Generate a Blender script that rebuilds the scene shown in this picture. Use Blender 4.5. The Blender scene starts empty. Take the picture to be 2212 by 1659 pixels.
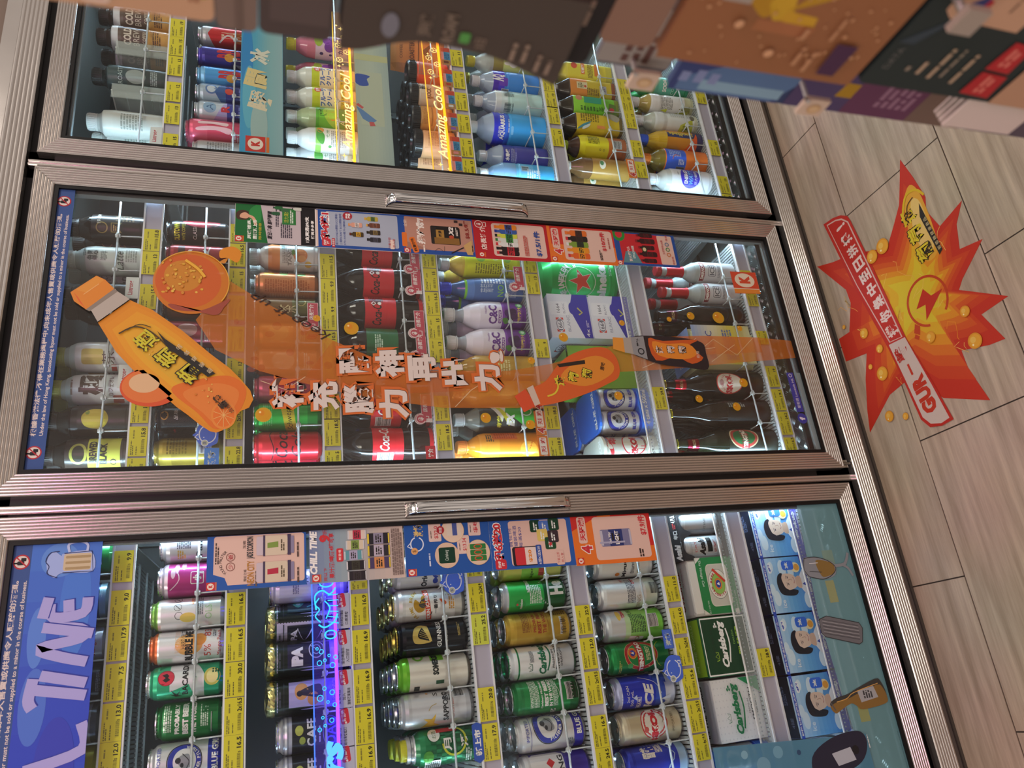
import bpy, bmesh, math, random
from mathutils import Vector, Matrix
random.seed(7)
S = bpy.context.scene
COL = S.collection
PI = math.pi
sin, cos = math.sin, math.cos

# ---------------------------------------------------------------- colours and materials
def lin(h):
    h = h.lstrip('#')
    if len(h) in (3, 4): h = ''.join(c * 2 for c in h)
    v = [int(h[i:i + 2], 16) / 255 for i in range(0, len(h), 2)]
    a = v[3] if len(v) > 3 else 1.0
    return tuple(c / 12.92 if c <= .04045 else ((c + .055) / 1.055) ** 2.4 for c in v[:3]) + (a,)

def new_mat(name):
    m = bpy.data.materials.new(name); m.use_nodes = True
    n = m.node_tree.nodes; n.clear()
    o = n.new('ShaderNodeOutputMaterial')
    return m, n, m.node_tree.links, o

def print_mat(name, rough=.5, metal=0., coat=0., alpha=False, spec=.5, noise=0.):
    m, n, l, o = new_mat(name)
    b = n.new('ShaderNodeBsdfPrincipled'); a = n.new('ShaderNodeVertexColor'); a.layer_name = 'Col'
    b.inputs['Roughness'].default_value = rough; b.inputs['Metallic'].default_value = metal
    b.inputs['Coat Weight'].default_value = coat; b.inputs['Coat Roughness'].default_value = .08
    b.inputs['Specular IOR Level'].default_value = spec
    l.new(a.outputs['Color'], b.inputs['Base Color'])
    if noise:
        t = n.new('ShaderNodeTexNoise'); t.inputs['Scale'].default_value = 60
        r = n.new('ShaderNodeMapRange'); r.inputs['To Min'].default_value = max(.03, rough - noise); r.inputs['To Max'].default_value = rough + noise
        l.new(t.outputs['Fac'], r.inputs['Value']); l.new(r.outputs['Result'], b.inputs['Roughness'])
    if alpha: l.new(a.outputs['Alpha'], b.inputs['Alpha'])
    l.new(b.outputs[0], o.inputs[0])
    return m

M = {}
M['paper'] = print_mat('printed_paper', .55, spec=.3)
M['gloss'] = print_mat('glossy_plastic', .28)
M['satin'] = print_mat('satin_plastic', .45)
M['can'] = print_mat('printed_aluminium', .3, .55, coat=.25, noise=.05)
M['foil'] = print_mat('bare_aluminium', .22, 1., noise=.06)
M['chrome'] = print_mat('chrome', .09, 1.)
M['film'] = print_mat('translucent_film', .35, alpha=True)
M['clear'] = print_mat('clear_drink_bottle', .07, alpha=True)
M['wire'] = print_mat('coated_wire', .3, .2)
M['black'] = print_mat('black_rubber', .45, spec=.3)

def glow_mat(name, strength):
    m, n, l, o = new_mat(name)
    e = n.new('ShaderNodeEmission'); a = n.new('ShaderNodeVertexColor'); a.layer_name = 'Col'
    e.inputs['Strength'].default_value = strength
    l.new(a.outputs['Color'], e.inputs['Color']); l.new(e.outputs[0], o.inputs[0])
    return m
M['tube'] = glow_mat('fluorescent_tube', 72)
M['neon'] = glow_mat('edge_lit_engraving', 1.5)
M['strip'] = glow_mat('violet_led_strip', 26)
M['amber'] = glow_mat('amber_led_strip', 4)

def glass_mat():
    m, n, l, o = new_mat('door_glass')
    t = n.new('ShaderNodeBsdfTransparent'); g = n.new('ShaderNodeBsdfGlossy'); f = n.new('ShaderNodeFresnel'); x = n.new('ShaderNodeMixShader')
    t.inputs[0].default_value = (.965, .985, .975, 1); g.inputs['Roughness'].default_value = .02; f.inputs[0].default_value = 1.4
    ge = n.new('ShaderNodeNewGeometry'); mu = n.new('ShaderNodeMath'); mu.operation = 'MULTIPLY_ADD'; mu.inputs[1].default_value = -1; mu.inputs[2].default_value = 1
    mv = n.new('ShaderNodeMath'); mv.operation = 'MULTIPLY'
    l.new(ge.outputs['Backfacing'], mu.inputs[0]); l.new(f.outputs[0], mv.inputs[0]); l.new(mu.outputs[0], mv.inputs[1])
    l.new(mv.outputs[0], x.inputs[0]); l.new(t.outputs[0], x.inputs[1]); l.new(g.outputs[0], x.inputs[2]); l.new(x.outputs[0], o.inputs[0])
    return m
M['glass'] = glass_mat()

def steel_mat():
    m, n, l, o = new_mat('ribbed_steel')
    b = n.new('ShaderNodeBsdfPrincipled'); b.inputs['Metallic'].default_value = .9; b.inputs['Base Color'].default_value = lin('#cfc9c4')
    tc = n.new('ShaderNodeTexCoord'); t = n.new('ShaderNodeTexNoise'); t.inputs['Scale'].default_value = 9; t.inputs['Detail'].default_value = 4
    r = n.new('ShaderNodeMapRange'); r.inputs['To Min'].default_value = .17; r.inputs['To Max'].default_value = .26
    l.new(tc.outputs['Object'], t.inputs['Vector']); l.new(t.outputs['Fac'], r.inputs['Value']); l.new(r.outputs['Result'], b.inputs['Roughness'])
    l.new(b.outputs[0], o.inputs[0])
    return m
M['steel'] = steel_mat()

def floor_mat():
    m, n, l, o = new_mat('wood_look_floor_tile')
    b = n.new('ShaderNodeBsdfPrincipled'); b.inputs['Roughness'].default_value = .5
    tc = n.new('ShaderNodeTexCoord'); mp = n.new('ShaderNodeMapping'); mp.inputs['Scale'].default_value = (1.6, 26, 1)
    t = n.new('ShaderNodeTexNoise'); t.inputs['Scale'].default_value = 2.2; t.inputs['Detail'].default_value = 8; t.inputs['Roughness'].default_value = .62
    r = n.new('ShaderNodeValToRGB')
    r.color_ramp.elements[0].position = .3; r.color_ramp.elements[0].color = lin('#9d8a76')
    r.color_ramp.elements[1].position = .72; r.color_ramp.elements[1].color = lin('#cdb8a2')
    t2 = n.new('ShaderNodeTexNoise'); t2.inputs['Scale'].default_value = 3.
    mx = n.new('ShaderNodeMix'); mx.data_type = 'RGBA'; mx.blend_type = 'MULTIPLY'; mx.inputs[0].default_value = .25
    bm_ = n.new('ShaderNodeBump'); bm_.inputs['Strength'].default_value = .12; bm_.inputs['Distance'].default_value = .002
    l.new(tc.outputs['Object'], mp.inputs['Vector']); l.new(mp.outputs[0], t.inputs['Vector']); l.new(tc.outputs['Object'], t2.inputs['Vector'])
    l.new(t.outputs['Fac'], r.inputs[0]); l.new(r.outputs[0], mx.inputs[6]); l.new(t2.outputs['Color'], mx.inputs[7])
    l.new(mx.outputs[2], b.inputs['Base Color']); l.new(t.outputs['Fac'], bm_.inputs['Height']); l.new(bm_.outputs[0], b.inputs['Normal'])
    l.new(b.outputs[0], o.inputs[0])
    return m
M['floor'] = floor_mat()

def plain_mat(name, col, rough, metal=0., scale=20, amp=.1):
    m, n, l, o = new_mat(name)
    b = n.new('ShaderNodeBsdfPrincipled'); b.inputs['Metallic'].default_value = metal
    t = n.new('ShaderNodeTexNoise'); t.inputs['Scale'].default_value = scale
    r = n.new('ShaderNodeMapRange'); r.inputs['To Min'].default_value = max(.02, rough - amp); r.inputs['To Max'].default_value = rough + amp
    b.inputs['Base Color'].default_value = lin(col)
    l.new(t.outputs['Fac'], r.inputs['Value']); l.new(r.outputs['Result'], b.inputs['Roughness']); l.new(b.outputs[0], o.inputs[0])
    return m
M['grout'] = plain_mat('dark_grout', '#3a2f28', .8)
M['wallpaint'] = plain_mat('header_panel_paint', '#7c6a5d', .5)
M['tread'] = plain_mat('aluminium_tread_plate', '#b4bcb8', .3, .85)

# ---------------------------------------------------------------- text -> flat triangles, cached
_txt = {}
def text_geo(s, bold=0., shear=0.):
    k = (s, bold, shear)
    if k not in _txt:
        cu = bpy.data.curves.new('lettering', 'FONT'); cu.body = s; cu.size = 1; cu.resolution_u = 2
        cu.offset = bold; cu.shear = shear; cu.align_x = 'CENTER'
        ob = bpy.data.objects.new('lettering', cu)
        me = bpy.data.meshes.new_from_object(ob)
        v = [(p.co.x, p.co.y) for p in me.vertices]; f = [tuple(p.vertices) for p in me.polygons]
        bpy.data.objects.remove(ob); bpy.data.meshes.remove(me); bpy.data.curves.remove(cu)
        if not v: v, f = [(0, 0), (1, 0), (1, 1)], []
        x0 = min(p[0] for p in v); x1 = max(p[0] for p in v); y0 = min(p[1] for p in v); y1 = max(p[1] for p in v)
        w, h = max(x1 - x0, 1e-4), max(y1 - y0, 1e-4)
        _txt[k] = ([((p[0] - x0) / w - .5, (p[1] - y0) / h - .5) for p in v], f, w / h)
    return _txt[k]

def arcpts(cx, cy, rx, ry, a0, a1, n):
    return [(cx + rx * cos(a0 + (a1 - a0) * i / n), cy + ry * sin(a0 + (a1 - a0) * i / n)) for i in range(n + 1)]

def smooth_pts(p, closed=False, n=5):
    out = []; N = len(p)
    for i in range(N if closed else N - 1):
        g = lambda j: p[j % N] if closed else p[min(max(j, 0), N - 1)]
        a, b, c, d = g(i - 1), g(i), g(i + 1), g(i + 2)
        for q in range(n):
            t = q / n
            out.append(tuple(.5 * (2 * b[k] + (c[k] - a[k]) * t + (2 * a[k] - 5 * b[k] + 4 * c[k] - d[k]) * t * t + (3 * b[k] - a[k] - 3 * c[k] + d[k]) * t ** 3) for k in (0, 1)))
    if not closed: out.append(tuple(p[-1]))
    return out

class Art:
    """printed artwork in millimetres: a stack of flat coloured shapes, later laid on a plane or round a bottle"""
    def __init__(s): s.ops = []
    def add(s, v, f, c): s.ops.append((v, f, c if isinstance(c, list) else lin(c))); return s
    def p(s, pts, c): return s.add([tuple(q) for q in pts], [tuple(range(len(pts)))], c)
    def sp(s, pts, c, n=5): return s.p(smooth_pts(pts, True, n), c)
    def r(s, x, y, w, h, c, rad=0, rot=0):
        a, b = w / 2, h / 2
        if rad:
            q = []
            for (sx, sy, a0) in ((1, 1, 0), (-1, 1, PI / 2), (-1, -1, PI), (1, -1, 1.5 * PI)):
                q += arcpts(sx * (a - rad), sy * (b - rad), rad, rad, a0, a0 + PI / 2, 5)
        else: q = [(-a, -b), (a, -b), (a, b), (-a, b)]
        if rot: q = [(u * cos(rot) - v * sin(rot), u * sin(rot) + v * cos(rot)) for u, v in q]
        return s.p([(x + u, y + v) for u, v in q], c)
    def e(s, x, y, rx, ry, c, n=28): return s.p(arcpts(x, y, rx, ry, 0, 2 * PI, n)[:-1], c)
    def ring(s, x, y, rx, ry, t, c, a0=0., a1=2 * PI, n=30):
        o = arcpts(x, y, rx, ry, a0, a1, n); i = arcpts(x, y, rx - t, ry - t, a0, a1, n)
        return s.add(o + i, [(k, k + 1, n + 2 + k, n + 1 + k) for k in range(n)], c)
    def star(s, x, y, r, c, k=5, q=.42, rot=PI / 2): return s.p([(x + (r if i % 2 == 0 else r * q) * cos(rot + i * PI / k), y + (r if i % 2 == 0 else r * q) * sin(rot + i * PI / k)) for i in range(2 * k)], c)
    def t(s, x, y, w, h, text, c, rot=0., b=0., sh=0.):
        v, f, ar = text_geo(text, b, sh)
        if not w: w = h * ar
        if not h: h = w / ar
        q = [(u * w, k * h) for u, k in v]
        if rot: q = [(u * cos(rot) - k * sin(rot), u * sin(rot) + k * cos(rot)) for u, k in q]
        return s.add([(x + u, y + k) for u, k in q], f, c)
    def arct(s, x, y, r, h, text, c, a0, a1, b=0.):
        n = len(text)
        for i, ch in enumerate(text):
            if ch == ' ': continue
            a = a0 + (a1 - a0) * (i + .5) / n
            up = a1 < a0
            s.t(x + r * cos(a), y + r * sin(a), 0, h, ch, c, a - PI / 2 if up else a + PI / 2, b)
        return s
    def line(s, pts, w, c, sm=True, closed=False):
        if sm: pts = smooth_pts(pts, closed, 4)
        if closed: pts = pts + [pts[0]]
        L, R = [], []
        for i in range(len(pts)):
            a = Vector(pts[max(i - 1, 0)]); d = Vector(pts[min(i + 1, len(pts) - 1)]) - a
            if d.length < 1e-9: d = Vector((1, 0))
            d.normalize(); nx, ny = -d.y * w / 2, d.x * w / 2
            L.append((pts[i][0] + nx, pts[i][1] + ny)); R.append((pts[i][0] - nx, pts[i][1] - ny))
        n = len(pts)
        return s.add(L + R, [(k, k + 1, n + k + 1, n + k) for k in range(n - 1)], c)
    def small(s, x, y, w, h, n, c, seed=1, fill=.62):
        """rows of print too small to read"""
        rg = random.Random(seed); v, f = [], []
        for i in range(n):
            yy = y + h / 2 - h * (i + .5) / n; u = -w / 2; t = h / n * fill / 2; end = w / 2 * (1 if i < n - 1 else rg.uniform(.2, .9))
            while u < end:
                k = min(rg.uniform(.5, 2.4) * h / n, end - u)
                b = len(v); v += [(x + u, yy - t), (x + u + k, yy - t), (x + u + k, yy + t), (x + u, yy + t)]; f.append((b, b + 1, b + 2, b + 3)); u += k + h / n * .3
        return s.add(v, f, c)
    def bars(s, x, y, w, h, vert=False, c='#1a1a1a', bg='#f2f2f0', seed=3):
        rg = random.Random(seed)
        if bg: s.r(x, y, w + 2, h + 2, bg)
        v, f = [], []; u = 0; L = h if vert else w
        while u < L - .3:
            k = rg.choice((.35, .5, .8)) * L / 24; b = len(v); k = min(k, L - u)
            if vert: q = [(x - w / 2, y - h / 2 + u), (x + w / 2, y - h / 2 + u), (x + w / 2, y - h / 2 + u + k), (x - w / 2, y - h / 2 + u + k)]
            else: q = [(x - w / 2 + u, y - h / 2), (x - w / 2 + u + k, y - h / 2), (x - w / 2 + u + k, y + h / 2), (x - w / 2 + u, y + h / 2)]
            v += q; f.append((b, b + 1, b + 2, b + 3)); u += k + rg.choice((.35, .6, .9)) * L / 24
        return s.add(v, f, c)
    def grad(s, x, y, w, h, cols, vert=True):
        n = 6 * (len(cols) - 1); c = [lin(k) for k in cols]
        for i in range(n):
            t = (i + .5) / n * (len(cols) - 1); k = min(int(t), len(cols) - 2); u = t - k
            cc = [tuple(c[k][j] * (1 - u) + c[k + 1][j] * u for j in range(4))]
            if vert: q = [(x - w / 2, y + h / 2 - h * i / n), (x - w / 2, y + h / 2 - h * (i + 1) / n), (x + w / 2, y + h / 2 - h * (i + 1) / n), (x + w / 2, y + h / 2 - h * i / n)]
            else: q = [(x - w / 2 + w * i / n, y - h / 2), (x - w / 2 + w * (i + 1) / n, y - h / 2), (x - w / 2 + w * (i + 1) / n, y + h / 2), (x - w / 2 + w * i / n, y + h / 2)]
            s.add(q, [(0, 1, 2, 3)], cc)
        return s
    def sy(s, k, kx=1.):
        s.ops = [([(a * kx, b * k) for a, b in v], f, c) for v, f, c in s.ops]
        return s
    def put(s, o, x=0, y=0, k=1., rot=0.):
        """paste another artwork"""
        for v, f, c in o.ops:
            s.ops.append(([(x + k * (a * cos(rot) - b * sin(rot)), y + k * (a * sin(rot) + b * cos(rot))) for a, b in v], f, c))
        return s

def clip_art(art, x0, x1, y0, y1):
    out = Art()
    for v, f, c in art.ops:
        bm = bmesh.new(); vs = [bm.verts.new((a, b, 0)) for a, b in v]
        for q in f:
            try: bm.faces.new([vs[i] for i in q])
            except ValueError: pass
        for co, no in (((x0, 0, 0), (-1, 0, 0)), ((x1, 0, 0), (1, 0, 0)), ((0, y0, 0), (0, -1, 0)), ((0, y1, 0), (0, 1, 0))):
            bmesh.ops.bisect_plane(bm, geom=bm.verts[:] + bm.edges[:] + bm.faces[:], plane_co=co, plane_no=no, clear_outer=True)
        bm.verts.index_update()
        if bm.faces: out.ops.append(([(w.co.x, w.co.y) for w in bm.verts], [tuple(w.index for w in q.verts) for q in bm.faces], c))
        bm.free()
    return out

class MB:
    """collects coloured faces, builds ONE mesh object"""
    def __init__(s): s.v, s.f, s.c, s.m, s.sm = [], [], [], [], []
    def add(s, v, f, c='#ffffff', m=0, smooth=False):
        b = len(s.v); s.v += [tuple(q) for q in v]
        cc = c if isinstance(c, tuple) else lin(c)
        for q in f: s.f.append(tuple(b + i for i in q)); s.c.append(cc); s.m.append(m); s.sm.append(smooth)
        return s
    def box(s, x0, x1, y0, y1, z0, z1, c='#ffffff', m=0):
        v = [(x, y, z) for x in (x0, x1) for y in (y0, y1) for z in (z0, z1)]
        return s.add(v, [(0, 1, 3, 2), (4, 6, 7, 5), (0, 4, 5, 1), (2, 3, 7, 6), (0, 2, 6, 4), (1, 5, 7, 3)], c, m)
    def cbox(s, x, y, z, w, d, h, c='#ffffff', m=0): return s.box(x - w / 2, x + w / 2, y - d / 2, y + d / 2, z - h / 2, z + h / 2, c, m)
    def rbox(s, x0, x1, y0, y1, z0, z1, r, c, m=0, seg=3):
        """box with rounded vertical edges"""
        q = []
        for (sx, sy, a0) in ((1, 1, 0), (-1, 1, PI / 2), (-1, -1, PI), (1, -1, 1.5 * PI)):
            q += arcpts((x1 - r if sx > 0 else x0 + r), (y1 - r if sy > 0 else y0 + r), r, r, a0, a0 + PI / 2, seg)
        n = len(q); v = [(a, b, z0) for a, b in q] + [(a, b, z1) for a, b in q]
        return s.add(v, [tuple(range(n))[::-1], tuple(range(n, 2 * n))] + [(i, (i + 1) % n, n + (i + 1) % n, n + i) for i in range(n)], c, m)
    def lathe(s, prof, n=32, m=0, o=(0, 0, 0), cap0=True, cap1=True, default='#ffffff'):
        """prof: (z, r[, colour of the band above])"""
        P_ = [(z, r) for z, r, *_ in prof]; v = []
        for z, r in P_: v += [(o[0] + r * cos(2 * PI * i / n), o[1] + r * sin(2 * PI * i / n), o[2] + z) for i in range(n)]
        cur = default
        for k in range(len(P_) - 1):
            if len(prof[k]) > 2: cur = prof[k][2]
            s.add([], [], cur)
            b = len(s.v); s.v += v[k * n:(k + 2) * n]
            for i in range(n):
                s.f.append((b + i, b + (i + 1) % n, b + n + (i + 1) % n, b + n + i)); s.c.append(lin(cur)); s.m.append(m); s.sm.append(True)
        if cap0: s.add(v[:n], [tuple(range(n))[::-1]], prof[0][2] if len(prof[0]) > 2 else cur, m)
        if cap1: s.add(v[-n:], [tuple(range(n))], cur, m)
        return s
    def tube(s, pts, r, c='#ffffff', m=0, n=6, closed=False):
        P_ = [Vector(p) for p in pts]; v = []; N = len(P_); up = Vector((.13, .31, .94))
        for i in range(N):
            d = (P_[min(i + 1, N - 1)] - P_[max(i - 1, 0)]) if not closed else (P_[(i + 1) % N] - P_[i - 1])
            d.normalize(); a = d.cross(up if abs(d.dot(up)) < .95 else Vector((1, 0, 0))).normalized(); b = d.cross(a)
            v += [P_[i] + (a * cos(2 * PI * k / n) + b * sin(2 * PI * k / n)) * r for k in range(n)]
        f = [(i * n + k, i * n + (k + 1) % n, ((i + 1) % N) * n + (k + 1) % n, ((i + 1) % N) * n + k) for i in range(N if closed else N - 1) for k in range(n)]
        if not closed: f += [tuple(range(n))[::-1], tuple(range((N - 1) * n, N * n))]
        return s.add(v, f, c, m, True)
    def art(s, art, fn, m=0, maxw=None, off=.00004, maxh=None, base=.0003):
        """lay artwork down: fn(x, y, height above surface) with x, y in metres"""
        for k, (v, f, c) in enumerate(art.ops):
            h = base + off * k
            if maxw or maxh:
                bm = bmesh.new(); vs = [bm.verts.new((a, b, 0)) for a, b in v]
                for q in f:
                    try: bm.faces.new([vs[i] for i in q])
                    except ValueError: pass
                if maxw:
                    x0 = min(q[0] for q in v); x1 = max(q[0] for q in v)
                    for j in range(math.floor(x0 / maxw), math.ceil(x1 / maxw) + 1):
                        if x0 < j * maxw < x1: bmesh.ops.bisect_plane(bm, geom=bm.verts[:] + bm.edges[:] + bm.faces[:], plane_co=(j * maxw, 0, 0), plane_no=(1, 0, 0))
                if maxh:
                    x0 = min(q[1] for q in v); x1 = max(q[1] for q in v)
                    for j in range(math.floor(x0 / maxh), math.ceil(x1 / maxh) + 1):
                        if x0 < j * maxh < x1: bmesh.ops.bisect_plane(bm, geom=bm.verts[:] + bm.edges[:] + bm.faces[:], plane_co=(0, j * maxh, 0), plane_no=(0, 1, 0))
                bm.verts.index_update()
                v = [(w.co.x, w.co.y) for w in bm.verts]; f = [tuple(w.index for w in q.verts) for q in bm.faces]; bm.free()
            v3 = [fn(a * .001, b * .001, h) for a, b in v]
            if isinstance(c, list):
                if len(c) == 1: s.add(v3, f, c[0], m)
                else:
                    for q, cc in zip(f, c): s.add([v3[i] for i in q], [tuple(range(len(q)))], cc, m)
            else: s.add(v3, f, c, m)
        return s
    def mesh(s, name, mats):
        me = bpy.data.meshes.new(name); me.from_pydata(s.v, [], s.f)
        for k in (mats if isinstance(mats, (list, tuple)) else [mats]): me.materials.append(M[k])
        me.polygons.foreach_set('material_index', s.m); me.polygons.foreach_set('use_smooth', s.sm)
        at = me.color_attributes.new('Col', 'FLOAT_COLOR', 'CORNER'); buf = []
        for p, c in zip(s.f, s.c): buf += list(c) * len(p)
        if len(buf) == 4 * len(me.loops): at.data.foreach_set('color', buf)
        me.update()
        return me
    def build(s, name, mats, parent=None):
        o = bpy.data.objects.new(name, s.mesh(name, mats)); COL.objects.link(o)
        if parent: o.parent = parent
        return o

USED = {}
def tag(o, label, cat, group=None):
    if label in USED: print('DUPLABEL', label)
    USED[label] = 1
    o['label'] = label; o['category'] = cat
    if group: o['group'] = group
    return o
def empty(name, loc=(0, 0, 0), rz=0.):
    o = bpy.data.objects.new(name, None); COL.objects.link(o); o.location = loc; o.rotation_euler = (0, 0, rz); o.empty_display_size = .02
    return o
def copy_tree(o, parent=None):
    c = o.copy(); COL.objects.link(c)
    if parent: c.parent = parent
    for ch in list(o.children): copy_tree(ch, c)
    return c
flat = lambda x0, y, z0: (lambda a, b, h: (x0 + a, y - h, z0 + b))        # upright sheet facing the shopper
# ---------------------------------------------------------------- drinks: one builder per kind of container
def banded(prof, bands):
    """insert colour bands [(z_mm, colour)] into a profile [(z_mm, r_mm)]"""
    zs = sorted(set([z for z, r in prof] + [z for z, c in bands]))
    def rad(z):
        for (a, ra), (b, rb) in zip(prof, prof[1:]):
            if a <= z <= b: return ra + (rb - ra) * ((z - a) / (b - a) if b > a else 0)
        return prof[-1][1] if z > prof[-1][0] else prof[0][1]
    out = []; bi = sorted(bands)
    for z in zs:
        c = [k for q, k in bi if q <= z + 1e-6]
        out.append((z * .001, rad(z) * .001, c[-1] if c else '#cccccc'))
    return out
def wrap(prof, sq=0):
    def rad(z):
        z *= 1000
        for (a, ra), (b, rb) in zip(prof, prof[1:]):
            if a <= z <= b: return (ra + (rb - ra) * ((z - a) / (b - a) if b > a else 0)) * .001
        return prof[-1][1] * .001
    def fn(a, b, h):
        r = rad(b)
        if sq: return (a, -r - h, b)
        t = a / r; r += h
        return (r * sin(t), -r * cos(t), b)
    return fn

def can_prof(H, r):
    n = r * .80
    return [(0, r * .70), (1.5, r * .76), (9, r), (H - 19, r), (H - 12, r * .955), (H - 7, n), (H - 4.5, n - .4), (H - 2.5, n + 1), (H - .4, n + 1)]
def make_can(name, H, r, bands, art, lid='#cfd2d6', rim=None, metal=True):
    root = empty(name)
    pr = can_prof(H, r); mb = MB()
    mb.lathe(banded(pr, bands), 36, cap1=False)
    if art: mb.art(art, wrap(pr), 0, maxw=r * .2, maxh=9 if H < 60 else None)
    mb.build('body', 'can' if metal else 'gloss', root)
    n = (r * .80) * .001; h = H * .001; l = MB()
    rc = rim or lid
    l.lathe([(h - .0045, n - .0004, rc), (h - .002, n + .0013), (h, n + .0011), (h + .0002, n - .0004), (h - .0045, n - .0022, lid), (h - .005, n - .006), (h - .0045, .001)], 28, cap0=False)
    lo = l.build('lid', 'foil', root)
    t = MB(); t.rbox(-.0075, .0075, -.010, .006, h - .0046, h - .0034, .006, lid); t.lathe([(h - .0034, .0035, lid), (h - .0026, .003)], 10, o=(0, -.001, 0))
    t.build('pull_tab', 'foil', lo)
    return root

def sq_lathe(mb, prof, sq, n=40, m=0):
    v = []
    for z, r, *_ in prof:
        for i in range(n):
            a = 2 * PI * i / n; k = r / ((abs(cos(a)) ** sq + abs(sin(a)) ** sq) ** (1 / sq)); v.append((k * cos(a), k * sin(a), z))
    for k in range(len(prof) - 1):
        mb.add(v[k * n:(k + 2) * n], [(i, (i + 1) % n, n + (i + 1) % n, n + i) for i in range(n)], prof[k][2], m, True)
    mb.add(v[:n], [tuple(range(n))[::-1]], prof[0][2], m)

def make_bottle(name, prof, bands, cap, lab=None, art=None, sq=0, capname='cap', body='clear', labmat='gloss', crown=False, extra=None):
    """cap = (r, h, colour); lab = (z0, z1, [(z, colour)]) a printed sleeve just outside the body"""
    root = empty(name); mb = MB(); b = banded(prof, bands)
    if sq: sq_lathe(mb, b, sq)
    else: mb.lathe(b, 36)
    mb.build('body', body, root)
    top = prof[-1][0]
    r, h, c = cap; k = MB()
    if crown:
        pts = []; n = 42
        for z, rr in ((top - 5, r), (top - 1, r * .96), (top, r * .7)):
            pts.append((z, rr))
        v = []
        for j, (z, rr) in enumerate(pts):
            for i in range(n): q = rr * (1 + (.07 if i % 2 and j == 0 else 0)); v.append((q * cos(2 * PI * i / n) * .001, q * sin(2 * PI * i / n) * .001, z * .001))
        k.add(v, [(a * n + i, a * n + (i + 1) % n, (a + 1) * n + (i + 1) % n, (a + 1) * n + i) for a in range(2) for i in range(n)] + [tuple(range(2 * n, 3 * n))], c, 0, True)
    else:
        z0 = top - h * .55
        k.lathe([(z0 * .001, r * .00098, c), ((z0 + h - 1.5) * .001, r * .001), ((z0 + h) * .001, (r - 1.6) * .001)], 28)
        for i in range(28):
            a = 2 * PI * i / 28; k.cbox(r * .001 * cos(a), r * .001 * sin(a), (z0 + h * .45) * .001, .0011, .0011, h * .0007, c)
        k.lathe([((z0 - 3.2) * .001, r * .00104, c), ((z0 - .6) * .001, r * .00104)], 28)
    k.build(capname, 'foil' if crown else 'satin', root)
    if lab:
        z0, z1, lb = lab
        pl = [(z, rr + .35) for z, rr, *_ in [(a[0] * 1000, a[1] * 1000) for a in banded(prof, [(z0, '#000'), (z1, '#000')])] if z0 - 1e-6 <= z <= z1 + 1e-6]
        l = MB(); bb = banded(pl, lb)
        if sq: sq_lathe(l, bb, sq)
        else: l.lathe(bb, 36, cap0=False, cap1=False)
        if art: l.art(art, wrap(pl, sq), 0, maxw=None if sq else 6, maxh=None if len(pl) < 3 else 8)
        l.build('label', labmat, root)
    if extra: extra(root)
    return root

PET = lambda H=205, r=32, neck=60, w=0: [(0, r * .80), (3, r * .95), (9, r), (H * .28, r - w * .5), (H * .42, r - w), (H * .56, r - w * .3), (H - neck - 10, r), (H - neck + 4, r * .93), (H - neck + 18, r * .70), (H - 26, 15), (H - 18, 13.2), (H - 1, 13)]
def box_carton(name, w, d, h, c, faces, parts=None, chamfer=.006, mat='paper'):
    """faces: dict front/top/left/right -> artwork drawn from the face centre"""
    root = empty(name); mb = MB(); k = chamfer
    q = [(-w / 2 + k, 0), (w / 2 - k, 0), (w / 2, k), (w / 2, d - k), (w / 2 - k, d), (-w / 2 + k, d), (-w / 2, d - k), (-w / 2, k)]
    n = 8; v = [(a, b, 0) for a, b in q] + [(a, b, h - k * .5) for a, b in q] + [(a * (1 - 2 * k / w), k + b * (1 - 2 * k / d), h) for a, b in q]
    mb.add(v, [tuple(range(n))[::-1]] + [(j * n + i, j * n + (i + 1) % n, (j + 1) * n + (i + 1) % n, (j + 1) * n + i) for j in (0, 1) for i in range(n)] + [tuple(range(2 * n, 3 * n))], c)
    F = {'front': lambda a, b, g: (a, -g, h / 2 + b), 'top': lambda a, b, g: (a, d / 2 + b, h + g),
         'left': lambda a, b, g: (-w / 2 - g, d / 2 - a, h / 2 + b), 'right': lambda a, b, g: (w / 2 + g, d / 2 + a, h / 2 + b)}
    for f, art in faces.items(): mb.art(art, F[f])
    mb.build('carton', mat, root)
    if parts: parts(root)
    return root

SKU = {}
def sku(key, name, desc, cat, fn): SKU[key] = [name, desc, cat, fn, None, 0]

W_, K_, G_, R_, B_ = '#f2f2ee', '#17171b', '#0f7a3c', '#c8202c', '#2436b0'
def can(key, desc, H, r, bands, art=None, lid='#c9cdd2', rim=None, name='drink_can'):
    k = {168: .90, 158: .935, 150: .92}.get(H, 1.) if r > 30 else 1.
    sku(key, name, desc, 'can', lambda: make_can(name, H * k, r, [(z * k, c) for z, c in bands], art.sy(k) if art else None, lid, rim))
BEER = 'beer_can'
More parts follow.
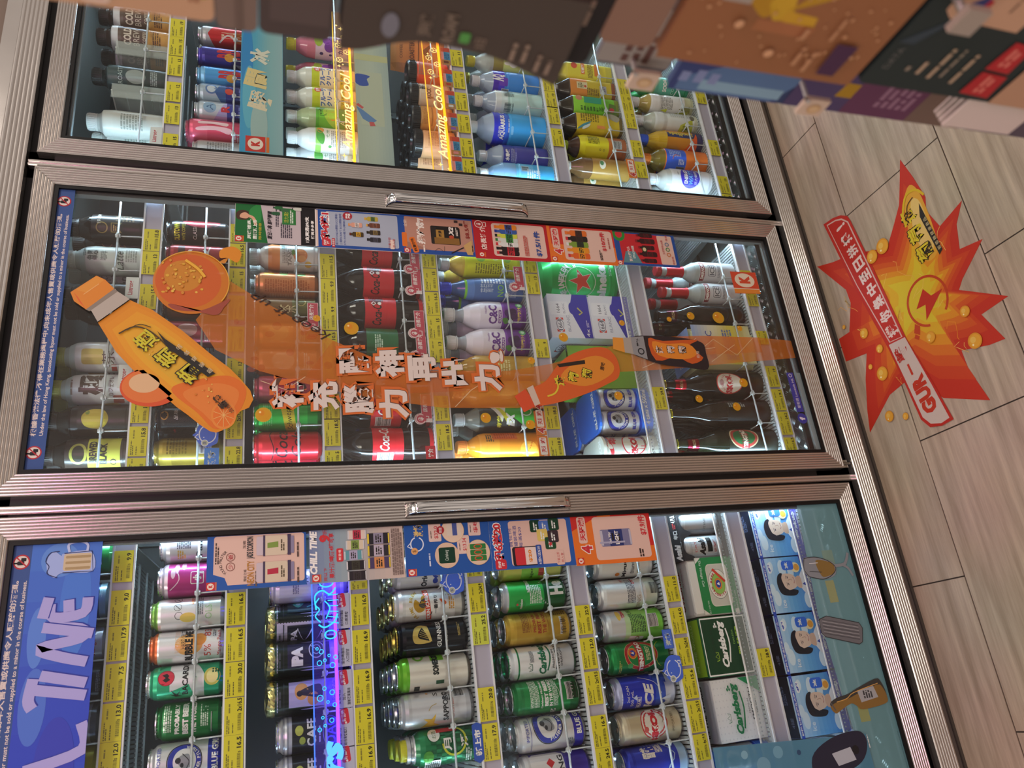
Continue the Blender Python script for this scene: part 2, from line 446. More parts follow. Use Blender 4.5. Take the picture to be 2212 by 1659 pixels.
# --- top shelf of the beer door
can('heA1', 'green can with big white lettering, top shelf beside the frame', 168, 33, [(0, '#0c6b30')], Art().t(6, 34, 46, 22, 'Hei', W_, b=.04), name=BEER)
can('free', 'blue and silver can with pale lettering, on the top shelf', 168, 33, [(0, '#8fb7c9'), (22, '#123a66'), (80, '#1c2c58')], Art().t(10, 36, 30, 7, 'FREE', '#62b6e0').bars(12, 12, 16, 12, c='#dbe9f0', bg=None), name=BEER)
can('mango', 'silver hard seltzer can with red script, on the top shelf', 145, 29, [(0, '#d7d9dc')], Art().t(4, 44, 17, 9, '5%', '#d8693f').t(-8, 22, 30, 9, 'Mango', '#cf4a3a', b=.01).small(16, 34, 16, 10, 3, '#666a70').t(-2, 62, 30, 8, '7%', '#d8693f'))
can('classic', 'dark grey can with a white emblem, on the top shelf', 168, 33, [(0, '#26282c')], Art().e(2, 36, 17, 13, '#b9bcc0').e(2, 36, 15, 11, '#33363b').t(2, 36, 26, 8, 'CLASSIC', '#e6e6e6').small(0, 12, 34, 8, 3, '#8a8d92'), name=BEER)
can('silverA1', 'plain crumpled-looking silver can, on the top shelf', 168, 33, [(0, '#6d7075'), (20, '#bfc2c6'), (60, '#8d9095')], Art().small(4, 30, 34, 12, 4, '#dfe1e4'), name=BEER)
can('yellowA1', 'yellow can, on the top shelf', 168, 33, [(0, '#c9b92e'), (70, '#e0cf3d')], Art().r(14, 40, 16, 20, '#e9e5c9', 3), name=BEER)
# --- second shelf
can('alumi', 'white can with a dark recycling band near its foot', 122, 33, [(0, '#3a3d45'), (26, '#dfe3ea')], Art().t(8, 14, 30, 15, 'アルミ', W_, b=.03).p([(-24, 6), (-12, 6), (-18, 18)], W_).t(-4, 50, 40, 11, 'Pana', '#2b2f38', b=.02).small(12, 78, 40, 26, 7, '#5a606a').small(-20, 82, 18, 16, 4, '#d9b45a').star(20, 44, 7, '#d9a94a', 8, .6))
can('pinkA2', 'magenta wheat beer can with a white crest', 122, 33, [(0, '#d9dbe2'), (9, '#b3327f'), (104, '#d9c9d8')], Art().r(2, 52, 24, 24, W_, 3).r(2, 52, 21, 21, '#b3327f', 2).t(2, 52, 15, 15, '小', W_, b=.06).t(8, 28, 66, 16, 'Hoegaarden', W_, b=.05).r(8, 14, 70, 10, '#cfd8e6').e(24, 88, 13, 4, '#e6b3d2').e(12, 95, 10, 4, '#f0cbe0').e(30, 76, 12, 4, '#e6b3d2').line([(-20, 100), (0, 84), (24, 92)], 1.6, '#f3d9ea'), name=BEER)
can('icons', 'white hard seltzer can with a green top and round icons', 132, 29, [(0, '#dde6de'), (30, '#eceff2'), (118, '#8cc45c')], Art().ring(24, 84, 7, 7, .8, '#3a3f44').ring(6, 84, 7, 7, .8, '#3a3f44').ring(-10, 82, 7, 7, .8, '#3a3f44').line([(20, 80), (28, 88)], 1.2, '#3a3f44', 0).line([(2, 80), (10, 88)], 1.2, '#3a3f44', 0).e(-14, 66, 9, 14, '#e9d36a').small(10, 46, 40, 14, 4, '#8a9097').t(-6, 30, 26, 12, 'OLS', '#a9d7a2').small(20, 58, 20, 5, 2, '#e0893a'))
can('bubble', 'white hard seltzer can with an orange top and black lettering', 132, 29, [(0, '#eef0f2'), (116, '#e0703c')], Art().e(-4, 62, 20, 24, '#f1b56a').e(4, 44, 12, 12, '#e89a48').t(10, 82, 58, 9, 'WITH ANTIOXIDANTS', '#f6d9c4').t(12, 72, 48, 8, 'HARD SELTZER', '#23262b').t(-6, 62, 62, 14, 'BUBBLE ME', '#17191d', b=.05).t(-18, 30, 22, 12, '5%', '#cf4a3a').t(18, 30, 20, 12, '83', '#cf4a3a').small(16, 18, 18, 6, 2, '#6b7077').t(-4, 9, 50, 9, 'Mango Peach', '#cf3f35'))
can('bacardi', 'white and mint green can with a red bat emblem', 132, 29, [(0, '#22a575'), (34, '#e9eef0'), (92, '#32b886'), (126, '#d8dcdf')], Art().p([(-44, 92), (-18, 92), (-6, 60), (-44, 44)], '#32b886').p([(10, 34), (46, 34), (46, 52)], '#22a575').p([(46, 110), (24, 110), (46, 84)], '#118a5c').e(8, 98, 14, 14, '#7c1620').e(8, 98, 13, 13, '#d4344a').p([(0, 98), (4, 104), (8, 99), (13, 105), (16, 97), (11, 93), (8, 95), (4, 91)], K_).t(4, 66, 60, 10, 'BACARDI', '#15171b', b=.03).t(6, 50, 34, 6, 'MOJITO', '#2f9b74').e(4, 20, 16, 14, '#d9cf6a').e(4, 20, 12, 10, '#efe6a0').p([(-30, 82), (-22, 92), (-25, 84), (-14, 90), (-24, 80), (-16, 74), (-26, 78), (-30, 70)], '#10261c').small(14, 14, 8, 14, 3, '#12563c'))
can('carlA2', 'short green can with a block of white slogan lettering', 115, 33, [(0, '#137a3a')], Art().t(8, 78, 56, 8, 'PROBABLY', W_, b=.05).t(8, 64, 60, 10, 'BEST BEER', W_, b=.06).t(8, 50, 60, 9, 'THE WORLD', W_, b=.05).small(10, 94, 50, 14, 4, '#dcebdc').small(10, 32, 40, 14, 4, '#cfe6d2').bars(-2, 12, 40, 16).r(22, 24, 18, 26, '#0e6a32'), name=BEER)
can('blueA2', 'silver lager can with a blue-ringed seal and a blue foot band', 122, 33, [(0, '#232f9c'), (24, '#d5d8dc')], None, name=BEER)
def seal(y, s, txt=True):
    a = Art().ring(0, y, 34 * s, 31 * s, 1.6 * s, '#1b1d26').ring(0, y, 32 * s, 29 * s, 9 * s, '#2b38a8').e(0, y, 23 * s, 20 * s, '#e2e4e6')
    if txt: a.arct(0, y, 25.2 * s, 5.6 * s, 'PILSENER', W_, PI * 1.03, PI * 1.47, .03).arct(0, y, 25.2 * s, 5.6 * s, 'PILSENER', W_, PI * 1.53, PI * 1.97, .03)
    a.sp([(-9 * s, y - 12 * s), (-12 * s, y + 2 * s), (-4 * s, y + 10 * s), (3 * s, y + 14 * s), (10 * s, y + 6 * s), (12 * s, y - 6 * s), (4 * s, y - 10 * s)], '#8f949c').e(2 * s, y + 11 * s, 5 * s, 5 * s, '#2a2c33').e(-6 * s, y + 4 * s, 4 * s, 3 * s, '#2a2c33').line([(-12 * s, y - 4 * s), (0, y - 8 * s), (13 * s, y + 4 * s)], 1.4 * s, '#2a2c33')
    return a
SKU['blueA2'][3] = lambda: make_can(BEER, 122, 33, [(0, '#232f9c'), (24, '#d5d8dc')], Art().put(seal(62, .95)).t(10, 12, 60, 11, 'BLUE GIRL', W_, b=.04).t(6, 104, 44, 6, 'IMPORTED', '#2b38a8'))
# --- neon shelf
can('whiteA3', 'tall white craft beer can lying in violet light under the poster', 168, 33, [(0, '#d8d3ef')], Art().t(12, 150, 30, 12, 'GOO', '#8b8fb0', b=.03).t(10, 60, 46, 11, 'BREW', '#4636a8').t(10, 92, 20, 14, '札', '#3b3a6a').small(6, 112, 46, 14, 4, '#7b78a6').r(14, 30, 30, 36, '#c3b6ea', 4), name=BEER)
def stamp(pic):
    a = Art().r(2, 88, 60, 132, '#c9c4e6')
    for i in range(22): a.e(-28, 26 + i * 6, 1.3, 1.3, '#20242c', 8).e(32, 26 + i * 6, 1.3, 1.3, '#20242c', 8)
    a.r(2, 140, 54, 2, '#2a2e38').small(6, 148, 44, 6, 1, '#4a4e5c'); pic(a); return a
def stampcan(key, desc, pic, two=None):
    def mk():
        root = make_can(BEER, 153, 33, [(0, '#14201d'), (134, '#1d3a2e')], (Art().put(stamp(pic), 34).put(stamp(two), -34) if two else stamp(pic)).sy(.89))
        f = MB(); pr = []
        n = 40; v = []; rg = random.Random(len(key))
        for z, r in ((.157, .0315), (.163, .0330), (.168, .0325), (.173, .031), (.176, .022), (.1765, .002)):
            for i in range(n): q = r * (1 + rg.uniform(-.05, .005)); v.append((q * cos(2 * PI * i / n), q * sin(2 * PI * i / n), z + rg.uniform(-.0015, .0015)))
        f.add([(a_, b_, c_ - .019) for a_, b_, c_ in v], [(a * n + i, a * n + (i + 1) % n, (a + 1) * n + (i + 1) % n, (a + 1) * n + i) for a in range(5) for i in range(n)], '#d9cf8a')
        f.build('foil_cover', 'foil', root)
        return root
    sku(key, BEER, desc, 'can', mk)
MOTH = (lambda a: a.r(4, 88, 44, 88, '#1f2b33').r(4, 88, 40, 84, '#263c44').sp([(-8, 108), (4, 120), (16, 108), (6, 96)], '#4fb79a').e(4, 108, 5, 5, '#bfe9d8').line([(-8, 90), (2, 70), (18, 62)], 3, '#57c0a4'))
ZIG = (lambda a: a.r(4, 88, 44, 88, '#1d2030').line([(-16, 126), (20, 110), (-12, 96), (18, 80)], 3, '#e4e2f6', 0).line([(-10, 70), (14, 60), (-6, 50)], 3, '#cfcaf0', 0).t(4, 118, 30, 14, 'IPA', '#e4e2f6', b=.03))
stampcan('stampA', 'dark can with two stamp labels, one a green moth, gold foil on top', MOTH, ZIG)
stampcan('stampC', 'dark can with an IPA lettering and sun dial stamp label, gold foil top', lambda a: a.r(4, 88, 44, 88, '#2a2548').t(2, 112, 34, 24, 'IPA', '#e8e4f4', b=.08).ring(12, 72, 16, 16, 2, '#d9d3ee').ring(12, 72, 9, 9, 1.4, '#d9d3ee').line([(12, 72), (20, 84)], 1.5, '#d9d3ee', 0))
stampcan('stampD', 'dark can with an orange sun and figure stamp label, gold foil top', lambda a: a.r(4, 80, 46, 100, '#b7b0e8').e(8, 104, 15, 14, '#d9a06a').e(-6, 80, 12, 12, '#d08f58').sp([(4, 110), (12, 98), (18, 66), (-4, 62), (-2, 88)], '#34304e').e(4, 108, 5, 6, '#2a2740').r(4, 46, 44, 12, '#8f86d6').t(4, 36, 34, 9, 'Port Pale', '#4d3f9a'))
can('cafe', 'black cafe lager can with a stack of silver rings at its neck, first one', 150, 33, [(0, '#191c26'), (120, '#b9bdc6'), (126, '#8c919c'), (130, '#d0d4da'), (134, '#8c919c'), (138, '#d0d4da')], Art().t(6, 82, 52, 18, 'CAFE', '#e4e2d4', b=.03).e(10, 106, 9, 8, '#b7bf5a').e(-8, 100, 7, 6, '#9aa84a').t(4, 44, 46, 20, 'DAC', '#7a6bd0', b=.02).ring(4, 44, 30, 16, 1.4, '#8f86d6').small(8, 66, 44, 5, 1, '#cfcaf0'), name=BEER)
# --- tall can shelf
can('orion', 'silver can with blue star lettering, half behind the poster strip', 168, 33, [(0, '#c6c9ce'), (40, '#d7dade')], Art().t(-16, 92, 40, 14, 'Orion', '#232b3a', b=.04).sp([(-16, 66), (-8, 74), (-12, 60)], '#2a3fa0').e(-22, 66, 7, 6, '#2a3fa0').small(0, 40, 46, 20, 5, '#9aa0a8').e(10, 24, 14, 18, '#d9cf9a'), '#c9c4a0', name=BEER)
can('kirin', 'white and silver tall can with a red name band and gold mythical beast', 168, 33, [(0, '#c9c6bb'), (26, '#e9e8e3'), (140, '#dcdcd9')], Art().arct(0, 96, 33, 7.5, 'PRIME BREW', '#c9a73f', PI * .86, PI * .2, .02).sp([(-12, 98), (-16, 112), (-4, 122), (10, 118), (2, 106), (14, 104), (18, 96), (6, 92)], '#b98f2c').sp([(-8, 100), (-2, 110), (8, 104), (12, 92), (0, 90)], '#4a4640').line([(-20, 92), (-24, 84), (-16, 80)], 2, '#3a3734').p([(-36, 92), (32, 100), (32, 88), (-36, 80)], '#d8442a').t(-2, 90, 62, 8.4, 'KIRIN ICHIBAN', W_, rot=.11, b=.03).t(-2, 71, 38, 9, '一番搾り', '#26262a', b=.02).sp([(0, 46), (6, 52), (8, 62), (0, 56), (-4, 50)], '#d8602c').small(2, 34, 30, 14, 3, '#cf9b4a').small(24, 40, 20, 26, 6, '#b7ae98'), '#b9a978', '#c9b878', name=BEER)
can('guin', 'black tall can with a golden harp and gold rim', 158, 33, [(0, '#15141a')], Art().sp([(-11, 100), (-10, 116), (-6, 122), (6, 124), (22, 118), (28, 106), (26, 96), (24, 90), (22, 102), (8, 112), (0, 110), (-4, 98), (-8, 84)], '#c7ad5c', 4).p([(26, 104), (22, 90), (-8, 82), (-6, 88)], '#d5bd6c').p([(22, 102), (-5, 90), (0, 108), (8, 112)], '#23211f').line([(16, 104), (8, 93)], .8, '#c7ad5c', 0).line([(12, 107), (4, 92)], .8, '#c7ad5c', 0).line([(8, 109), (1, 91)], .8, '#c7ad5c', 0).line([(4, 109), (-2, 91)], .8, '#c7ad5c', 0).t(8, 66, 56, 10, 'GUINNESS', W_, b=.02).t(10, 50, 42, 5, 'DRAUGHT', W_).small(14, 22, 30, 6, 2, '#b9a35c'), '#c9a94e', '#d9bc5c', name=BEER)
can('somer', 'cream tall can with green shoulders and block lettering', 168, 33, [(0, '#9a8c7a'), (8, '#e4e0d2'), (140, '#6fbf2c')], Art().ring(26, 118, 12, 12, 5, '#7cc243').ring(36, 106, 9, 9, 4, '#5aa83a').p([(12, 62), (50, 62), (50, 92), (12, 92)], '#78c02e').t(10, 82, 54, 14, 'SOMERSBY', '#1d2420', b=.06).p([(-36, 64), (-28, 64), (-28, 82), (-36, 82)], '#1e4a2a').p([(-52, 118), (-38, 118), (-38, 130), (-52, 130)], '#2a2f2a').small(34, 40, 12, 8, 2, '#6a6a60'), '#dfe2e2', name=BEER)
can('sappo', 'silver tall can with a gold star and black lettering', 168, 33, [(0, '#b9bcc2'), (20, '#cfd2d7'), (140, '#c3c6cb')], Art().p([(-46, 122), (-30, 106), (-22, 116), (-24, 98), (-14, 88), (-34, 92), (-42, 78), (-46, 96)], '#e2b23c').t(0, 66, 60, 12, 'SAPPORO', '#1c1d22', b=.03).t(-8, 50, 42, 5, 'PREMIUM BEER', '#c0392b').small(18, 60, 20, 20, 5, '#55585e').bars(26, 34, 22, 22, True, bg=None).t(26, 86, 10, 10, 'S', '#1c1d22').star(30, 104, 4, '#d99a3c').line([(-8, 104), (0, 98), (4, 86)], 1.5, '#b9a878'), '#c0c4c9', name=BEER)
def getsu():
    pr = [(0, 25), (3, 30), (8, 33), (104, 33), (114, 31), (124, 25), (128, 24), (138, 24)]
    chk = Art()
    for i in range(-6, 7):
        for j in range(9):
            if (i + j) % 2: chk.r(i * 8, 8 + j * 11, 8, 11, '#15603a')
    a = chk.ring(8, 52, 27, 27, 4, '#c9d23a', PI * .55, PI * 1.9).t(2, 66, 22, 17, '月', W_, b=.03).t(6, 30, 22, 16, '冴', W_, b=.03).t(0, 52, 40, 4, 'GETSUGA', W_).e(22, 94, 13, 13, '#e3e6e0').t(22, 94, 15, 9, 'お酒', '#3b6b3a').r(-34, 98, 22, 34, '#d9dcd8', 2).small(-34, 98, 18, 30, 7, '#3a4a40').e(-16, 108, 11, 11, '#4f9a3c').r(30, 66, 10, 44, '#c03030').small(-20, 22, 26, 14, 3, '#cfe0d2')
    def ex(root): MB().lathe([(.126, .0262, '#c9ccd0'), (.130, .0262), (.131, .025)], 28, cap0=False, cap1=False).build('neck_ring', 'foil', root)
    return make_bottle('bottle_can', pr, [(0, '#1c7a4a'), (114, '#1f6d45'), (122, '#c9ccd0')], (19, 26, '#c6c832'), (6, 114, [(0, '#1f8450')]), a.sy(.92), body='can', labmat='can', extra=ex)
sku('getsu', 'bottle_can', 'green chequered bottle can with a yellow screw cap', 'can', getsu)
# --- fifth and sixth shelves
can('lime', 'lime green and gold can, mostly behind the poster strip', 168, 33, [(0, '#c9cf6a'), (60, '#7fbf3c'), (110, '#c6c95a')], Art().r(-20, 60, 18, 14, '#b9483a').t(-22, 84, 26, 10, 'lager', '#26301c').bars(8, 50, 34, 20), name=BEER)
can('heinA5', 'bright green can with white capitals and a dark green foot', 168, 33, [(0, '#0d5a2c'), (62, '#2fae4c'), (150, '#c9ccd0')], Art().t(14, 30, 34, 34, 'He', W_, b=.06).arct(10, 40, 34, 4, 'PREMIUM LAGER', W_, PI * .9, PI * .1).t(26, 100, 40, 9, 'HEINEKEN', W_, b=.05, rot=PI).small(2, 84, 40, 30, 7, '#d9efdc').e(-18, 122, 10, 13, '#2a9a44').t(-18, 120, 22, 6, 'Heineken', W_, b=.02).star(-18, 130, 4, R_).bars(10, 8, 26, 10, bg=None, c='#e8efe8'), name=BEER)
can('gold', 'golden can with red slogan lettering', 168, 33, [(0, '#b8932f'), (140, '#c6a238')], Art().t(10, 96, 52, 7, 'PROBABLY', '#a03a22', b=.03).t(10, 84, 58, 9, 'BEST BEER', '#a03a22', b=.04).t(10, 71, 58, 9, 'THE WORLD', '#a03a22', b=.03).small(12, 118, 54, 18, 5, '#8f5a26').bars(-6, 20, 36, 22).small(28, 34, 20, 40, 8, '#7a5a1e').r(12, 106, 54, .8, '#a03a22').r(12, 62, 54, .8, '#a03a22'), '#c9ccd2', name=BEER)
def carls(x, y, k, c): return Art().t(x, y, 74 * k, 22 * k, 'Carlsberg', c, sh=.25, b=.05).line([(x - 30 * k, y - 9 * k), (x, y - 16 * k), (x + 24 * k, y - 12 * k)], 3.4 * k, c).e(x + 28 * k, y + 16 * k, 2.4 * k, 2 * k, c).e(x + 32 * k, y + 13 * k, 2.4 * k, 2 * k, c).e(x + 28 * k, y + 11 * k, 2 * k, 2 * k, c)
can('smooth', 'white tall can with green script and a crown', 168, 33, [(0, '#117a44'), (7, '#c3c7cb'), (54, '#eceeee'), (142, '#117a44'), (146, '#e6e8ea')], Art().put(carls(6, 84, 1.06, '#14704a')).line([(-22, 112), (-24, 120), (-19, 115), (-16, 122), (-12, 115), (-8, 120), (-10, 112), (-22, 112)], 1.4, '#2f6b52', 0).t(-2, 60, 38, 5, 'PREMIUM', '#2b2e33').t(0, 50, 50, 9, 'SMOOTH', '#23262b', b=.03).t(2, 40, 40, 5, 'DRAUGHT', '#2b2e33').small(6, 112, 24, 10, 4, '#8a9096'), '#d2d6d8', '#127a48', name=BEER)
can('greenA5', 'deep green tall can with slogan lettering and a barcode', 168, 33, [(0, '#0b6a33'), (30, '#128b42'), (140, '#0f7a3a')], Art().t(6, 98, 62, 6, 'Carlsberg PROBABLY', W_, b=.03).t(8, 88, 58, 9, 'BEST BEER', W_, b=.06).t(8, 77, 60, 8, 'IN THE WORLD', W_, b=.05).small(8, 116, 60, 22, 7, '#d6ead9').small(8, 66, 60, 12, 4, '#d6ead9').bars(6, 24, 34, 28, True).line([(-6, 60), (4, 56), (20, 62)], 1, W_).t(-36, 70, 16, 12, 'g', W_), '#b9bcc0', name=BEER)
SKU['blueA5'] = [BEER, 'white and silver tall can with a large blue-ringed seal', 'can', lambda: make_can(BEER, 151, 33, [(0, '#c9ccd0'), (8, '#3b37b0'), (29, '#dfe1e4')], Art().put(seal(92, 1.15), 10).t(16, 20, 62, 12, 'BLUE GIRL', W_, b=.04).t(2, 142, 44, 7, 'IMPORTED', '#2b38a8').r(0, 134, 90, .9, '#3a46b4').small(-28, 40, 14, 20, 4, '#6a7078').sy(.9), '#d3d6da'), None, 0]
can('sanA5', 'silver and purple tall can with a white shield and red diamonds', 168, 33, [(0, '#3c2f9a'), (90, '#5a4fb0'), (140, '#cfd2d7')], Art().p([(-34, 64), (32, 64), (40, 76), (40, 132), (32, 142), (-34, 142)], '#e4e6ea').p([(4, 96), (14, 106), (24, 96), (14, 86)], R_).p([(-20, 96), (-10, 106), (0, 96), (-10, 86)], R_).t(14, 72, 30, 12, 'NG', '#2a2c34', b=.03), name=BEER)
can('cerveza', 'white can with black script, topmost on its shelf below the strip', 168, 33, [(0, '#dfe0dc'), (20, '#eef0ea')], Art().t(-14, 84, 46, 14, 'Miguel', '#26282e', b=.03).t(-10, 64, 34, 10, 'Blanca', '#4a4c52').e(-28, 104, 5, 6, '#d9863a').small(-8, 48, 30, 8, 2, '#8a8c90').line([(-26, 50), (-18, 42)], 2, '#c9b46a'), name=BEER)
can('whiteA6', 'plain white can with small ingredient print and a faint red seal', 168, 33, [(0, '#d3dccb'), (40, '#eceeec')], Art().small(6, 80, 60, 22, 6, '#6c7078').bars(8, 18, 26, 22, True, bg=None, c='#3a3d42').t(34, 100, 14, 8, '純', '#c8454a').small(30, 70, 20, 8, 2, '#c8454a').t(-26, 60, 40, 10, 'TSING', '#b9a78c'), '#d0d3d6', name=BEER)
can('pure', 'silver can fading to lime green towards its foot', 168, 33, [(0, '#7fd24a'), (50, '#9ad86a'), (96, '#c3e4ae'), (110, '#d3d8da')], Art().t(28, 112, 26, 9, 'TSING', '#c8323a', b=.04).t(30, 92, 24, 12, 'PURE', '#3a5a3a').small(2, 76, 40, 40, 9, '#4a6a44').bars(6, 36, 28, 26, True).e(24, 124, 14, 6, '#e6c65a').p([(-52, 60), (-30, 60), (-26, 96), (-52, 110)], '#d9dcdc').t(-36, 76, 18, 12, 'Q', '#8a6a3c').line([(40, 50), (36, 30), (44, 14)], 2, '#d4f0c0'), '#d0d3d6', name=BEER)
can('tsing', 'green can with a red oval crest and white lettering band', 168, 33, [(0, '#0d7a3c'), (140, '#149046')], Art().ring(4, 82, 34, 44, 9, '#d9c08a').ring(4, 82, 33, 43, 7, '#b0282c').e(4, 82, 25, 34, '#0f7f40').e(8, 104, 12, 12, '#d9a23c').e(8, 104, 10, 10, '#d65a2c').e(8, 104, 6.5, 6.5, '#2c3c9a').p([(5, 101), (8, 108), (11, 101)], W_).p([(-36, 74), (44, 78), (44, 96), (-36, 90)], '#b0232c').t(2, 84, 70, 11, 'TSINGTAO', W_, rot=.06, b=.06).small(6, 64, 30, 12, 3, '#d9d6a0').e(-18, 112, 6, 7, '#3f9a54').small(-20, 138, 30, 8, 2, '#b9c86a').ring(2, 20, 30, 26, 1.2, '#b9c23c', .3, 2.8), '#c9ccd0', name=BEER)
can('ice', 'blue can with bold white italic lettering and ice shards', 168, 33, [(0, '#cfd9ee'), (34, '#3a5fd0'), (60, '#2438c4'), (146, '#b9bde0')], Art().t(-6, 78, 60, 24, 'ICE', W_, b=.05, sh=.2).r(-18, 104, 30, 11, W_).r(-18, 104, 28, 9, '#2b36b4').t(-18, 104, 24, 6, 'BLUE', W_, b=.04).t(4, 132, 34, 7, '2nd CAN', W_).t(-6, 122, 34, 7, '500 mL', W_).p([(-10, 110), (-4, 120), (2, 110)], '#c9d9f6').p([(20, 30), (26, 44), (34, 34), (42, 52), (46, 26)], '#2b55c8').p([(-36, 24), (-28, 44), (-20, 28), (-12, 46), (-4, 20)], '#e6eefb').line([(40, 96), (24, 60), (0, 46)], 1.4, '#e6ecff').small(0, 148, 60, 5, 1, '#d9ddf6'), '#b9bcc2', name=BEER)
can('skol', 'beige-gold can with a white round badge and big red lettering', 168, 33, [(0, '#c9bd9c'), (140, '#d5caad')], Art().e(8, 78, 33, 34, '#c8323a').e(8, 78, 30.5, 31.5, '#f0eee4').ring(8, 78, 27, 28, 4, '#d24a48').e(8, 78, 24, 25, '#f0eee4').r(8, 78, 66, 22, '#f0eee4').t(4, 78, 70, 18, 'SKOL', '#cf2a36', b=.08).e(-4, 100, 6, 6, '#d2605a').line([(6, 58), (14, 54), (22, 60)], 1.2, '#9a8f7a').t(6, 30, 40, 6, 'IMPORTED', '#8a7f68'), '#a9a59a', name=BEER)
can('snow', 'royal blue can with white calligraphy and a pale snow slope', 168, 33, [(0, '#9fc0e0'), (30, '#2b3fc0'), (140, '#2436b0')], Art().t(20, 104, 26, 34, '雪花', W_, b=.05).t(28, 76, 18, 24, 'SNOW', W_, b=.04, rot=PI / 2).sp([(-50, 10), (-20, 60), (10, 40), (48, 70), (50, 10)], '#b9d3ec', 3).small(40, 96, 10, 40, 5, '#6f86e0'), '#b9bcc2', name=BEER)
# --- multipacks
def add_can(root, x, y, z, H, r, bands, art, rot=0., name='can'):
    pr = can_prof(H, r); mb = MB(); mb.lathe(banded(pr, bands), 32, cap1=False)
    if art: mb.art(art, wrap(pr), maxw=r * .2)
    n = r * .8 * .001; h = H * .001
    mb.lathe([(h - .002, n + .0012, '#d5d8dc'), (h, n + .001), (h - .004, n - .002), (h - .0045, .001)], 24, cap0=False)
    o = mb.build(name, 'can', root); o.location = (x, y, z); o.rotation_euler = (0, 0, rot); return o
def asahi():
    root = empty('beer_multipack'); w, d, h = .125, .136, .15; mb = MB()
    mb.add([(-w / 2, 0, .122), (w / 2, 0, .122), (w / 2, .02, .135), (-w / 2, .02, .135), (-w / 2, d, .135), (w / 2, d, .135), (-w / 2, d, 0), (w / 2, d, 0), (-w / 2, 0, 0), (w / 2, 0, 0), (-w / 2, -.002, .010), (w / 2, -.002, .010)],
           [(0, 1, 2, 3), (3, 2, 5, 4), (4, 5, 7, 6), (8, 6, 7, 9), (8, 9, 11, 10), (0, 3, 4, 6, 8), (1, 9, 7, 5, 2)], '#1d1b1e')
    q = smooth_pts([(-w / 2, .122), (-w / 2, .100), (-.055, .094), (-.046, .112), (-.030, .116), (-.012, .110), (0, .090), (.012, .110), (.032, .116), (.046, .112), (.055, .094), (w / 2, .100), (w / 2, .122)], False, 4)
    mb.add([(a, -.0008, b) for a, b in q], [tuple(range(len(q)))], '#242124')
    mb.art(Art().t(-44, 128, 40, 9, 'Asahi', '#d9d5cf', sh=.3, b=.06).t(-2, 128, 20, 7, '辛口', '#cfcac4', b=.05).t(44, 128, 34, 7, '4 PULL 5%', '#cfcac4', b=.03).small(20, 128, 14, 5, 2, '#a33'), lambda a, b, g: (a, .008 - g + (b - .128) * 1.4, b + g))
    mb.build('sleeve', 'paper', root)
    a = Art().put(Art().p([(-26, 22), (20, 22), (26, 30), (26, 84), (18, 92), (-26, 92)], '#b4b8bd').p([(-24, 24), (19, 24), (24, 31), (24, 83), (17, 90), (-24, 90)], '#c9ccd0')).t(0, 62, 46, 17, 'Asahi', '#17181c', b=.06, sh=.3).t(4, 42, 30, 10, '辛口', '#17181c', b=.03).r(4, 42, 36, 13, '#00000000').t(0, 80, 26, 5, 'DRY', '#c8323a').small(0, 28, 30, 6, 2, '#a23a3a')
    b = Art().t(0, 44, 60, 6, 'ASAHI SUPER DRY', '#4a4d52', rot=PI).small(20, 84, 30, 14, 3, '#8a8d92').p([(-30, 20), (-22, 16), (-22, 90), (-30, 84)], '#9a9da2')
    for i, (x, y) in enumerate(((-.0312, .035), (.0312, .035), (-.0312, .102), (.0312, .102))): add_can(root, x, y, .002, 118, 30.8, [(0, '#a8abb0'), (14, '#c3c6ca'), (96, '#d0d3d6')], (a, b)[i % 2])
    return root
sku('asahi', 'beer_multipack', 'black cardboard four-pack holding silver dry beer cans', 'multipack', asahi)
def tsing4():
    gold = Art()
    F = Art().p([(-62, -80), (66, -80), (66, 52), (-62, 52)], '#1f7f43').t(-50, 0, 6, 60, 'A', '#1f7f43').t(30, 36, 60, 11, 'The Vintage Can', '#e9efe9', sh=.3, rot=PI).t(-46, 30, 30, 5, 'ALC 5.0% VOL', '#e4efe6').r(2, -20, 96, 78, '#d8d4c4', 14).r(2, -20, 92, 74, '#c9c6b8', 12).e(4, -18, 34, 34, '#2b3a30').e(4, -18, 33, 33, '#e4e2d6').ring(4, -18, 24, 24, 12, '#8fbf5a').e(4, -18, 13, 13, '#e0602c').e(4, -18, 10.5, 10.5, '#d9a23c').e(4, -18, 9, 9, '#2a3a9a').p([(0, -22), (4, -12), (8, -22)], W_).arct(4, -18, 25.5, 6.5, 'TSINGTAO BEER', '#b52a2e', PI * 1.28, PI * .12, .05).p([(10, -46), (40, -8), (36, -2), (6, -40)], '#d0402c').r(-60, -66, 12, 14, '#e9e6da').p([(66, 52), (66, 30), (52, 52)], '#d9d6ca').p([(-62, 52), (-62, 32), (-50, 52)], '#d9d6ca').t(-34, -70, 40, 5, '500ML X 4 CANS', '#e4efe6')
    T = Art().t(-4, -18, 92, 15, 'TSINGTAO', '#a8322e', rot=PI, b=.04).t(26, -34, 44, 7, 'The Vintage Can', '#a8322e', rot=PI, sh=.3).e(-48, 8, 13, 13, '#b5402c').e(-48, 8, 9, 9, '#2a3a8a').ring(34, 22, 26, 18, 3, '#cfcdc6')
    return box_carton('beer_multipack', .128, .134, .119, '#dddbd2', {'front': F.sy(.73), 'top': T, 'left': Art().grad(0, 10, 120, 40, ['#e9e2a0', '#d9d6ca'])})
sku('tsing4', 'beer_multipack', 'green and white four-pack carton with a cut-out showing a round crest', 'multipack', tsing4)
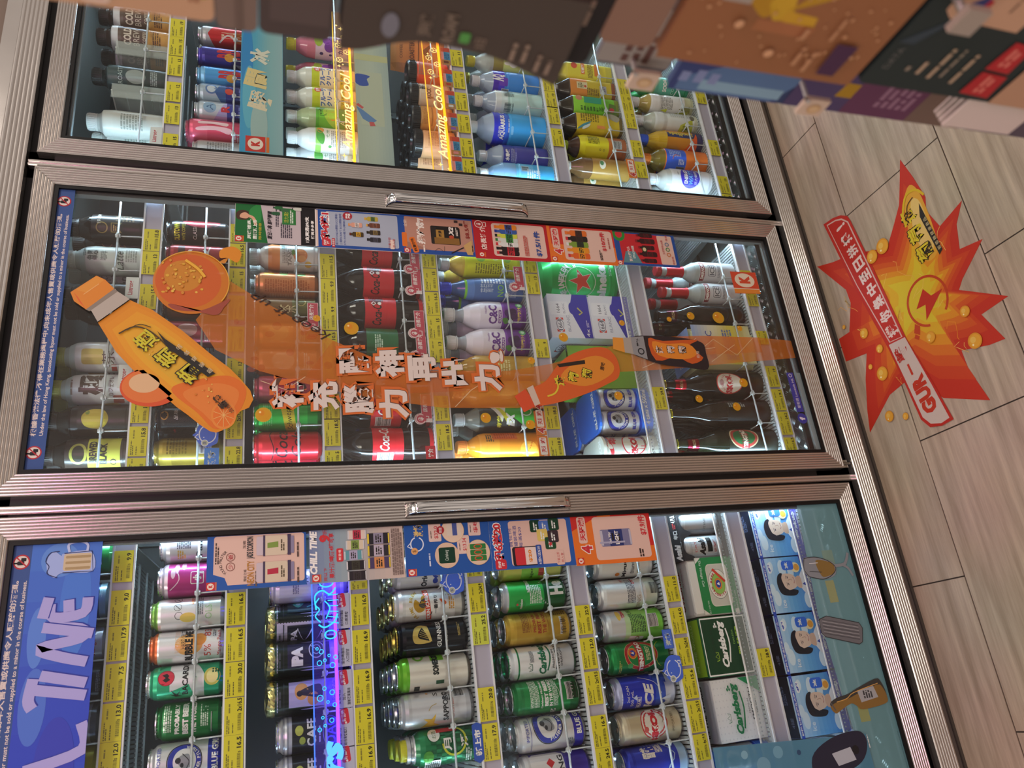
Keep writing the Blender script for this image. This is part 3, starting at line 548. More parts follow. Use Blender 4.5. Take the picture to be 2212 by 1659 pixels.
def carton(front, top, base, name='beer_multipack'): return lambda: box_carton(name, .128, .134, .117, base, {'front': front.sy(.73), 'top': top, 'left': Art().r(0, 0, 110, 110, base).t(0, 30, 90, 12, 'BEST BEER', W_, b=.05).small(0, 0, 80, 30, 5, W_), 'right': Art().t(0, 20, 90, 14, 'BEST BEER', W_, b=.05)}, chamfer=.004)
sku('pils4', 'beer_multipack', 'dark green four-pack carton with white script and a lime top flap', 'multipack',
    carton(Art().r(0, 0, 124, 158, W_, 2).r(0, 0, 118, 152, '#0d3f25', 2).put(carls(4, 10, 1.35, W_)).t(16, -28, 30, 6, 'DANISH', '#8fbf5a').t(10, -44, 62, 11, 'PILSNER', '#a9d23c', b=.02).line([(-30, 34), (-32, 44), (-26, 38), (-22, 46), (-18, 38), (-12, 44), (-14, 34), (-30, 34)], 1.6, '#a9d23c', 0).t(12, 46, 52, 6, '02 04 23', '#1c2a20'), Art().r(0, 0, 122, 120, '#a4d62c').t(0, 6, 96, 12, 'PROBABLY', '#d4f07a', b=.04).t(0, -10, 104, 12, 'BEST BEER', '#d4f07a', b=.05).t(0, -26, 104, 10, 'IN THE WORLD', '#d4f07a', b=.03), '#145a34'))
def patt(c1, c2):
    a = Art().r(0, 0, 126, 160, c1)
    for i in range(10):
        for j in range(13): a.r(-58 + i * 13, -76 + j * 12.6, 3, 3, c2, 0, PI / 4)
    return a
sku('smooth4', 'beer_multipack', 'white four-pack carton with green script and a grey slogan flap', 'multipack',
    carton(patt('#e4e6e6', '#d2d5d7').put(carls(2, 8, 1.4, '#1b7a4c')).t(8, -44, 66, 11, 'SMOOTH', '#4a4f52', b=.02).small(8, -58, 40, 6, 1, '#6a7074').t(4, -32, 30, 5, 'PREMIUM', '#5a5f62').line([(-24, 36), (-26, 46), (-20, 40), (-16, 48), (-12, 40), (-6, 46), (-8, 36), (-24, 36)], 1.4, '#2f7b56', 0).p([(63, -10), (63, -80), (30, -80)], '#1f8a55'), Art().r(0, 0, 122, 118, '#bfc3c6', 10).t(0, 20, 100, 13, 'PROBABLY', '#34393c', b=.05).t(0, 0, 108, 15, 'BEST BEER', '#2a2f32', b=.06).t(0, -20, 108, 13, 'IN THE WORLD', '#2a2f32', b=.05), '#dfe2e3'))
def shrink(name, desc, cat, key, canb, canart, film, cols=2):
    def mk():
        root = empty(name)
        hw = .060 if cols == 2 else .033; R = 29 if cols == 2 else 31.5
        for x in ((-.0295, .0295) if cols == 2 else (0,)):
            for y in (.033, .098): add_can(root, x, y, .002, 140, R, [(z_ * .85, c_) for z_, c_ in canb], canart)
        f = MB(); f.rbox(-hw, hw, 0, .134, .0, .03, .03, film[0], 0, 5); f.rbox(-hw, hw, 0, .134, .1385, .1455, .03, film[0], 0, 5)
        f.art(Art().t(0, -44, 50 * cols, 14, film[1], W_, b=.04), lambda a, b, g: (a, .067 + b * 1.0, .1455 + g))
        f.art(Art().t(0, 15, 46 * cols, 12, film[2], W_, b=.04), lambda a, b, g: (a, -g, b))
        f.build('shrink_wrap', 'gloss', root); return root
    sku(key, name, desc, cat, mk)
shrink('beer_multipack', 'blue shrink-wrapped pack of silver lager cans', 'multipack', 'bg4', [(0, '#2a55c8'), (40, '#dfe2e6')], Art().put(seal(92, .95)).t(0, 48, 54, 9, 'BLUE GIRL', '#2b38a8', b=.04).t(0, 140, 40, 6, 'IMPORTED', '#2b38a8'), ('#2f6fd4', 'BLUE GIRL', '4 cans x 500ml'))
def icepack():
    S_ = Art().grad(0, 6, 128, 176, ['#bfe0f6', '#6fb4ec', '#3a86dc'])
    for x, y, r_ in ((-30, 60, 18), (-10, 70, 14), (38, 20, 20), (30, -10, 16), (-40, -50, 18), (44, 60, 12)): S_.e(x, y, r_, r_ * .7, '#d6ecfa')
    S_.r(0, 84, 132, 11, '#2b4fc0').t(0, 84, 120, 7, '韓國七年全國五大啤酒之一', W_, b=.03).r(40, 66, 24, 12, '#eef6fc', 4).t(40, 66, 18, 9, '4罐', '#2b4fc0', b=.04)
    S_.sp([(-34, -62), (-10, -36), (14, -36), (40, -64), (44, -84), (-40, -84)], '#e9eef4').p([(-18, -84), (-2, -44), (14, -84)], '#3a55b4')
    S_.sp([(-26, 18), (-20, 42), (2, 50), (22, 42), (27, 26), (14, 34), (-2, 34), (-12, 22), (-12, 0), (-16, -22), (-26, -12)], '#25242e', 4)
    S_.sp([(-14, 18), (-6, 32), (10, 35), (23, 26), (25, 6), (21, -14), (10, -26), (0, -26), (-10, -14)], '#e9cdb9', 4).sp([(-6, -22), (14, -22), (16, -40), (-10, -40)], '#dcb9a2', 3)
    S_.sp([(-18, 26), (-2, 40), (20, 38), (26, 24), (16, 30), (4, 28), (-8, 22), (-14, 10)], '#25242e', 4).e(0, 8, 3, 1.5, '#2e2b35', 12).e(16, 8, 3, 1.5, '#2e2b35', 12).line([(9, 8), (11, -4), (7, -6)], 1.1, '#b98a76').sp([(1, -12), (8, -15), (16, -12), (9, -19)], '#f0e6e2', 3).line([(1, -12), (8, -16), (16, -12)], 1.6, '#b5564e').line([(-5, 13), (4, 14)], 1.5, '#2e2b35').line([(12, 14), (20, 13)], 1.5, '#2e2b35')
    S_.e(38, -30, 12, 16, '#f4e2b0').e(38, -34, 8, 10, '#e8a23c').r(44, -2, 22, 44, '#3a6fe0', 8).t(44, 2, 16, 14, '冰', W_, b=.05).p([(-64, -82), (66, -82), (66, -50), (10, -62), (-64, -56)], '#3a2fa0').t(10, -72, 66, 14, '藍冰啤', W_, b=.05).t(-44, 40, 18, 14, 'ice', '#e6f2fc', b=.02)
    side = Art().r(0, 0, 128, 176, '#241f4a').t(-10, 20, 30, 34, '藍冰', '#5a5aa0', b=.05).ring(8, 60, 16, 12, 2, '#8a8fc0').t(8, 60, 18, 8, '-0℃', '#a9adde').r(0, -60, 128, 30, '#2b3fd0').t(0, -60, 80, 18, 'ICE', W_, b=.05, sh=.2)
    top = Art().r(0, 0, 128, 124, '#1f2130').t(-20, 10, 40, 40, '藍冰', '#6a7390', b=.04).ring(-20, 10, 32, 30, 3, '#7a84a8').ring(34, 26, 16, 12, 2, '#8a93b0').t(34, 26, 20, 9, '-0℃', '#a9b0c8').small(24, -30, 40, 24, 4, '#7a84a8').t(-34, -44, 22, 12, '4罐', '#8a93b0')
    return box_carton('beer_multipack', .129, .132, .133, '#2d39c0', {'front': S_.sy(.755), 'left': side.sy(.74), 'right': side, 'top': top}, chamfer=.003, mat='gloss')
sku('icepack', 'beer_multipack', 'blue beer four-pack printed with a smiling dark-haired man', 'multipack', icepack)
# ---------------------------------------------------------------- middle door
def bot(key, desc, prof, bands, cap, lab=None, art=None, name='drink_bottle', cat='bottle', **k):
    sku(key, name, desc, cat, lambda: make_bottle(name, prof, bands, cap, lab, art, **k))
DK = '#1a1512f4'
COF = [(0, 27), (4, 31), (10, 32), (96, 32), (112, 30), (124, 24), (134, 19), (142, 18.5), (150, 18.5)]
bot('coffB', 'black coffee bottle with a round gold badge and ribbon', COF, [(0, '#1d1815')], (19.5, 22, '#2b2521'), (8, 108, [(0, '#211a17')]), Art().ring(-4, 86, 13, 12, 2.4, '#a08a4e').e(-4, 86, 9, 8, '#3a3027').p([(-14, 68), (8, 68), (8, 46), (-3, 54), (-14, 46)], '#8a7744').p([(-12, 66), (6, 66), (6, 50), (-3, 56), (-12, 50)], '#2a221c').small(-3, 60, 14, 8, 2, '#b79f5e').small(22, 40, 20, 40, 6, '#6a5c48').t(20, 92, 30, 7, 'FRESH', '#d9d4c4'))
bot('latte', 'pale latte bottle with grey handwriting', COF, [(0, '#c9d2cc')], (19.5, 22, '#d9ded8'), (6, 124, [(0, '#c3cfca')]), Art().t(6, 98, 24, 22, '韋恩', '#3c4844', b=.02).t(6, 76, 22, 14, '咖啡', '#4a5652').t(-4, 46, 44, 18, 'Latte', '#3c4844', sh=.3).small(8, 22, 30, 24, 5, '#8a948f').small(14, 114, 20, 6, 2, '#5a6662'))
bot('darkB', 'dark cola-coloured bottle, behind the big orange bottle decal', COF, [(0, '#1b1614')], (19.5, 22, '#1b1817'), (8, 108, [(0, '#241d1a')]), Art().ring(10, 90, 14, 12, 1.6, '#d9d4cc').t(10, 90, 16, 9, 'Lu', '#d9d4cc'))
bot('whitecapA', 'white coffee bottle with a gold ringed cap and yellow patch', COF, [(0, '#c9ccc8')], (19.5, 24, '#9c9a4e'), (6, 124, [(0, '#d3d8d6')]), Art().r(-4, 80, 34, 40, '#c9b765', 6).t(-6, 50, 30, 24, '茶', '#5a4c44').r(-30, 40, 18, 10, '#b5423a'))
bot('kiwami', 'white bottle with one big brown brush-painted character', COF, [(0, '#cfd2ce')], (19.5, 24, '#a3a14e'), (6, 124, [(0, '#d5dadb'), (30, '#cfd6d8')]), Art().t(8, 76, 48, 46, '極', '#4a352c', b=.07).t(4, 40, 46, 9, 'カフェオレ', '#5f4a3e').r(-26, 26, 20, 20, '#a0584a', 2).small(10, 112, 50, 6, 1, '#8a7a70').sp([(-50, 100), (-40, 60), (-36, 30), (-56, 30)], '#c9b27a'))
bot('lemonB', 'dark bottle printed with a yellow lemon', COF, [(0, '#2a241f')], (19.5, 22, '#27211d'), (8, 108, [(0, '#332b25')]), Art().sp([(-20, 60), (-14, 82), (6, 88), (22, 72), (20, 50), (2, 40), (-14, 46)], '#b9a53c').e(14, 78, 5, 4, '#7a8a34'))
bot('brewB', 'dark bottle with a lime label reading BREWED BLACK, last before the frame', COF, [(0, '#241d18')], (19.5, 22, '#221c19'), (8, 112, [(0, '#3a302a'), (14, '#b9b94a'), (72, '#3a302a')]), Art().e(-2, 88, 22, 16, '#a8a84c').e(-2, 88, 17, 11, '#2c2a20').t(2, 62, 46, 14, 'BREWED', '#26241c', b=.05).t(-2, 44, 44, 14, 'BLACK', '#26241c', b=.05).t(-20, 26, 14, 12, 'O', '#26241c'))
can('oldtown', 'black coffee can with yellow town lettering', 135, 29, [(0, '#1f1a1b')], Art().t(-4, 112, 42, 12, 'OLDTOWN', '#d9d23c', b=.04).t(-4, 98, 40, 7, 'WHITE COFFEE', '#d9d23c').t(-2, 74, 36, 8, 'CLASSIC', '#e6dada').e(24, 60, 16, 40, '#8f2430').r(0, 36, 60, 20, '#2a2022'))
can('redcan', 'dark red cola can with a big white swirl', 135, 29, [(0, '#5a1a20'), (20, '#8f2028')], Art().t(2, 66, 22, 44, 'C', '#e3dada', b=.01).line([(-20, 30), (0, 44), (24, 40)], 3, '#e3dada').r(0, 100, 50, 14, '#3a1418'))
can('silvercan', 'silver coffee can seen through the orange bottle decal', 135, 29, [(0, '#8a6a40'), (40, '#b99a62')], Art().e(0, 80, 20, 26, '#d9c08a').t(0, 80, 34, 10, 'COFFEE', '#4a2f1c'))
can('browncan', 'brown coffee can behind the orange bottle decal', 135, 29, [(0, '#5a3c28'), (60, '#76502f')], Art().e(0, 76, 18, 20, '#c9a468').small(0, 40, 40, 16, 4, '#d9c29a'))
can('pinkcanB2', 'pink lychee drink can behind the lower edge of the orange bottle decal', 135, 29, [(0, '#b5475a')], Art().e(6, 80, 16, 20, '#e3b6b4').small(0, 40, 40, 14, 3, '#f0d9d4'))
can('blackB2', 'glossy black can with a gold leaf and small white characters', 135, 29, [(0, '#1d1a1d')], Art().e(6, 116, 10, 8, '#a8803c').t(8, 94, 22, 8, '品味', '#d9d4d2').r(-30, 110, 10, 30, '#a02a34').small(0, 40, 40, 20, 4, '#6a6060').t(24, 60, 12, 14, '茶', '#b9b0aa'))
can('goldB2', 'dull gold can with a barcode, last before the frame', 135, 29, [(0, '#8a7428'), (100, '#a38c34')], Art().small(12, 90, 40, 40, 7, '#6a5a1e').bars(8, 36, 30, 22, True))
B3 = [(0, 24), (3, 28), (10, 31), (104, 31), (120, 27), (130, 19), (138, 18), (146, 18)]
bot('tangB3', 'white juice bottle printed with an orange, white caps stacked behind', B3, [(0, '#d3cdc4')], (19.5, 20, '#dfe6e2'), (6, 112, [(0, '#ddd5cc'), (86, '#e08a4c')]), Art().e(2, 40, 17, 16, '#d9824a').e(8, 56, 8, 4, '#5f8a3c').e(-6, 36, 8, 9, '#e6a05c').small(4, 74, 44, 14, 4, '#9a9088').t(-4, 64, 40, 9, 'TANG', '#8a7f76', b=.03).e(-20, 22, 8, 8, '#e3b64a').t(24, 78, 20, 8, '果', '#3f8f86'))
can('orangeB3', 'orange juice can with a fruit and leaf border', 142, 31, [(0, '#cf7a44'), (20, '#d98a54')], Art().r(26, 70, 12, 124, '#f0d9b4').e(30, 110, 8, 12, '#e6c23c').e(30, 78, 8, 10, '#7fae4a').e(30, 40, 8, 12, '#5f9f4a').small(-6, 70, 30, 100, 18, '#b5602c').small(-30, 70, 10, 80, 14, '#e3a676'))
can('greenteaB3', 'dark green tea can behind the orange ribbon', 142, 31, [(0, '#6a6a3c'), (60, '#7a5a34')], Art().t(0, 70, 20, 40, '茶', '#d9c99a').ring(20, 40, 12, 10, 1.5, '#c9b46a'))
can('amberB3', 'amber juice can behind the orange ribbon', 142, 31, [(0, '#c9742c'), (60, '#e08a34')], Art().e(4, 90, 18, 22, '#f0b45c').small(0, 40, 40, 16, 4, '#f3d9a4'))
can('peachB3', 'peach coloured can beside the white slogan lettering', 142, 31, [(0, '#d98a5c')], Art().e(0, 80, 20, 24, '#f0c09a').small(0, 30, 40, 14, 3, '#fbe6d2'))
can('pinkB3', 'pink soda can with dark handwriting, above the green one', 142, 31, [(0, '#c9485c'), (100, '#d9667a')], Art().t(0, 54, 24, 46, 'C', '#4a2430', sh=.2).line([(-20, 96), (4, 104), (24, 92)], 2, '#f0c9cf'))
can('schwB3', 'bright green soda can with a diagonal yellow band', 142, 31, [(0, '#1f9a3c'), (30, '#2fc24a'), (110, '#3fd25a')], Art().p([(-50, 50), (-50, 72), (50, 92), (50, 64)], '#e0d23c').t(0, 68, 70, 15, 'Schweppes', '#2a3a1c', sh=.25, rot=.15).small(6, 112, 60, 20, 5, '#9af0a4', fill=.3))
can('cokeB3', 'red cola can with dark script lettering', 142, 31, [(0, '#c9202c'), (100, '#d8303a')], Art().t(2, 84, 66, 26, 'Coca', '#3a1a20', sh=.3, b=.01).t(2, 54, 60, 20, 'Cola', '#3a1a20', sh=.3, b=.01).line([(-40, 104), (-10, 100), (20, 108), (40, 102)], 2, '#4a1c24'))
CO = [(0, 30), (4, 36), (10, 40), (52, 41), (78, 38), (88, 39.5), (142, 40.5), (160, 37), (182, 26), (200, 17), (214, 13.5), (224, 13.5)]
def colaart(c): return Art().t(-2, 110, 70, 22, 'Coca-Cola', c, sh=.3, b=.02).small(34, 112, 24, 34, 9, c).r(18, 118, 9, 9, W_, 0, PI / 4).r(18, 118, 5, 5, '#7a1a20', 0, PI / 4).e(18, 104, 4.5, 4.5, W_)
bot('cokezero', 'large cola bottle with a red band and black script', CO, [(0, DK)], (15, 19, '#1a1517'), (86, 138, [(0, '#c9242e')]), colaart('#2a1214'))
bot('cokegreen', 'large dark soda bottle with a green band, half hidden by slogan letters', CO, [(0, DK)], (15, 19, '#2f7a44'), (86, 138, [(0, '#1f6a3c')]), Art().small(0, 110, 40, 20, 4, '#bfe0c8'))
bot('waterB4', 'clear soda bottle behind the white slogan lettering', CO, [(0, '#c3d0d888')], (15, 19, '#c9d6dd'), (86, 138, [(0, '#b9cbd8')]), Art().small(0, 110, 50, 24, 4, '#5a78a0'))
bot('orangesoda', 'orange soda bottle glowing behind the ribbon decal', CO, [(0, '#e0902cee')], (15, 19, '#e07a24'), (86, 138, [(0, '#d96a24')]), Art().t(0, 110, 50, 20, 'Fanta', W_, b=.04))
bot('lemonsoda', 'yellow soda bottle glowing behind the ribbon decal', CO, [(0, '#d9c02cee')], (15, 19, '#d9a824'), (86, 138, [(0, '#c9a824')]), Art().t(0, 110, 50, 20, 'LEMON', W_, b=.04))
bot('cokered', 'large cola bottle with a red band and white script beside the frame', CO, [(0, '#1f1713e8')], (15, 19, '#b51c26'), (84, 136, [(0, '#d0222c')]), Art().t(18, 110, 70, 22, 'Coca-Cola', W_, sh=.3, b=.02).bars(-34, 108, 24, 34, True))
P500 = [(0, 24), (3, 30), (9, 32), (140, 32), (152, 29), (166, 22), (178, 14), (184, 13.5), (196, 13.5)]
bot('yellowB5', 'yellow lemon drink bottle with a white cap', P500, [(0, '#d9b84c')], (15, 20, '#eceeec'), (4, 146, [(0, '#dfe02a')]), Art().small(-14, 74, 26, 90, 14, '#8a8a1c').e(12, 104, 9, 11, '#8fc24a').ring(20, 66, 11, 11, 2, '#f0ecb0').e(20, 66, 7, 7, '#f3efc4').e(12, 34, 9, 9, '#9fc84a').e(32, 120, 12, 13, '#efe9a8').t(34, 80, 12, 60, '檸檬', '#4fb0a4'))
bot('blueB5', 'blue grape drink bottle with a royal blue cap and lime ring', [(0, 22), (4, 29), (12, 32), (60, 33), (110, 30), (150, 24), (168, 17), (182, 13.5), (200, 13.5)], [(0, '#3f5f9ce8')], (15.5, 26, '#2b44d4'), (14, 150, [(0, '#4f74b4'), (126, '#5f8ad0'), (144, '#7fcc3c')]), Art().small(20, 80, 18, 60, 8, '#dfe8f4').t(-2, 96, 22, 34, '葡萄', '#b9cfe8').t(-8, 60, 30, 16, 'NO', '#8fd24a').small(0, 30, 50, 24, 7, '#cfdcf0', fill=.3).e(28, 50, 8, 9, '#c9d9ec'))
def cnc(): return Art().t(-2, 88, 50, 22, 'C&C', '#6a3f8f', b=.04).r(-8, 70, 34, 8, '#7a4a9c', 3).t(-8, 70, 28, 5, 'GRAPE', W_).t(10, 106, 24, 6, 'Healthy', '#7a4a9c', sh=.3).e(-10, 44, 9, 9, '#3c2352').e(2, 50, 9, 9, '#4a2c64').e(6, 36, 9, 9, '#3c2352').e(-6, 32, 8, 8, '#4a2c64').sp([(-26, 56), (-14, 64), (-10, 54), (-20, 46)], '#4f8a3c').t(-2, 20, 44, 9, '葡萄汁', '#d9c46a', b=.03).e(26, 18, 9, 9, '#5fb06a').e(26, 18, 5, 5, '#bfe6c4')
bot('cnc', 'white and purple grape drink bottle with a white cap', [(0, 26), (4, 32), (12, 36), (92, 37), (120, 35), (144, 27), (160, 18), (172, 14.5), (196, 14.5)], [(0, '#5a2f7a'), (60, '#cfd2e0'), (158, '#b9c3cfd0')], (17, 24, '#eef2ee'), (4, 158, [(0, '#6b3390'), (58, '#7d45a6'), (64, '#e3e0ee')]), cnc(), extra=lambda root: MB().lathe([(.2069, .011, '#2f9a5c'), (.2078, .0105)], 24).build('cap_disc', 'satin', root))
bot('juiceB5', 'orange juice bottle with an orange cap behind the slogan lettering', P500, [(0, '#d99a3c')], (15, 20, '#f08a2c'), (4, 146, [(0, '#e0a02c')]), Art().e(0, 80, 18, 22, '#f0c05c').small(0, 40, 40, 14, 3, '#fbe8b4'))
bot('yellB5', 'bottle with a yellow neck sleeve glowing behind the ribbon decal', P500, [(0, '#b98a34')], (15, 26, '#e0c84a'), (4, 146, [(0, '#c9a03c')]), Art().small(0, 80, 40, 40, 6, '#f3e2a4'))
bot('greenB5', 'black and lime sports drink bottle with a clear cap', P500, [(0, '#26241f'), (130, '#8a8f86c0')], (15, 20, '#c3c9c6'), (4, 150, [(0, '#1e1d1c'), (60, '#33332e')]), Art().sp([(-30, 20), (-6, 60), (24, 96), (40, 60), (30, 20)], '#3fae3a').p([(-10, 96), (36, 126), (30, 84)], '#e6e8e0').p([(-20, 80), (30, 110), (28, 98), (-14, 70)], '#d2d83c').t(-10, 104, 30, 12, '有効', '#e6e24a', b=.04, sh=.3).t(-4, 76, 34, 20, 'EX', '#e9ece6', b=.08, sh=.3).ring(16, 36, 12, 14, 2.4, '#e6ece0').ring(30, 26, 10, 12, 2.4, '#e6ece0'))
bot('orangeB5', 'bright orange drink bottle with an orange cap beside the frame', P500, [(0, '#e8962a')], (15, 20, '#f39440'), (4, 156, [(0, '#e08a24'), (110, '#efa034')]), Art().small(18, 132, 20, 20, 4, '#5a4a34').r(26, 96, 26, 60, '#d96a2c').small(26, 96, 20, 50, 9, '#b84a20').line([(-30, 60), (-14, 40), (8, 30)], 3, '#d9701c').e(-10, 40, 18, 20, '#f3b040'))
def keg():
    root = empty('beer_keg'); mb = MB()
    pr = [(0, 66), (6, 74), (16, 78), (24, 76), (34, 79), (176, 79), (196, 74), (216, 60), (232, 42), (240, 30), (244, 30)]
    mb.lathe(banded(pr, [(0, '#1c9a44'), (30, '#2fb85a'), (176, '#1fa34a')]), 48)
    a = Art().ring(-6, 118, 44, 44, 1.6, W_).arct(-6, 118, 47, 8, 'AMSTERDAM', W_, PI * .95, PI * .05, .02).e(-6, 118, 36, 36, '#3fd070').star(-4, 116, 34, '#e6493c', 5, .4).star(-4, 116, 37, W_, 5, .42)
    a.ops = a.ops[:-2] + [a.ops[-1], a.ops[-2]]
    a.t(-8, 56, 140, 28, 'Heineken', W_, b=.05).arct(-6, 118, 56, 15, 'HEINEKEN', W_, PI * .78, PI * .22, .05).small(34, 30, 40, 10, 2, '#bff0cc')
    mb.art(a, wrap(pr), maxw=10, maxh=16); mb.build('body', 'can', root)
    MB().lathe([(.244, .026, '#1f7a3c'), (.256, .024), (.258, .012)], 28).build('tap_cap', 'satin', root)
    return root
sku('keg', 'beer_keg', 'big green party keg with a red star under the posters', 'keg', keg)
def blanc():
    def mini(x): return Art().r(x, 0, 42, 34, '#eceef4').r(x - 2, -17, 42, 8, '#3a36a0')
    F = Art().r(0, 0, 126, 112, '#e3e6ee').p([(-63, -56), (63, -56), (63, -14), (20, -2), (-63, -34)], '#3b38a4').r(22, 26, 38, 52, '#eef0f5', 4).e(22, -8, 17, 8, '#3b38a4').t(22, 30, 26, 9, '1664', '#3a3c52').t(22, 14, 30, 6, 'BLANC', '#8a90a4').t(-26, 30, 30, 11, '1664', '#3a3c52').ring(-26, 30, 17, 10, 1.2, '#4a5068').p([(-46, 40), (-38, 40), (-46, 30)], '#d8443c').p([(-6, 40), (-14, 40), (-6, 30)], '#d8443c').p([(-46, 20), (-38, 20), (-46, 28)], '#d8443c').p([(-6, 20), (-14, 20), (-6, 28)], '#d8443c').t(-22, 6, 46, 8, 'BLANC', '#9aa0b4').line([(4, -26), (10, -36), (24, -24)], 4, '#c9c46a', 0).t(-48, -44, 22, 9, '4x', W_).small(-22, -46, 20, 8, 2, '#b9b6e0')
    L = Art().t(0, 10, 40, 14, '1664', '#3a3c52').ring(0, 10, 24, 13, 1.4, '#4a5068').p([(-22, 22), (-12, 22), (-22, 12)], '#d8443c').t(0, -10, 50, 9, 'BLANC', '#9aa0b4')
    return box_carton('beer_multipack', .122, .13, .116, '#dfe3ee', {'front': F, 'left': L, 'top': Art().put(L, 0, 0, 1.5)}, chamfer=.004)
sku('blanc', 'beer_multipack', 'white and blue wheat beer four-pack with a blue ribbon', 'multipack', blanc)
def limepack(): return box_carton('beer_multipack', .118, .13, .18, '#8fc94a', {'front': Art().r(0, 0, 120, 180, '#9ad252').e(0, 30, 40, 36, '#e6f0d2').t(0, 30, 60, 20, 'LITE', '#3a7a2c', b=.04), 'top': Art().r(0, 0, 110, 110, '#a6d864').small(0, 10, 70, 30, 4, '#f0f8e0')}, chamfer=.03)
sku('limepack', 'beer_multipack', 'lime green pack behind the small orange bottle decal', 'multipack', limepack)
shrink('beer_multipack', 'white shrink-wrapped roll of beige lager cans with a red badge', 'multipack', 'skolpack', [(0, '#d5d2c4')], Art().e(6, 62, 31, 32, '#c8323a').e(6, 62, 28, 29, '#ebe8da').t(4, 62, 58, 18, 'SKOL', '#c8323a', b=.07).t(20, 118, 30, 22, '啤酒', '#c8323a', b=.05).sp([(-40, 130), (-20, 116), (10, 124), (4, 132), (-20, 124)], '#c8323a').small(20, 30, 40, 12, 3, '#9a958a'), ('#d9dacb', 'SKOL', '輕爽啤酒'), 1)
SM = [(0, 26), (3, 30), (10, 31), (100, 31.5), (124, 28), (146, 17), (160, 14), (210, 13), (216, 14.5), (222, 13), (232, 13)]
bot('smir', 'frosted vodka mixer bottle with a bright red neck wrap', SM, [(0, '#bdc9c8d8')], (15, 12, '#b5202a'), (40, 112, [(0, '#d3d6da')]), Art().r(0, 104, 60, 13, '#8a2430').t(0, 104, 48, 9, 'SMIRNOFF', W_, b=.03).r(2, 74, 34, 24, '#5a5f68', 4).r(2, 74, 31, 21, '#d9dce0', 3).t(2, 74, 26, 15, 'ICE', '#5a5f68', b=.02).small(4, 52, 44, 8, 2, '#8a8f96'), name='liquor_bottle', extra=lambda root: MB().lathe([(.154, .0165, '#c8202e'), (.158, .0152), (.204, .0142), (.206, .0135)], 28, cap0=False, cap1=False).build('neck_wrap', 'can', root))
BR = [(0, 30), (4, 35), (12, 37), (150, 37), (178, 33), (206, 21), (230, 16), (268, 13.5), (276, 14.5), (284, 13)]
def brown(key, desc, crownc, lab=None, art=None, neck=None, c='#1d130df0', H=1.):
    bot(key, desc, [(z * H, r) for z, r in BR], [(0, c)], (15.5, 12, crownc), lab, art, name='beer_bottle', crown=True,
        extra=(lambda root: (lambda m: (m.lathe([(.222 * H, .0185, neck), (.246 * H, .0162), (.252 * H, .0158)], 28, cap0=False, cap1=False), m.art(Art().t(0, 236 * H, 24, 9, 'SKOL' if neck != '#8f1c2c' else 'TSINGTAO', '#efe6c4', b=.03), lambda a, b, h: (.0172 * sin(a / .0172), -(.0180 + h) * cos(a / .0172), b)), m.build('neck_label', 'foil', root)))(MB())) if neck else None)
brown('darkB7a', 'dark bottle with a pink neck edge, beside the frosted bottles', '#1c1718', None, None, '#5a2a34', '#1a1210f4', .92)
brown('darkB7b', 'dark bottle with pink neck edge and hooked pull ring, under the yellow pack', '#1c1718', None, None, '#4a2430', '#1a1210f4', .92)
brown('skolb', 'brown beer bottle with red foil neck and round white label', '#c8a83c', (62, 146, [(0, '#221711')]), Art().e(2, 104, 32, 40, '#d2483c').e(2, 104, 29, 37, '#efe9dc').t(0, 104, 54, 20, 'SKOL', '#c8303a', b=.07).e(2, 128, 8, 7, '#c9a0a0').arct(2, 104, 24, 5, 'LAGER BEER', '#c8303a', PI * .9, PI * .1), '#c82430')
brown('yellcap', 'brown beer bottle with a bright yellow crown cap', '#d9c42c', (70, 130, [(0, '#1b130e')]), Art().small(20, 100, 14, 50, 8, '#8f9a9c'))
brown('tsingb', 'green-black beer bottle with a dark red neck label and red and green crest', '#b9b03c', (56, 146, [(0, '#1c1f14')]), Art().ring(14, 100, 32, 42, 3, '#d9c9a0').ring(14, 100, 29, 39, 7, '#b0443a').e(14, 100, 22, 32, '#1f6a3c').r(14, 98, 62, 22, '#9a1f2c').t(10, 98, 56, 14, 'TSINGTAO', '#f0e9dc', b=.05), '#8f1c2c', '#15190ef2')
def yellbox(): return box_carton('beer_multipack', .12, .12, .19, '#d9d5a4', {'front': Art().grad(0, 0, 116, 180, ['#9ab4e6', '#e9e6c9', '#e3d23c', '#d9d9b0']).small(0, -20, 90, 40, 5, '#6a7ab0').t(0, 40, 80, 20, 'BLANC', '#3a4aa0'), 'top': Art().r(0, 0, 110, 100, '#8fa9e0').small(0, 0, 80, 50, 5, '#e6ecfb')}, chamfer=.03)
sku('yellbox', 'beer_multipack', 'blue and yellow shrink pack just above the orange ribbon', 'multipack', yellbox)
# ---------------------------------------------------------------- right-hand door
CUP = [(0, 24), (4, 29), (12, 30), (110, 32), (132, 30), (140, 22), (150, 19), (160, 19)]
bot('brownC1', 'brown cold brew coffee bottle with a cream top', CUP, [(0, '#4a3a30')], (20, 20, '#3a302a'), (6, 134, [(0, '#c9984e'), (52, '#5a463a'), (118, '#d2d6da')]), Art().t(0, 96, 44, 18, 'COLD', '#d9cfc0', b=.04).t(0, 76, 44, 14, 'BREW', '#c9bfb0').small(0, 30, 40, 20, 4, '#6a4a24').t(0, 58, 30, 7, 'COFFEE', '#e6d9c4'))
bot('tealC1', 'dark teal coffee bottle behind the clear display tray', CUP, [(0, '#26302f')], (20, 20, '#202625'), (6, 134, [(0, '#3a4442'), (90, '#2c4244')]), Art().e(0, 70, 18, 22, '#8f9a94').small(0, 30, 36, 16, 4, '#9aa6a2').t(0, 104, 40, 10, 'ROAST', '#a9bcb8'))
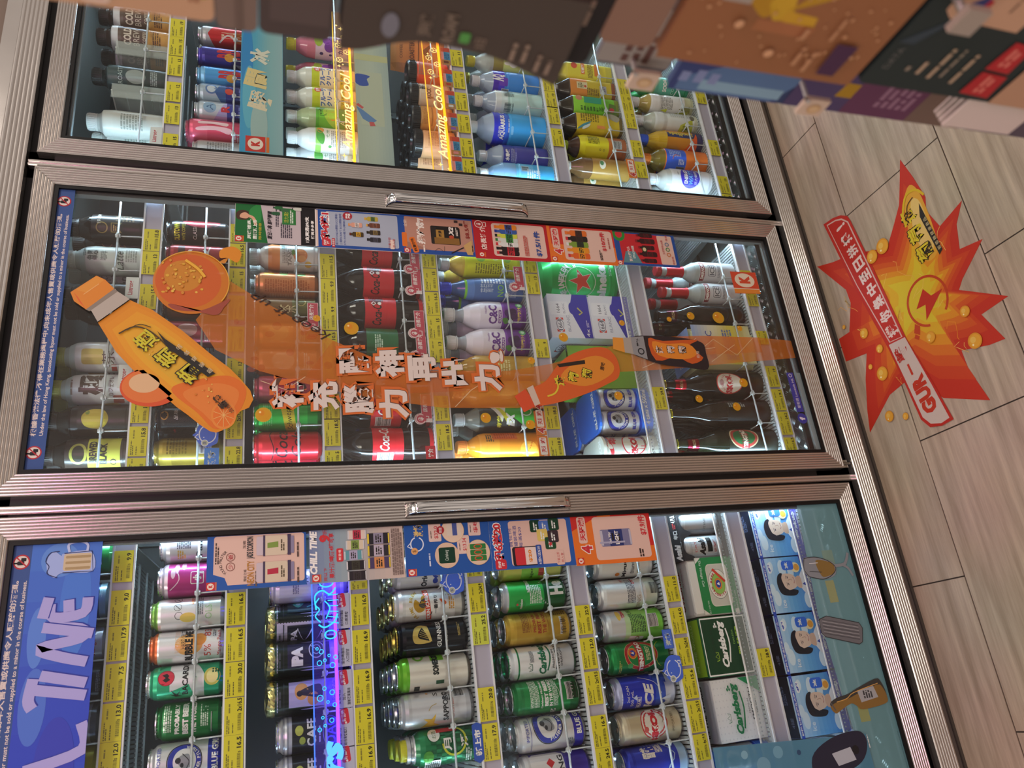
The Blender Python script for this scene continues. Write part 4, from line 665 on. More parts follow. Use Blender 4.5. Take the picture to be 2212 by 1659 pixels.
bot('paleC1', 'pale grey milk bottle at the foot of the top shelf', CUP, [(0, '#aeb3ac')], (20, 20, '#c9cdc6'), (6, 134, [(0, '#b9beb6')]), Art().small(0, 70, 40, 50, 8, '#7f867e'))
def tall(key, desc, bands, art, H=142, r=26.5, lid='#c9cdd2'): can(key, desc, H, r, bands, art, lid, name='drink_can')
tall('redC2', 'red energy drink can with a silver shoulder', [(0, '#c8282c'), (96, '#b9bcc2')], Art().p([(-46, 96), (0, 118), (46, 92)], '#c8282c').t(0, 60, 20, 50, 'TEA', '#e9c9b0').e(-4, 40, 14, 18, '#b5602c').line([(-20, 90), (0, 70), (-10, 50)], 4, '#e6dada'))
tall('purpC2', 'dark violet energy drink can with a white edge', [(0, '#2a1f6a'), (60, '#352a8a'), (130, '#5a4ac0')], Art().t(6, 66, 24, 56, 'RB', '#c8343c', b=.04).e(-4, 64, 10, 12, '#d9a03c').p([(-40, 30), (-20, 50), (-20, 20)], '#b9bcc8'))
tall('blueC2', 'metallic light blue energy drink can with red bulls-eye lettering', [(0, '#2f6fc9'), (50, '#4fa4e6'), (120, '#7fc0ee')], Art().t(4, 62, 22, 54, 'RB', '#c8343c', b=.05).e(-6, 58, 10, 12, '#d9a03c').p([(-44, 20), (-30, 44), (-14, 20)], '#c3cad6'))
tall('silvC2', 'blue and silver energy drink can with a round seal', [(0, '#28327a'), (52, '#2a2f86'), (70, '#a9bccb')], Art().e(8, 104, 14, 14, '#5f7fb0').e(8, 104, 10, 10, '#c9d6e0').p([(-44, 70), (44, 70), (0, 96)], '#3a5f9a').e(4, 62, 8, 10, '#d04a3c').small(0, 30, 30, 20, 4, '#7a86d0'))
tall('silv2C2', 'silver blue energy drink can with a sailing emblem, beside the pink can', [(0, '#2c2f80'), (48, '#3a3f9a'), (66, '#c3cfd9')], Art().e(6, 106, 15, 15, '#8fb0cc').t(6, 106, 16, 16, 'A', '#3a5f8a').p([(-44, 66), (30, 66), (-30, 100)], '#b0a9dc').t(4, 70, 18, 20, 'R', '#c8343c', b=.05).small(0, 30, 30, 20, 4, '#7a86d0'))
tall('pinkC2', 'pink energy drink can with a white claw mark', [(0, '#d94a66'), (110, '#e6607a')], Art().sp([(-6, 132), (-2, 90), (-10, 60), (4, 56), (8, 96), (2, 132)], '#f3c4cc', 3).sp([(12, 128), (14, 96), (10, 66), (20, 64), (22, 100), (20, 128)], '#f6d4d9', 3).t(4, 26, 34, 12, 'JUICE', '#3a1a22', b=.03).small(-20, 40, 16, 20, 3, '#f3c4cc'), 162, 31)
tall('greyC2', 'pale grey can tucked against the door frame beside the pink can', [(0, '#4a4448'), (20, '#a9a4a0')], Art().small(4, 80, 30, 60, 10, '#7a7674'))
CAL = [(0, 24), (3, 29), (10, 31), (100, 31), (122, 29), (140, 22), (152, 14), (158, 13), (166, 13)]
def grape(): return Art().e(10, 92, 18, 12, '#9ab83c').e(-8, 64, 13, 13, '#6a2f9c').e(10, 70, 12, 12, '#8a4ac0').e(20, 54, 12, 12, '#5a2a8a').e(2, 50, 12, 12, '#7a3ab0').t(0, 34, 46, 14, 'カルピス', '#3a2a8a', b=.06).e(-26, 84, 4, 5, '#3a2a6a').e(-28, 60, 3, 4, '#3a2a6a')
bot('calpis', 'purple grape soda bottle with a yellow cap', CAL, [(0, '#b06a8a'), (94, '#c9788f')], (15.5, 22, '#d9d03c'), (4, 100, [(0, '#d9c4cc'), (40, '#d2bcd8')]), grape())
bot('cream', 'lime and cream soda bottle with blue katakana', [(0, 26), (3, 32), (10, 34), (60, 32), (108, 33), (128, 30), (142, 22), (152, 15), (166, 14)], [(0, '#e6d9a4'), (96, '#d6dccf')], (16, 22, '#e9ecea'), (4, 112, [(0, '#efdfa4'), (40, '#efe6c4'), (92, '#c6d22c')]), Art().p([(-60, 112), (60, 112), (60, 96), (-20, 96), (-60, 70)], '#c0d024').e(20, 98, 9, 9, '#d9583c').t(20, 98, 12, 10, 'まろ', W_, b=.04).t(2, 84, 52, 13, 'フルーツ', '#2a5fb0', b=.04).t(4, 68, 54, 13, 'クリーム', '#2a5fb0', b=.04).t(8, 52, 44, 12, 'ソーダ', '#2a5fb0', b=.04).r(2, 34, 60, 9, '#e3d82a').t(2, 34, 40, 7, 'マスカット', '#3a4a1c', b=.03).small(-14, 14, 30, 14, 3, '#b59a5c'))
bot('greenC3', 'bright green tea bottle with an orange slice', CAL, [(0, '#5fa02c'), (94, '#a8b88a')], (15.5, 22, '#d9e0d4'), (4, 104, [(0, '#b99a4a'), (30, '#4f9a24'), (50, '#6fb62c'), (96, '#5aa428')]), Art().t(14, 86, 28, 22, 'にごり', '#1c2c10', b=.02).e(2, 62, 12, 12, '#e0962c').sp([(-30, 50), (-6, 80), (24, 84), (30, 50)], '#a8cc3c', 3).t(-14, 36, 12, 12, 'A', '#e6ecc4'))
bot('whiteC3', 'white and green barley tea bottle covered in small print', CAL, [(0, '#cfd4cc'), (94, '#d9dedb')], (15.5, 22, '#e3e8e4'), (4, 106, [(0, '#d9c49a'), (20, '#e9e9e0'), (92, '#8fc05a')]), Art().e(20, 94, 10, 9, '#e0942c').sp([(-20, 88), (-4, 104), (20, 100), (4, 84)], '#4f9a3c').t(10, 76, 24, 9, '七分', '#2f8a4a').small(-2, 48, 44, 40, 9, '#9a9a92').e(-24, 70, 4, 4, '#4f9a3c'))
def jar(key, desc, c, art, H=96, r=36):
    def mk():
        root = empty('coffee_jar'); mb = MB(); pr = [(0, r * .9), (4, r), (H - 10, r), (H - 4, r * .94)]
        mb.lathe(banded(pr, [(0, c)]), 36); mb.art(art, wrap(pr), maxw=6); mb.build('body', 'satin', root)
        l = MB(); l.lathe([((H - 4) * .001, (r + 1) * .001, '#1c1a1b'), ((H + 16) * .001, (r + 1) * .001), ((H + 20) * .001, (r - 2) * .001), ((H + 20) * .001, (r - 8) * .001), ((H + 14) * .001, (r - 10) * .001)], 40)
        for i in range(44): a = 2 * PI * i / 44; l.cbox((r + 1) * .001 * cos(a), (r + 1) * .001 * sin(a), (H + 6) * .001, .0016, .0016, .016, '#1c1a1b')
        l.build('lid', 'gloss', root); return root
    sku(key, 'coffee_jar', desc, 'jar', mk)
jar('redjar', 'orange-red coffee jar with a black lid and grey label', '#d9502c', Art().r(8, 62, 44, 62, '#c9b9a4', 6).small(8, 62, 36, 50, 12, '#8a7f70'))
jar('silvjar', 'silver coffee jar with a black lid and square lettering', '#c9c0ac', Art().t(18, 78, 14, 30, '炭燒', '#2a2624', b=.03).t(2, 64, 30, 14, 'ROCK', '#3a3430', b=.04).r(-10, 34, 4, 50, '#8a6a3c'))
jar('kraftjar', 'kraft brown coffee jar with a black lid, between silver and peach jars', '#c99a54', Art().r(4, 60, 60, 4, '#8a6230').small(4, 30, 50, 30, 6, '#b9823c').small(4, 80, 50, 16, 4, '#a5702e'))
jar('peachjar', 'peach coffee jar with a black lid beside the door frame', '#dca878', Art().r(8, 60, 56, 60, '#e3b68a', 6).small(8, 56, 44, 44, 10, '#a9764a'))
def pouch():
    root = empty('coffee_pouch'); mb = MB(); n = 10
    q = []
    for i in range(n + 1):
        t = i / n; q.append((.062 - .010 * t, .034 * (1 - t) ** .6 + .003, .15 * t))
    v = []
    for w, d, z in q: v += [(-w, 0, z), (-w * .6, -d, z), (w * .6, -d, z), (w, 0, z), (w * .6, d, z), (-w * .6, d, z)]
    mb.add(v, [(k * 6 + i, k * 6 + (i + 1) % 6, k * 6 + 6 + (i + 1) % 6, k * 6 + 6 + i) for k in range(n) for i in range(6)] + [tuple(range(6))[::-1], tuple(range(n * 6, n * 6 + 6))], '#c9803c', 0, False)
    mb.art(Art().t(0, 92, 60, 14, 'ROASTER', '#5a2f18', b=.02).t(0, 52, 44, 22, 'A', '#5a2f18', b=.05).r(0, 74, 64, 2, '#5a2f18').t(0, 122, 40, 8, 'COFFEE', '#5a2f18'), lambda a, b, h: (a, -.036 * (1 - min(max(b, 0), .15) / .15) ** .6 - .0045 - h, b), maxh=8)
    mb.build('bag', 'satin', root); return root
sku('pouch', 'coffee_pouch', 'amber coffee pouch with dark roaster lettering', 'pouch', pouch)
bot('yelcapC5', 'clear tea bottle with a yellow cap and rabbit label', P500, [(0, '#a89a4ab0'), (130, '#c9cfc8a0')], (15, 20, '#d9cc3c'), (10, 100, [(0, '#c9d27a')]), Art().e(4, 70, 18, 16, '#efe9e0').e(-4, 88, 5, 10, '#efe9e0').r(20, 40, 16, 26, '#26302a'))
AQ = [(0, 36), (4, 43), (12, 46), (102, 46), (108, 44), (116, 46), (152, 45), (180, 30), (196, 15), (208, 14)]
AQU = [(0, '#c3ccd0a8'), (104, '#b9c9dcb8')]
def aqua(): return Art().t(-6, 172, 74, 15, 'AQUARIUS', W_, rot=0, b=.05).r(44, 172, 12, 12, W_, 0, PI / 4).r(44, 172, 9, 9, '#3a6ac0', 0, PI / 4).t(-20, 182, 30, 6, '水動樂', W_).small(10, 154, 60, 6, 1, '#cfe6fb').r(-14, 144, 24, 7, '#7fc4f0', 3).bars(78, 168, 14, 34, bg='#cfd6dc', c='#5a5f6a')
AQL = (96, 154, [(0, '#3aa4e6'), (108, '#2f6ae0'), (122, '#2c3fd2'), (142, '#2a2fc4')])
bot('aqbig', 'large clear sports drink bottle with a blue label and white slanted lettering', AQ, AQU, (16, 22, '#eef0f0'), AQL, Art().put(aqua(), 0, -43))
AQS = [(z * .9, r * .78) for z, r in AQ]
bot('aqpurp', 'sports drink bottle with a violet to blue label near its shoulder', AQS, AQU, (15, 20, '#eef0f0'), (88, 138, [(0, '#3a8ae0'), (104, '#4a2fd0'), (122, '#4a24b0')]), Art().put(Art().t(6, 160, 20, 40, 'AQ', W_, b=.05, rot=0).r(-4, 146, 24, 26, '#6a3cc0', 4).bars(-30, 140, 12, 20, bg='#c9cfe0'), 0, -38))
bot('aqclear', 'clear bottle with a pale label carrying two barcodes', AQS, AQU, (15, 20, '#eef0f0'), (84, 140, [(0, '#b9dcd6'), (104, '#cfe0de'), (122, '#d9e2e0')]), Art().put(Art().bars(24, 150, 24, 34, True, bg=None, c='#4a5f62').bars(-22, 142, 30, 44, bg=None, c='#2f4a54'), 0, -34, .9))
bot('aqdark', 'grey-clear sports drink bottle with a dark blue label, behind the large one', AQS, AQU, (15, 20, '#e6eaea'), (86, 132, [(0, '#4a4aa0'), (104, '#3a3f9c')]), Art().put(Art().t(0, 158, 34, 12, '水動樂', W_, b=.04).small(0, 140, 40, 16, 5, '#9aa0d0'), 0, -38))
bot('aqlight', 'light blue water bottle beside the door frame', [(z * .95, r * .8) for z, r in AQ], [(0, '#a9cfe8c0'), (100, '#8fbfeac8')], (15, 20, '#eef2f2'), (20, 110, [(0, '#4ab0ea'), (60, '#6fc0ee')]), Art().bars(16, 84, 16, 20, bg='#bfe0f4').small(-6, 60, 40, 40, 6, '#d4ecfa'))
TEA = [(0, 27), (4, 29.5), (12, 30), (144, 30), (150, 29), (178, 15), (184, 13.5), (196, 13.5)]
def tea(key, desc, body, cap, bands, art): bot(key, desc, TEA, [(0, body)], (15, 20, cap), (6, 146, bands), art, sq=5)
tea('yellC6', 'yellow lemon tea bottle with an orange name band', '#d9cf4a', '#eef0ee', [(0, '#c9c23c'), (20, '#e0d83c')], Art().r(6, 96, 36, 12, '#e07a2c').t(6, 96, 30, 9, '檸檬茶', W_, b=.03).r(6, 50, 40, 16, '#e0862c').small(0, 72, 44, 18, 4, '#8a7a1c').e(14, 124, 10, 10, '#d9583c'))
tea('orgC6', 'orange and yellow tea bottle with a white panel and dark shoulders', '#3a2c20', '#e9eaea', [(0, '#8a4a20'), (12, '#c9b62c'), (92, '#d98a34')], Art().r(4, 108, 22, 34, '#d9d2a8').small(4, 112, 16, 18, 4, '#6a6a3c').e(2, 98, 4, 4, '#b5402c').r(-4, 40, 26, 22, '#b9bcc8').small(-4, 40, 20, 16, 3, '#5a5f70').small(-14, 74, 24, 40, 7, '#7a5f1c'))
tea('grnC6', 'lime green tea bottle with teal characters and dark shoulders', '#3c3424', '#e9ecec', [(0, '#7a8a34'), (14, '#6fc02c'), (110, '#8fd83c')], Art().e(18, 128, 8, 10, '#c98a6a').t(14, 84, 18, 52, '無糖', '#1f7a6a', b=.05).r(14, 84, 20, 56, '#2f9a7a00').small(-14, 96, 14, 60, 6, '#3a6a1c').t(-12, 56, 16, 20, '茶', '#2a5a14').e(-14, 24, 9, 9, '#c03a4a').p([(-28, 40), (10, 30), (6, 10), (-28, 8)], '#5a7a34').e(-12, 24, 8, 8, '#c03a4a'))
tea('yel2C6', 'golden tea bottle with a crane drawing and dark shoulders', '#3a2c20', '#e6ebee', [(0, '#6a5a2c'), (10, '#c9b226'), (60, '#d2b82c')], Art().small(12, 104, 26, 60, 8, '#7a6a1c').sp([(-28, 146), (-16, 120), (0, 100), (-10, 126)], '#3f8a9a').sp([(-28, 130), (-20, 112), (-8, 104), (-18, 126)], '#cfe0dc').r(-16, 70, 10, 26, '#d98a4a').sp([(26, 56), (6, 20), (20, 8), (30, 30)], '#9a9a8a'))
bot('goldC6', 'rounded yellow tea bottle with a lime cap and barcode', [(0, 26), (4, 33), (14, 36), (50, 34), (90, 36), (130, 36), (150, 30), (170, 17), (178, 14), (192, 14)], [(0, '#5a3020'), (50, '#4a2c1c')], (15.5, 22, '#b9d22c'), (10, 146, [(0, '#a8623c'), (46, '#c9762c'), (56, '#d9d024'), (140, '#d9d024')]), Art().small(10, 104, 30, 36, 8, '#6a6a14').bars(0, 30, 24, 26, True, bg='#c9d2d0').ring(-20, 84, 3, 3, 1, '#5a5a14').ring(-20, 72, 3, 3, 1, '#5a5a14'))
bot('lowC6', 'brown tea bottle lying low beside the door frame', TEA, [(0, '#6a4a2c')], (15, 20, '#e3e0da'), (6, 120, [(0, '#a8803c')]), Art().e(0, 90, 14, 10, '#e3e0d0').e(4, 92, 8, 6, '#4f8a5a'))
PW = [(0, 25), (3, 30), (10, 32), (90, 31), (104, 29), (118, 32), (140, 31), (156, 26), (172, 16), (180, 14), (194, 14)]
bot('sprC7', 'green glassy soda bottle', PW, [(0, '#1f9a4ae0'), (140, '#2fb85ac8')], (15, 22, '#1f9a4a'), (40, 118, [(0, '#2fa07a'), (60, '#5fb8a0')]), Art().t(-2, 84, 40, 14, 'SODA', W_, b=.04).t(-6, 56, 44, 9, 'COOLS', '#d9f0e6'))
bot('whtC7', 'white grape tea bottle with sharp leaf shapes', PW, [(0, '#c9b88a'), (130, '#b9a45a')], (15, 22, '#eef0ee'), (4, 146, [(0, '#bfc09a'), (30, '#dcdcda'), (132, '#e3e3e2')]), Art().small(0, 92, 40, 40, 8, '#8f908c').p([(-44, 14), (-30, 60), (-20, 16)], '#a8b03c').p([(-26, 10), (-16, 50), (-4, 12)], '#7a7a3c').p([(-30, 90), (-24, 112), (-18, 88)], '#c9d03c'))
bot('whtC7b', 'translucent white pear drink bottle', PW, [(0, '#cfd4c8'), (130, '#c9d0c0d8')], (15, 22, '#eceeec'), (4, 146, [(0, '#c9c9b0'), (14, '#d3d8d4')]), Art().p([(-60, 70), (-10, 60), (10, 20), (-60, 14)], '#b9bf3c').t(-20, 40, 20, 24, '梨', '#3a4a1c').e(-20, 40, 3, 3, '#26302a').small(24, 60, 20, 70, 10, '#b0b6b0').e(16, 20, 10, 8, '#5a5a4a'))
bot('lucC7', 'amber energy drink bottle with a dark blue band and yellow script', [(0, 28), (3, 33), (10, 35), (120, 34), (146, 28), (168, 18), (176, 14), (190, 14)], [(0, '#c98a1c'), (90, '#c9a41c')], (15.5, 22, '#2f5fd0'), (20, 120, [(0, '#2a2452'), (30, '#c98420')]), Art().r(16, 70, 18, 100, '#28366a').t(16, 72, 14, 84, 'L', '#28366a').t(16, 74, 10, 10, 'z', '#d9c43c').p([(-46, 20), (-30, 60), (10, 30), (30, 20)], '#d9541c').t(20, 74, 80, 13, 'Lucozade', '#e0c83c', rot=PI / 2, b=.03).r(-36, 100, 14, 14, '#26222c'))
bot('gatC7', 'olive sports drink bottle with a wide bright blue label edged in orange', [(0, 28), (4, 33), (12, 36), (140, 36), (158, 30), (174, 18), (182, 15), (196, 15)], [(0, '#6a5a1c'), (100, '#7a681e')], (16, 22, '#e07a24'), (70, 142, [(0, '#e0762c'), (73, '#2f62d8'), (139, '#e0762c')]), Art().small(16, 110, 24, 40, 7, '#9ab4ee').line([(-4, 120), (10, 112), (8, 96)], 2, '#e0762c').bars(-32, 90, 14, 26, bg='#7a7f8c').small(-10, 90, 16, 20, 4, '#cfdcf8'))
bot('wattC7', 'white energy drink bottle with an indigo oval label', [(0, 28), (4, 33), (12, 35), (130, 35), (150, 30), (168, 18), (176, 15), (190, 15)], [(0, '#d5d8dc'), (120, '#c6ccc8')], (16, 22, '#e3e6e6'), (4, 136, [(0, '#dfe2e6')]), Art().e(8, 74, 38, 34, '#c9cdd6').e(8, 76, 36, 32, '#3a30b8').t(10, 90, 50, 12, 'ENERGY', W_, b=.04).t(8, 74, 50, 14, 'WATT', '#6fb4f0', b=.04, sh=.2).t(6, 58, 46, 9, '活力礦物', W_).e(40, 40, 12, 12, '#8f96a0').small(20, 116, 20, 5, 1, '#9aa0a8'))
# ---------------------------------------------------------------- setting: floor of wood-look tiles
FZ = -1.03
fl = MB(); fl.box(-2.2, 1.6, -2.6, .10, FZ - .02, FZ - .002); gro = fl.build('floor', 'grout'); gro['kind'] = 'structure'
t = MB(); gap = .0016
for j in range(-8, 1):
    y1 = -.155 + .32 * (j + 1); y0 = y1 - .32; x = -2.2 - (.32 if j % 2 else 0) + (.613 + .638 * 5 - .613 * 1) * 0
    sh = .613 if j % 2 == 0 else .293
    k = math.floor((-2.2 - sh) / .638)
    while sh + k * .638 < 1.6:
        a, b = sh + k * .638, sh + (k + 1) * .638
        t.box(max(a, -2.2) + gap, min(b, 1.6) - gap, max(y0, -2.6) + gap, min(y1, .06) - gap, FZ - .006, FZ); k += 1
tl = t.build('floor_tiles', 'floor', gro); tl['kind'] = 'structure'

# ---------------------------------------------------------------- the glass-door drinks cooler
cool = tag(empty('beverage_cooler', (0, 0, FZ)), 'three-door glass drinks cooler with ribbed steel frames, stocked with cans and bottles', 'cooler')
class _CP:
    pass
def cpart(name, mb, mat, parent=cool):
    o = mb.build(name, mat, parent)
    if parent is cool: o.location = (0, 0, -FZ)
    return o
c = MB(); c.box(-1.16, 1.16, .60, .64, -.93, 1.0, '#2c2e2f'); cpart('back_panel', c, 'satin')
for s in (-1, 1):
    c = MB(); c.box(*sorted((s * 1.16, s * 1.20)), .03, .64, -.95, 1.02, '#a9adac'); cpart('side_panel', c, 'satin')
c = MB(); c.box(-1.16, 1.16, .03, .60, .93, .97, '#8f9492'); cpart('ceiling_panel', c, 'satin')
# tread plate floor inside the cooler
c = MB(); c.box(-1.16, 1.16, .025, .60, -.93, -.886, '#b4bcb8')
rg = random.Random(4)
for i in range(88):
    for j in range(5):
        x0, y0 = -1.14 + i * .026, .036 + j * .026; d = (i + j) % 2
        for k in range(4):
            u = -.0075 + k * .005; a = PI / 4 if d else -PI / 4
            cx, cy = x0 + u * cos(a + PI / 2), y0 + u * sin(a + PI / 2); L, w = .0085, .0016
            v = [(cx + sx * L * cos(a) - sy * w * sin(a), cy + sx * L * sin(a) + sy * w * cos(a), -.886) for sx, sy in ((-1, 0), (0, -1), (1, 0), (0, 1))] + [(cx, cy, -.8838)]
            c.add(v, [(0, 1, 4), (1, 2, 4), (2, 3, 4), (3, 0, 4)], '#c3cac6')
cpart('tread_plate', c, 'tread')

def rib_strip(mb, p0, p1, widthdir, w, y, n, out=.003):
    """flat ribbed steel moulding from p0 to p1 (x, z), ribs running along it"""
    px, pz = widthdir; pts = []
    for i in range(n * 4 + 1):
        u = i / (n * 4); pts.append((u * w, y - out * abs(sin(PI * u * n)) ** .6))
    v = []
    for q in (p0, p1): v += [(q[0] + px * u, yy, q[1] + pz * u) for u, yy in pts]
    m = len(pts); mb.add(v, [(i, i + 1, m + i + 1, m + i) for i in range(m - 1)])
    # closed behind
    a, b = p0, p1
    bb = [(a[0], y + .02, a[1]), (a[0] + px * w, y + .02, a[1] + pz * w), (b[0] + px * w, y + .02, b[1] + pz * w), (b[0], y + .02, b[1])]
    ff = [(a[0], y, a[1]), (a[0] + px * w, y, a[1] + pz * w), (b[0] + px * w, y, b[1] + pz * w), (b[0], y, b[1])]
    mb.add(bb + ff, [(0, 1, 2, 3), (0, 4, 5, 1), (1, 5, 6, 2), (2, 6, 7, 3), (3, 7, 4, 0)])
c = MB(); rib_strip(c, (-1.2, .948), (1.2, .948), (0, 1), .052, 0, 6); c.box(-1.2, 1.2, .0, .03, 1.0, 1.03); cpart('head_rail', c, 'steel')
c = MB(); c.box(-1.2, 1.2, .02, .06, 1.03, 1.5); cpart('header_panel', c, 'wallpaint')
c = MB(); rib_strip(c, (-1.2, -1.004), (1.2, -1.004), (0, 1), .050, -.004, 7); cpart('sill_rail', c, 'steel')
c = MB(); c.box(-1.2, 1.2, .006, .03, FZ, -.98, '#6f675f'); c.box(-1.2, 1.2, .0, .006, FZ, FZ + .006, '#4a443e'); cpart('kick_plate', c, 'gloss')
c = MB(); c.box(-1.2, 1.2, .022, .03, -.99, -.86, '#141314'); cpart('recess_strip', c, 'black')
c = MB(); c.box(-1.2, 1.2, .022, .03, .90, .96, '#1a1819'); cpart('recess_strip', c, 'black')
for i, xm in enumerate((-1.14, -.38, .38, 1.14)):
    c = MB(); c.box(xm - .034, xm + .034, .022, .030, -.96, .96, '#161415'); c.box(xm - .03, xm + .03, .03, .075, -.93, .95, '#c3cacc'); mo = cpart('mullion', c, 'satin')
    c = MB(); rib_strip(c, (xm - .012, -.955), (xm - .012, .945), (1, 0), .016, .008, 2); cpart('mullion_trim', c, 'steel', mo)
    c = MB()
    for s in (-1, 1):
        if abs(xm + s * .04) > 1.15: continue
        x = xm + s * .042
        c.box(x - .004, x + .004, .052, .060, -.86, .88, '#cdeaff')
    cpart('lamp_tube', c, 'tube', mo)
    c = MB()
    for s in (-1, 1):
        if abs(xm + s * .04) > 1.15: continue
        x = xm + s * .036
        c.box(x - .004, x + .0015, .045, .075, -.88, .90, '#d3dde0'); c.box(x - .012, x + .012, .034, .044, -.88, .90, '#aeb9bd')
    cpart('lamp_housing', c, 'gloss', mo)

GW, GH, FB = .6377, 1.7754, .0421
DX = {'A': -.76, 'B': 0., 'C': .76}
def door(k):
    x0 = DX[k]; n = 7
    prof = [(0., .006)]
    for i in range(n * 6 + 1):
        u = i / (n * 6); prof.append((FB * u, -.0030 * abs(sin(PI * u * n)) ** .8))
    prof += [(FB, .022)]
    f = MB(); v = []
    for t_, y in prof:
        hw, hh = GW / 2 + t_, GH / 2 + t_
        v += [(-hw, y, -hh), (hw, y, -hh), (hw, y, hh), (-hw, y, hh)]
    f.add(v, [(i * 4 + a, i * 4 + (a + 1) % 4, i * 4 + 4 + (a + 1) % 4, i * 4 + 4 + a) for i in range(len(prof) - 1) for a in range(4)])
    d = cpart('door', f, 'steel'); d.location = (x0, 0, -FZ)
    d['label'] = {'A': 'beer door, handle on its hinge-free side by the middle door', 'B': 'middle door under a splashed orange drink decal', 'C': 'soft drink door beyond the middle door'}[k]
    g = MB()
    for (a, b, y0, y1, col) in ((0, .008, .001, .016, '#121112'), (.008, .011, .008, .016, '#3a3a3c')):
        for (xa, xb, za, zb) in ((-GW / 2 + a, GW / 2 - a, -GH / 2 + a, -GH / 2 + b), (-GW / 2 + a, GW / 2 - a, GH / 2 - b, GH / 2 - a), (-GW / 2 + a, -GW / 2 + b, -GH / 2 + b, GH / 2 - b), (GW / 2 - b, GW / 2 - a, -GH / 2 + b, GH / 2 - b)): g.box(xa, xb, y0, y1, za, zb, col)
    g.build('gasket', 'black', d)
    p = MB(); p.box(-GW / 2 + .006, GW / 2 - .006, .0075, .0125, -GH / 2 + .006, GH / 2 - .006); p.build('glass_pane', 'glass', d)
    s = MB()                                                                # magnetic seal seen through the pane
    for (xa, xb, za, zb) in ((-GW / 2 + .004, GW / 2 - .004, -GH / 2 + .004, -GH / 2 + .014), (-GW / 2 + .004, GW / 2 - .004, GH / 2 - .014, GH / 2 - .004), (-GW / 2 + .002, -GW / 2 + .012, -GH / 2, GH / 2), (GW / 2 - .012, GW / 2 - .002, -GH / 2, GH / 2)): s.box(xa, xb, .014, .028, za, zb, '#7b8284')
    s.build('magnetic_seal', 'satin', d)
    if k != 'C':
        h = MB(); hx = GW / 2 + FB * .5 - (.004 if k == 'B' else 0)
        path = [(.0015, .188), (-.012, .184), (-.022, .172), (-.026, .150), (-.027, .0), (-.026, -.136), (-.022, -.158), (-.012, -.170), (.0015, -.174)]
        path = smooth_pts(path, False, 4); v = []; N = len(path)
        for i, (y, z) in enumerate(path):
            e = min(i, N - 1 - i) / (N - 1); w = .013 if e > .2 else .013 + .003 * (1 - e / .2); th = .0045
            v += [(hx - w, y + .004, z), (hx - w * .7, y - th, z), (hx + w * .7, y - th, z), (hx + w, y + .004, z)]
        h.add(v, [(i * 4 + a, i * 4 + (a + 1) % 4, i * 4 + 4 + (a + 1) % 4, i * 4 + 4 + a) for i in range(N - 1) for a in range(4)] + [(0, 1, 2, 3), tuple(range(N * 4 - 4, N * 4))], '#d9d6d4', 0, True)
        h.build('handle', 'chrome', d)['label'] = 'chrome pull handle'
    sx = -1 if k == 'B' else (-1 if k == 'A' else 1)
    for z in (-1, 1):
        hg = MB(); hg.cbox(sx * (GW / 2 + FB - .012), .012, z * (GH / 2 + FB + .010), .020, .012, .016, '#a9a39c'); hg.lathe([(-.012, .004, '#8f8a84'), (.012, .004)], 10, o=(sx * (GW / 2 + FB - .012), .004, z * (GH / 2 + FB + .010)))
        hg.build('hinge', 'chrome', d)
    return d
DOORS = {k: door(k) for k in 'ABC'}

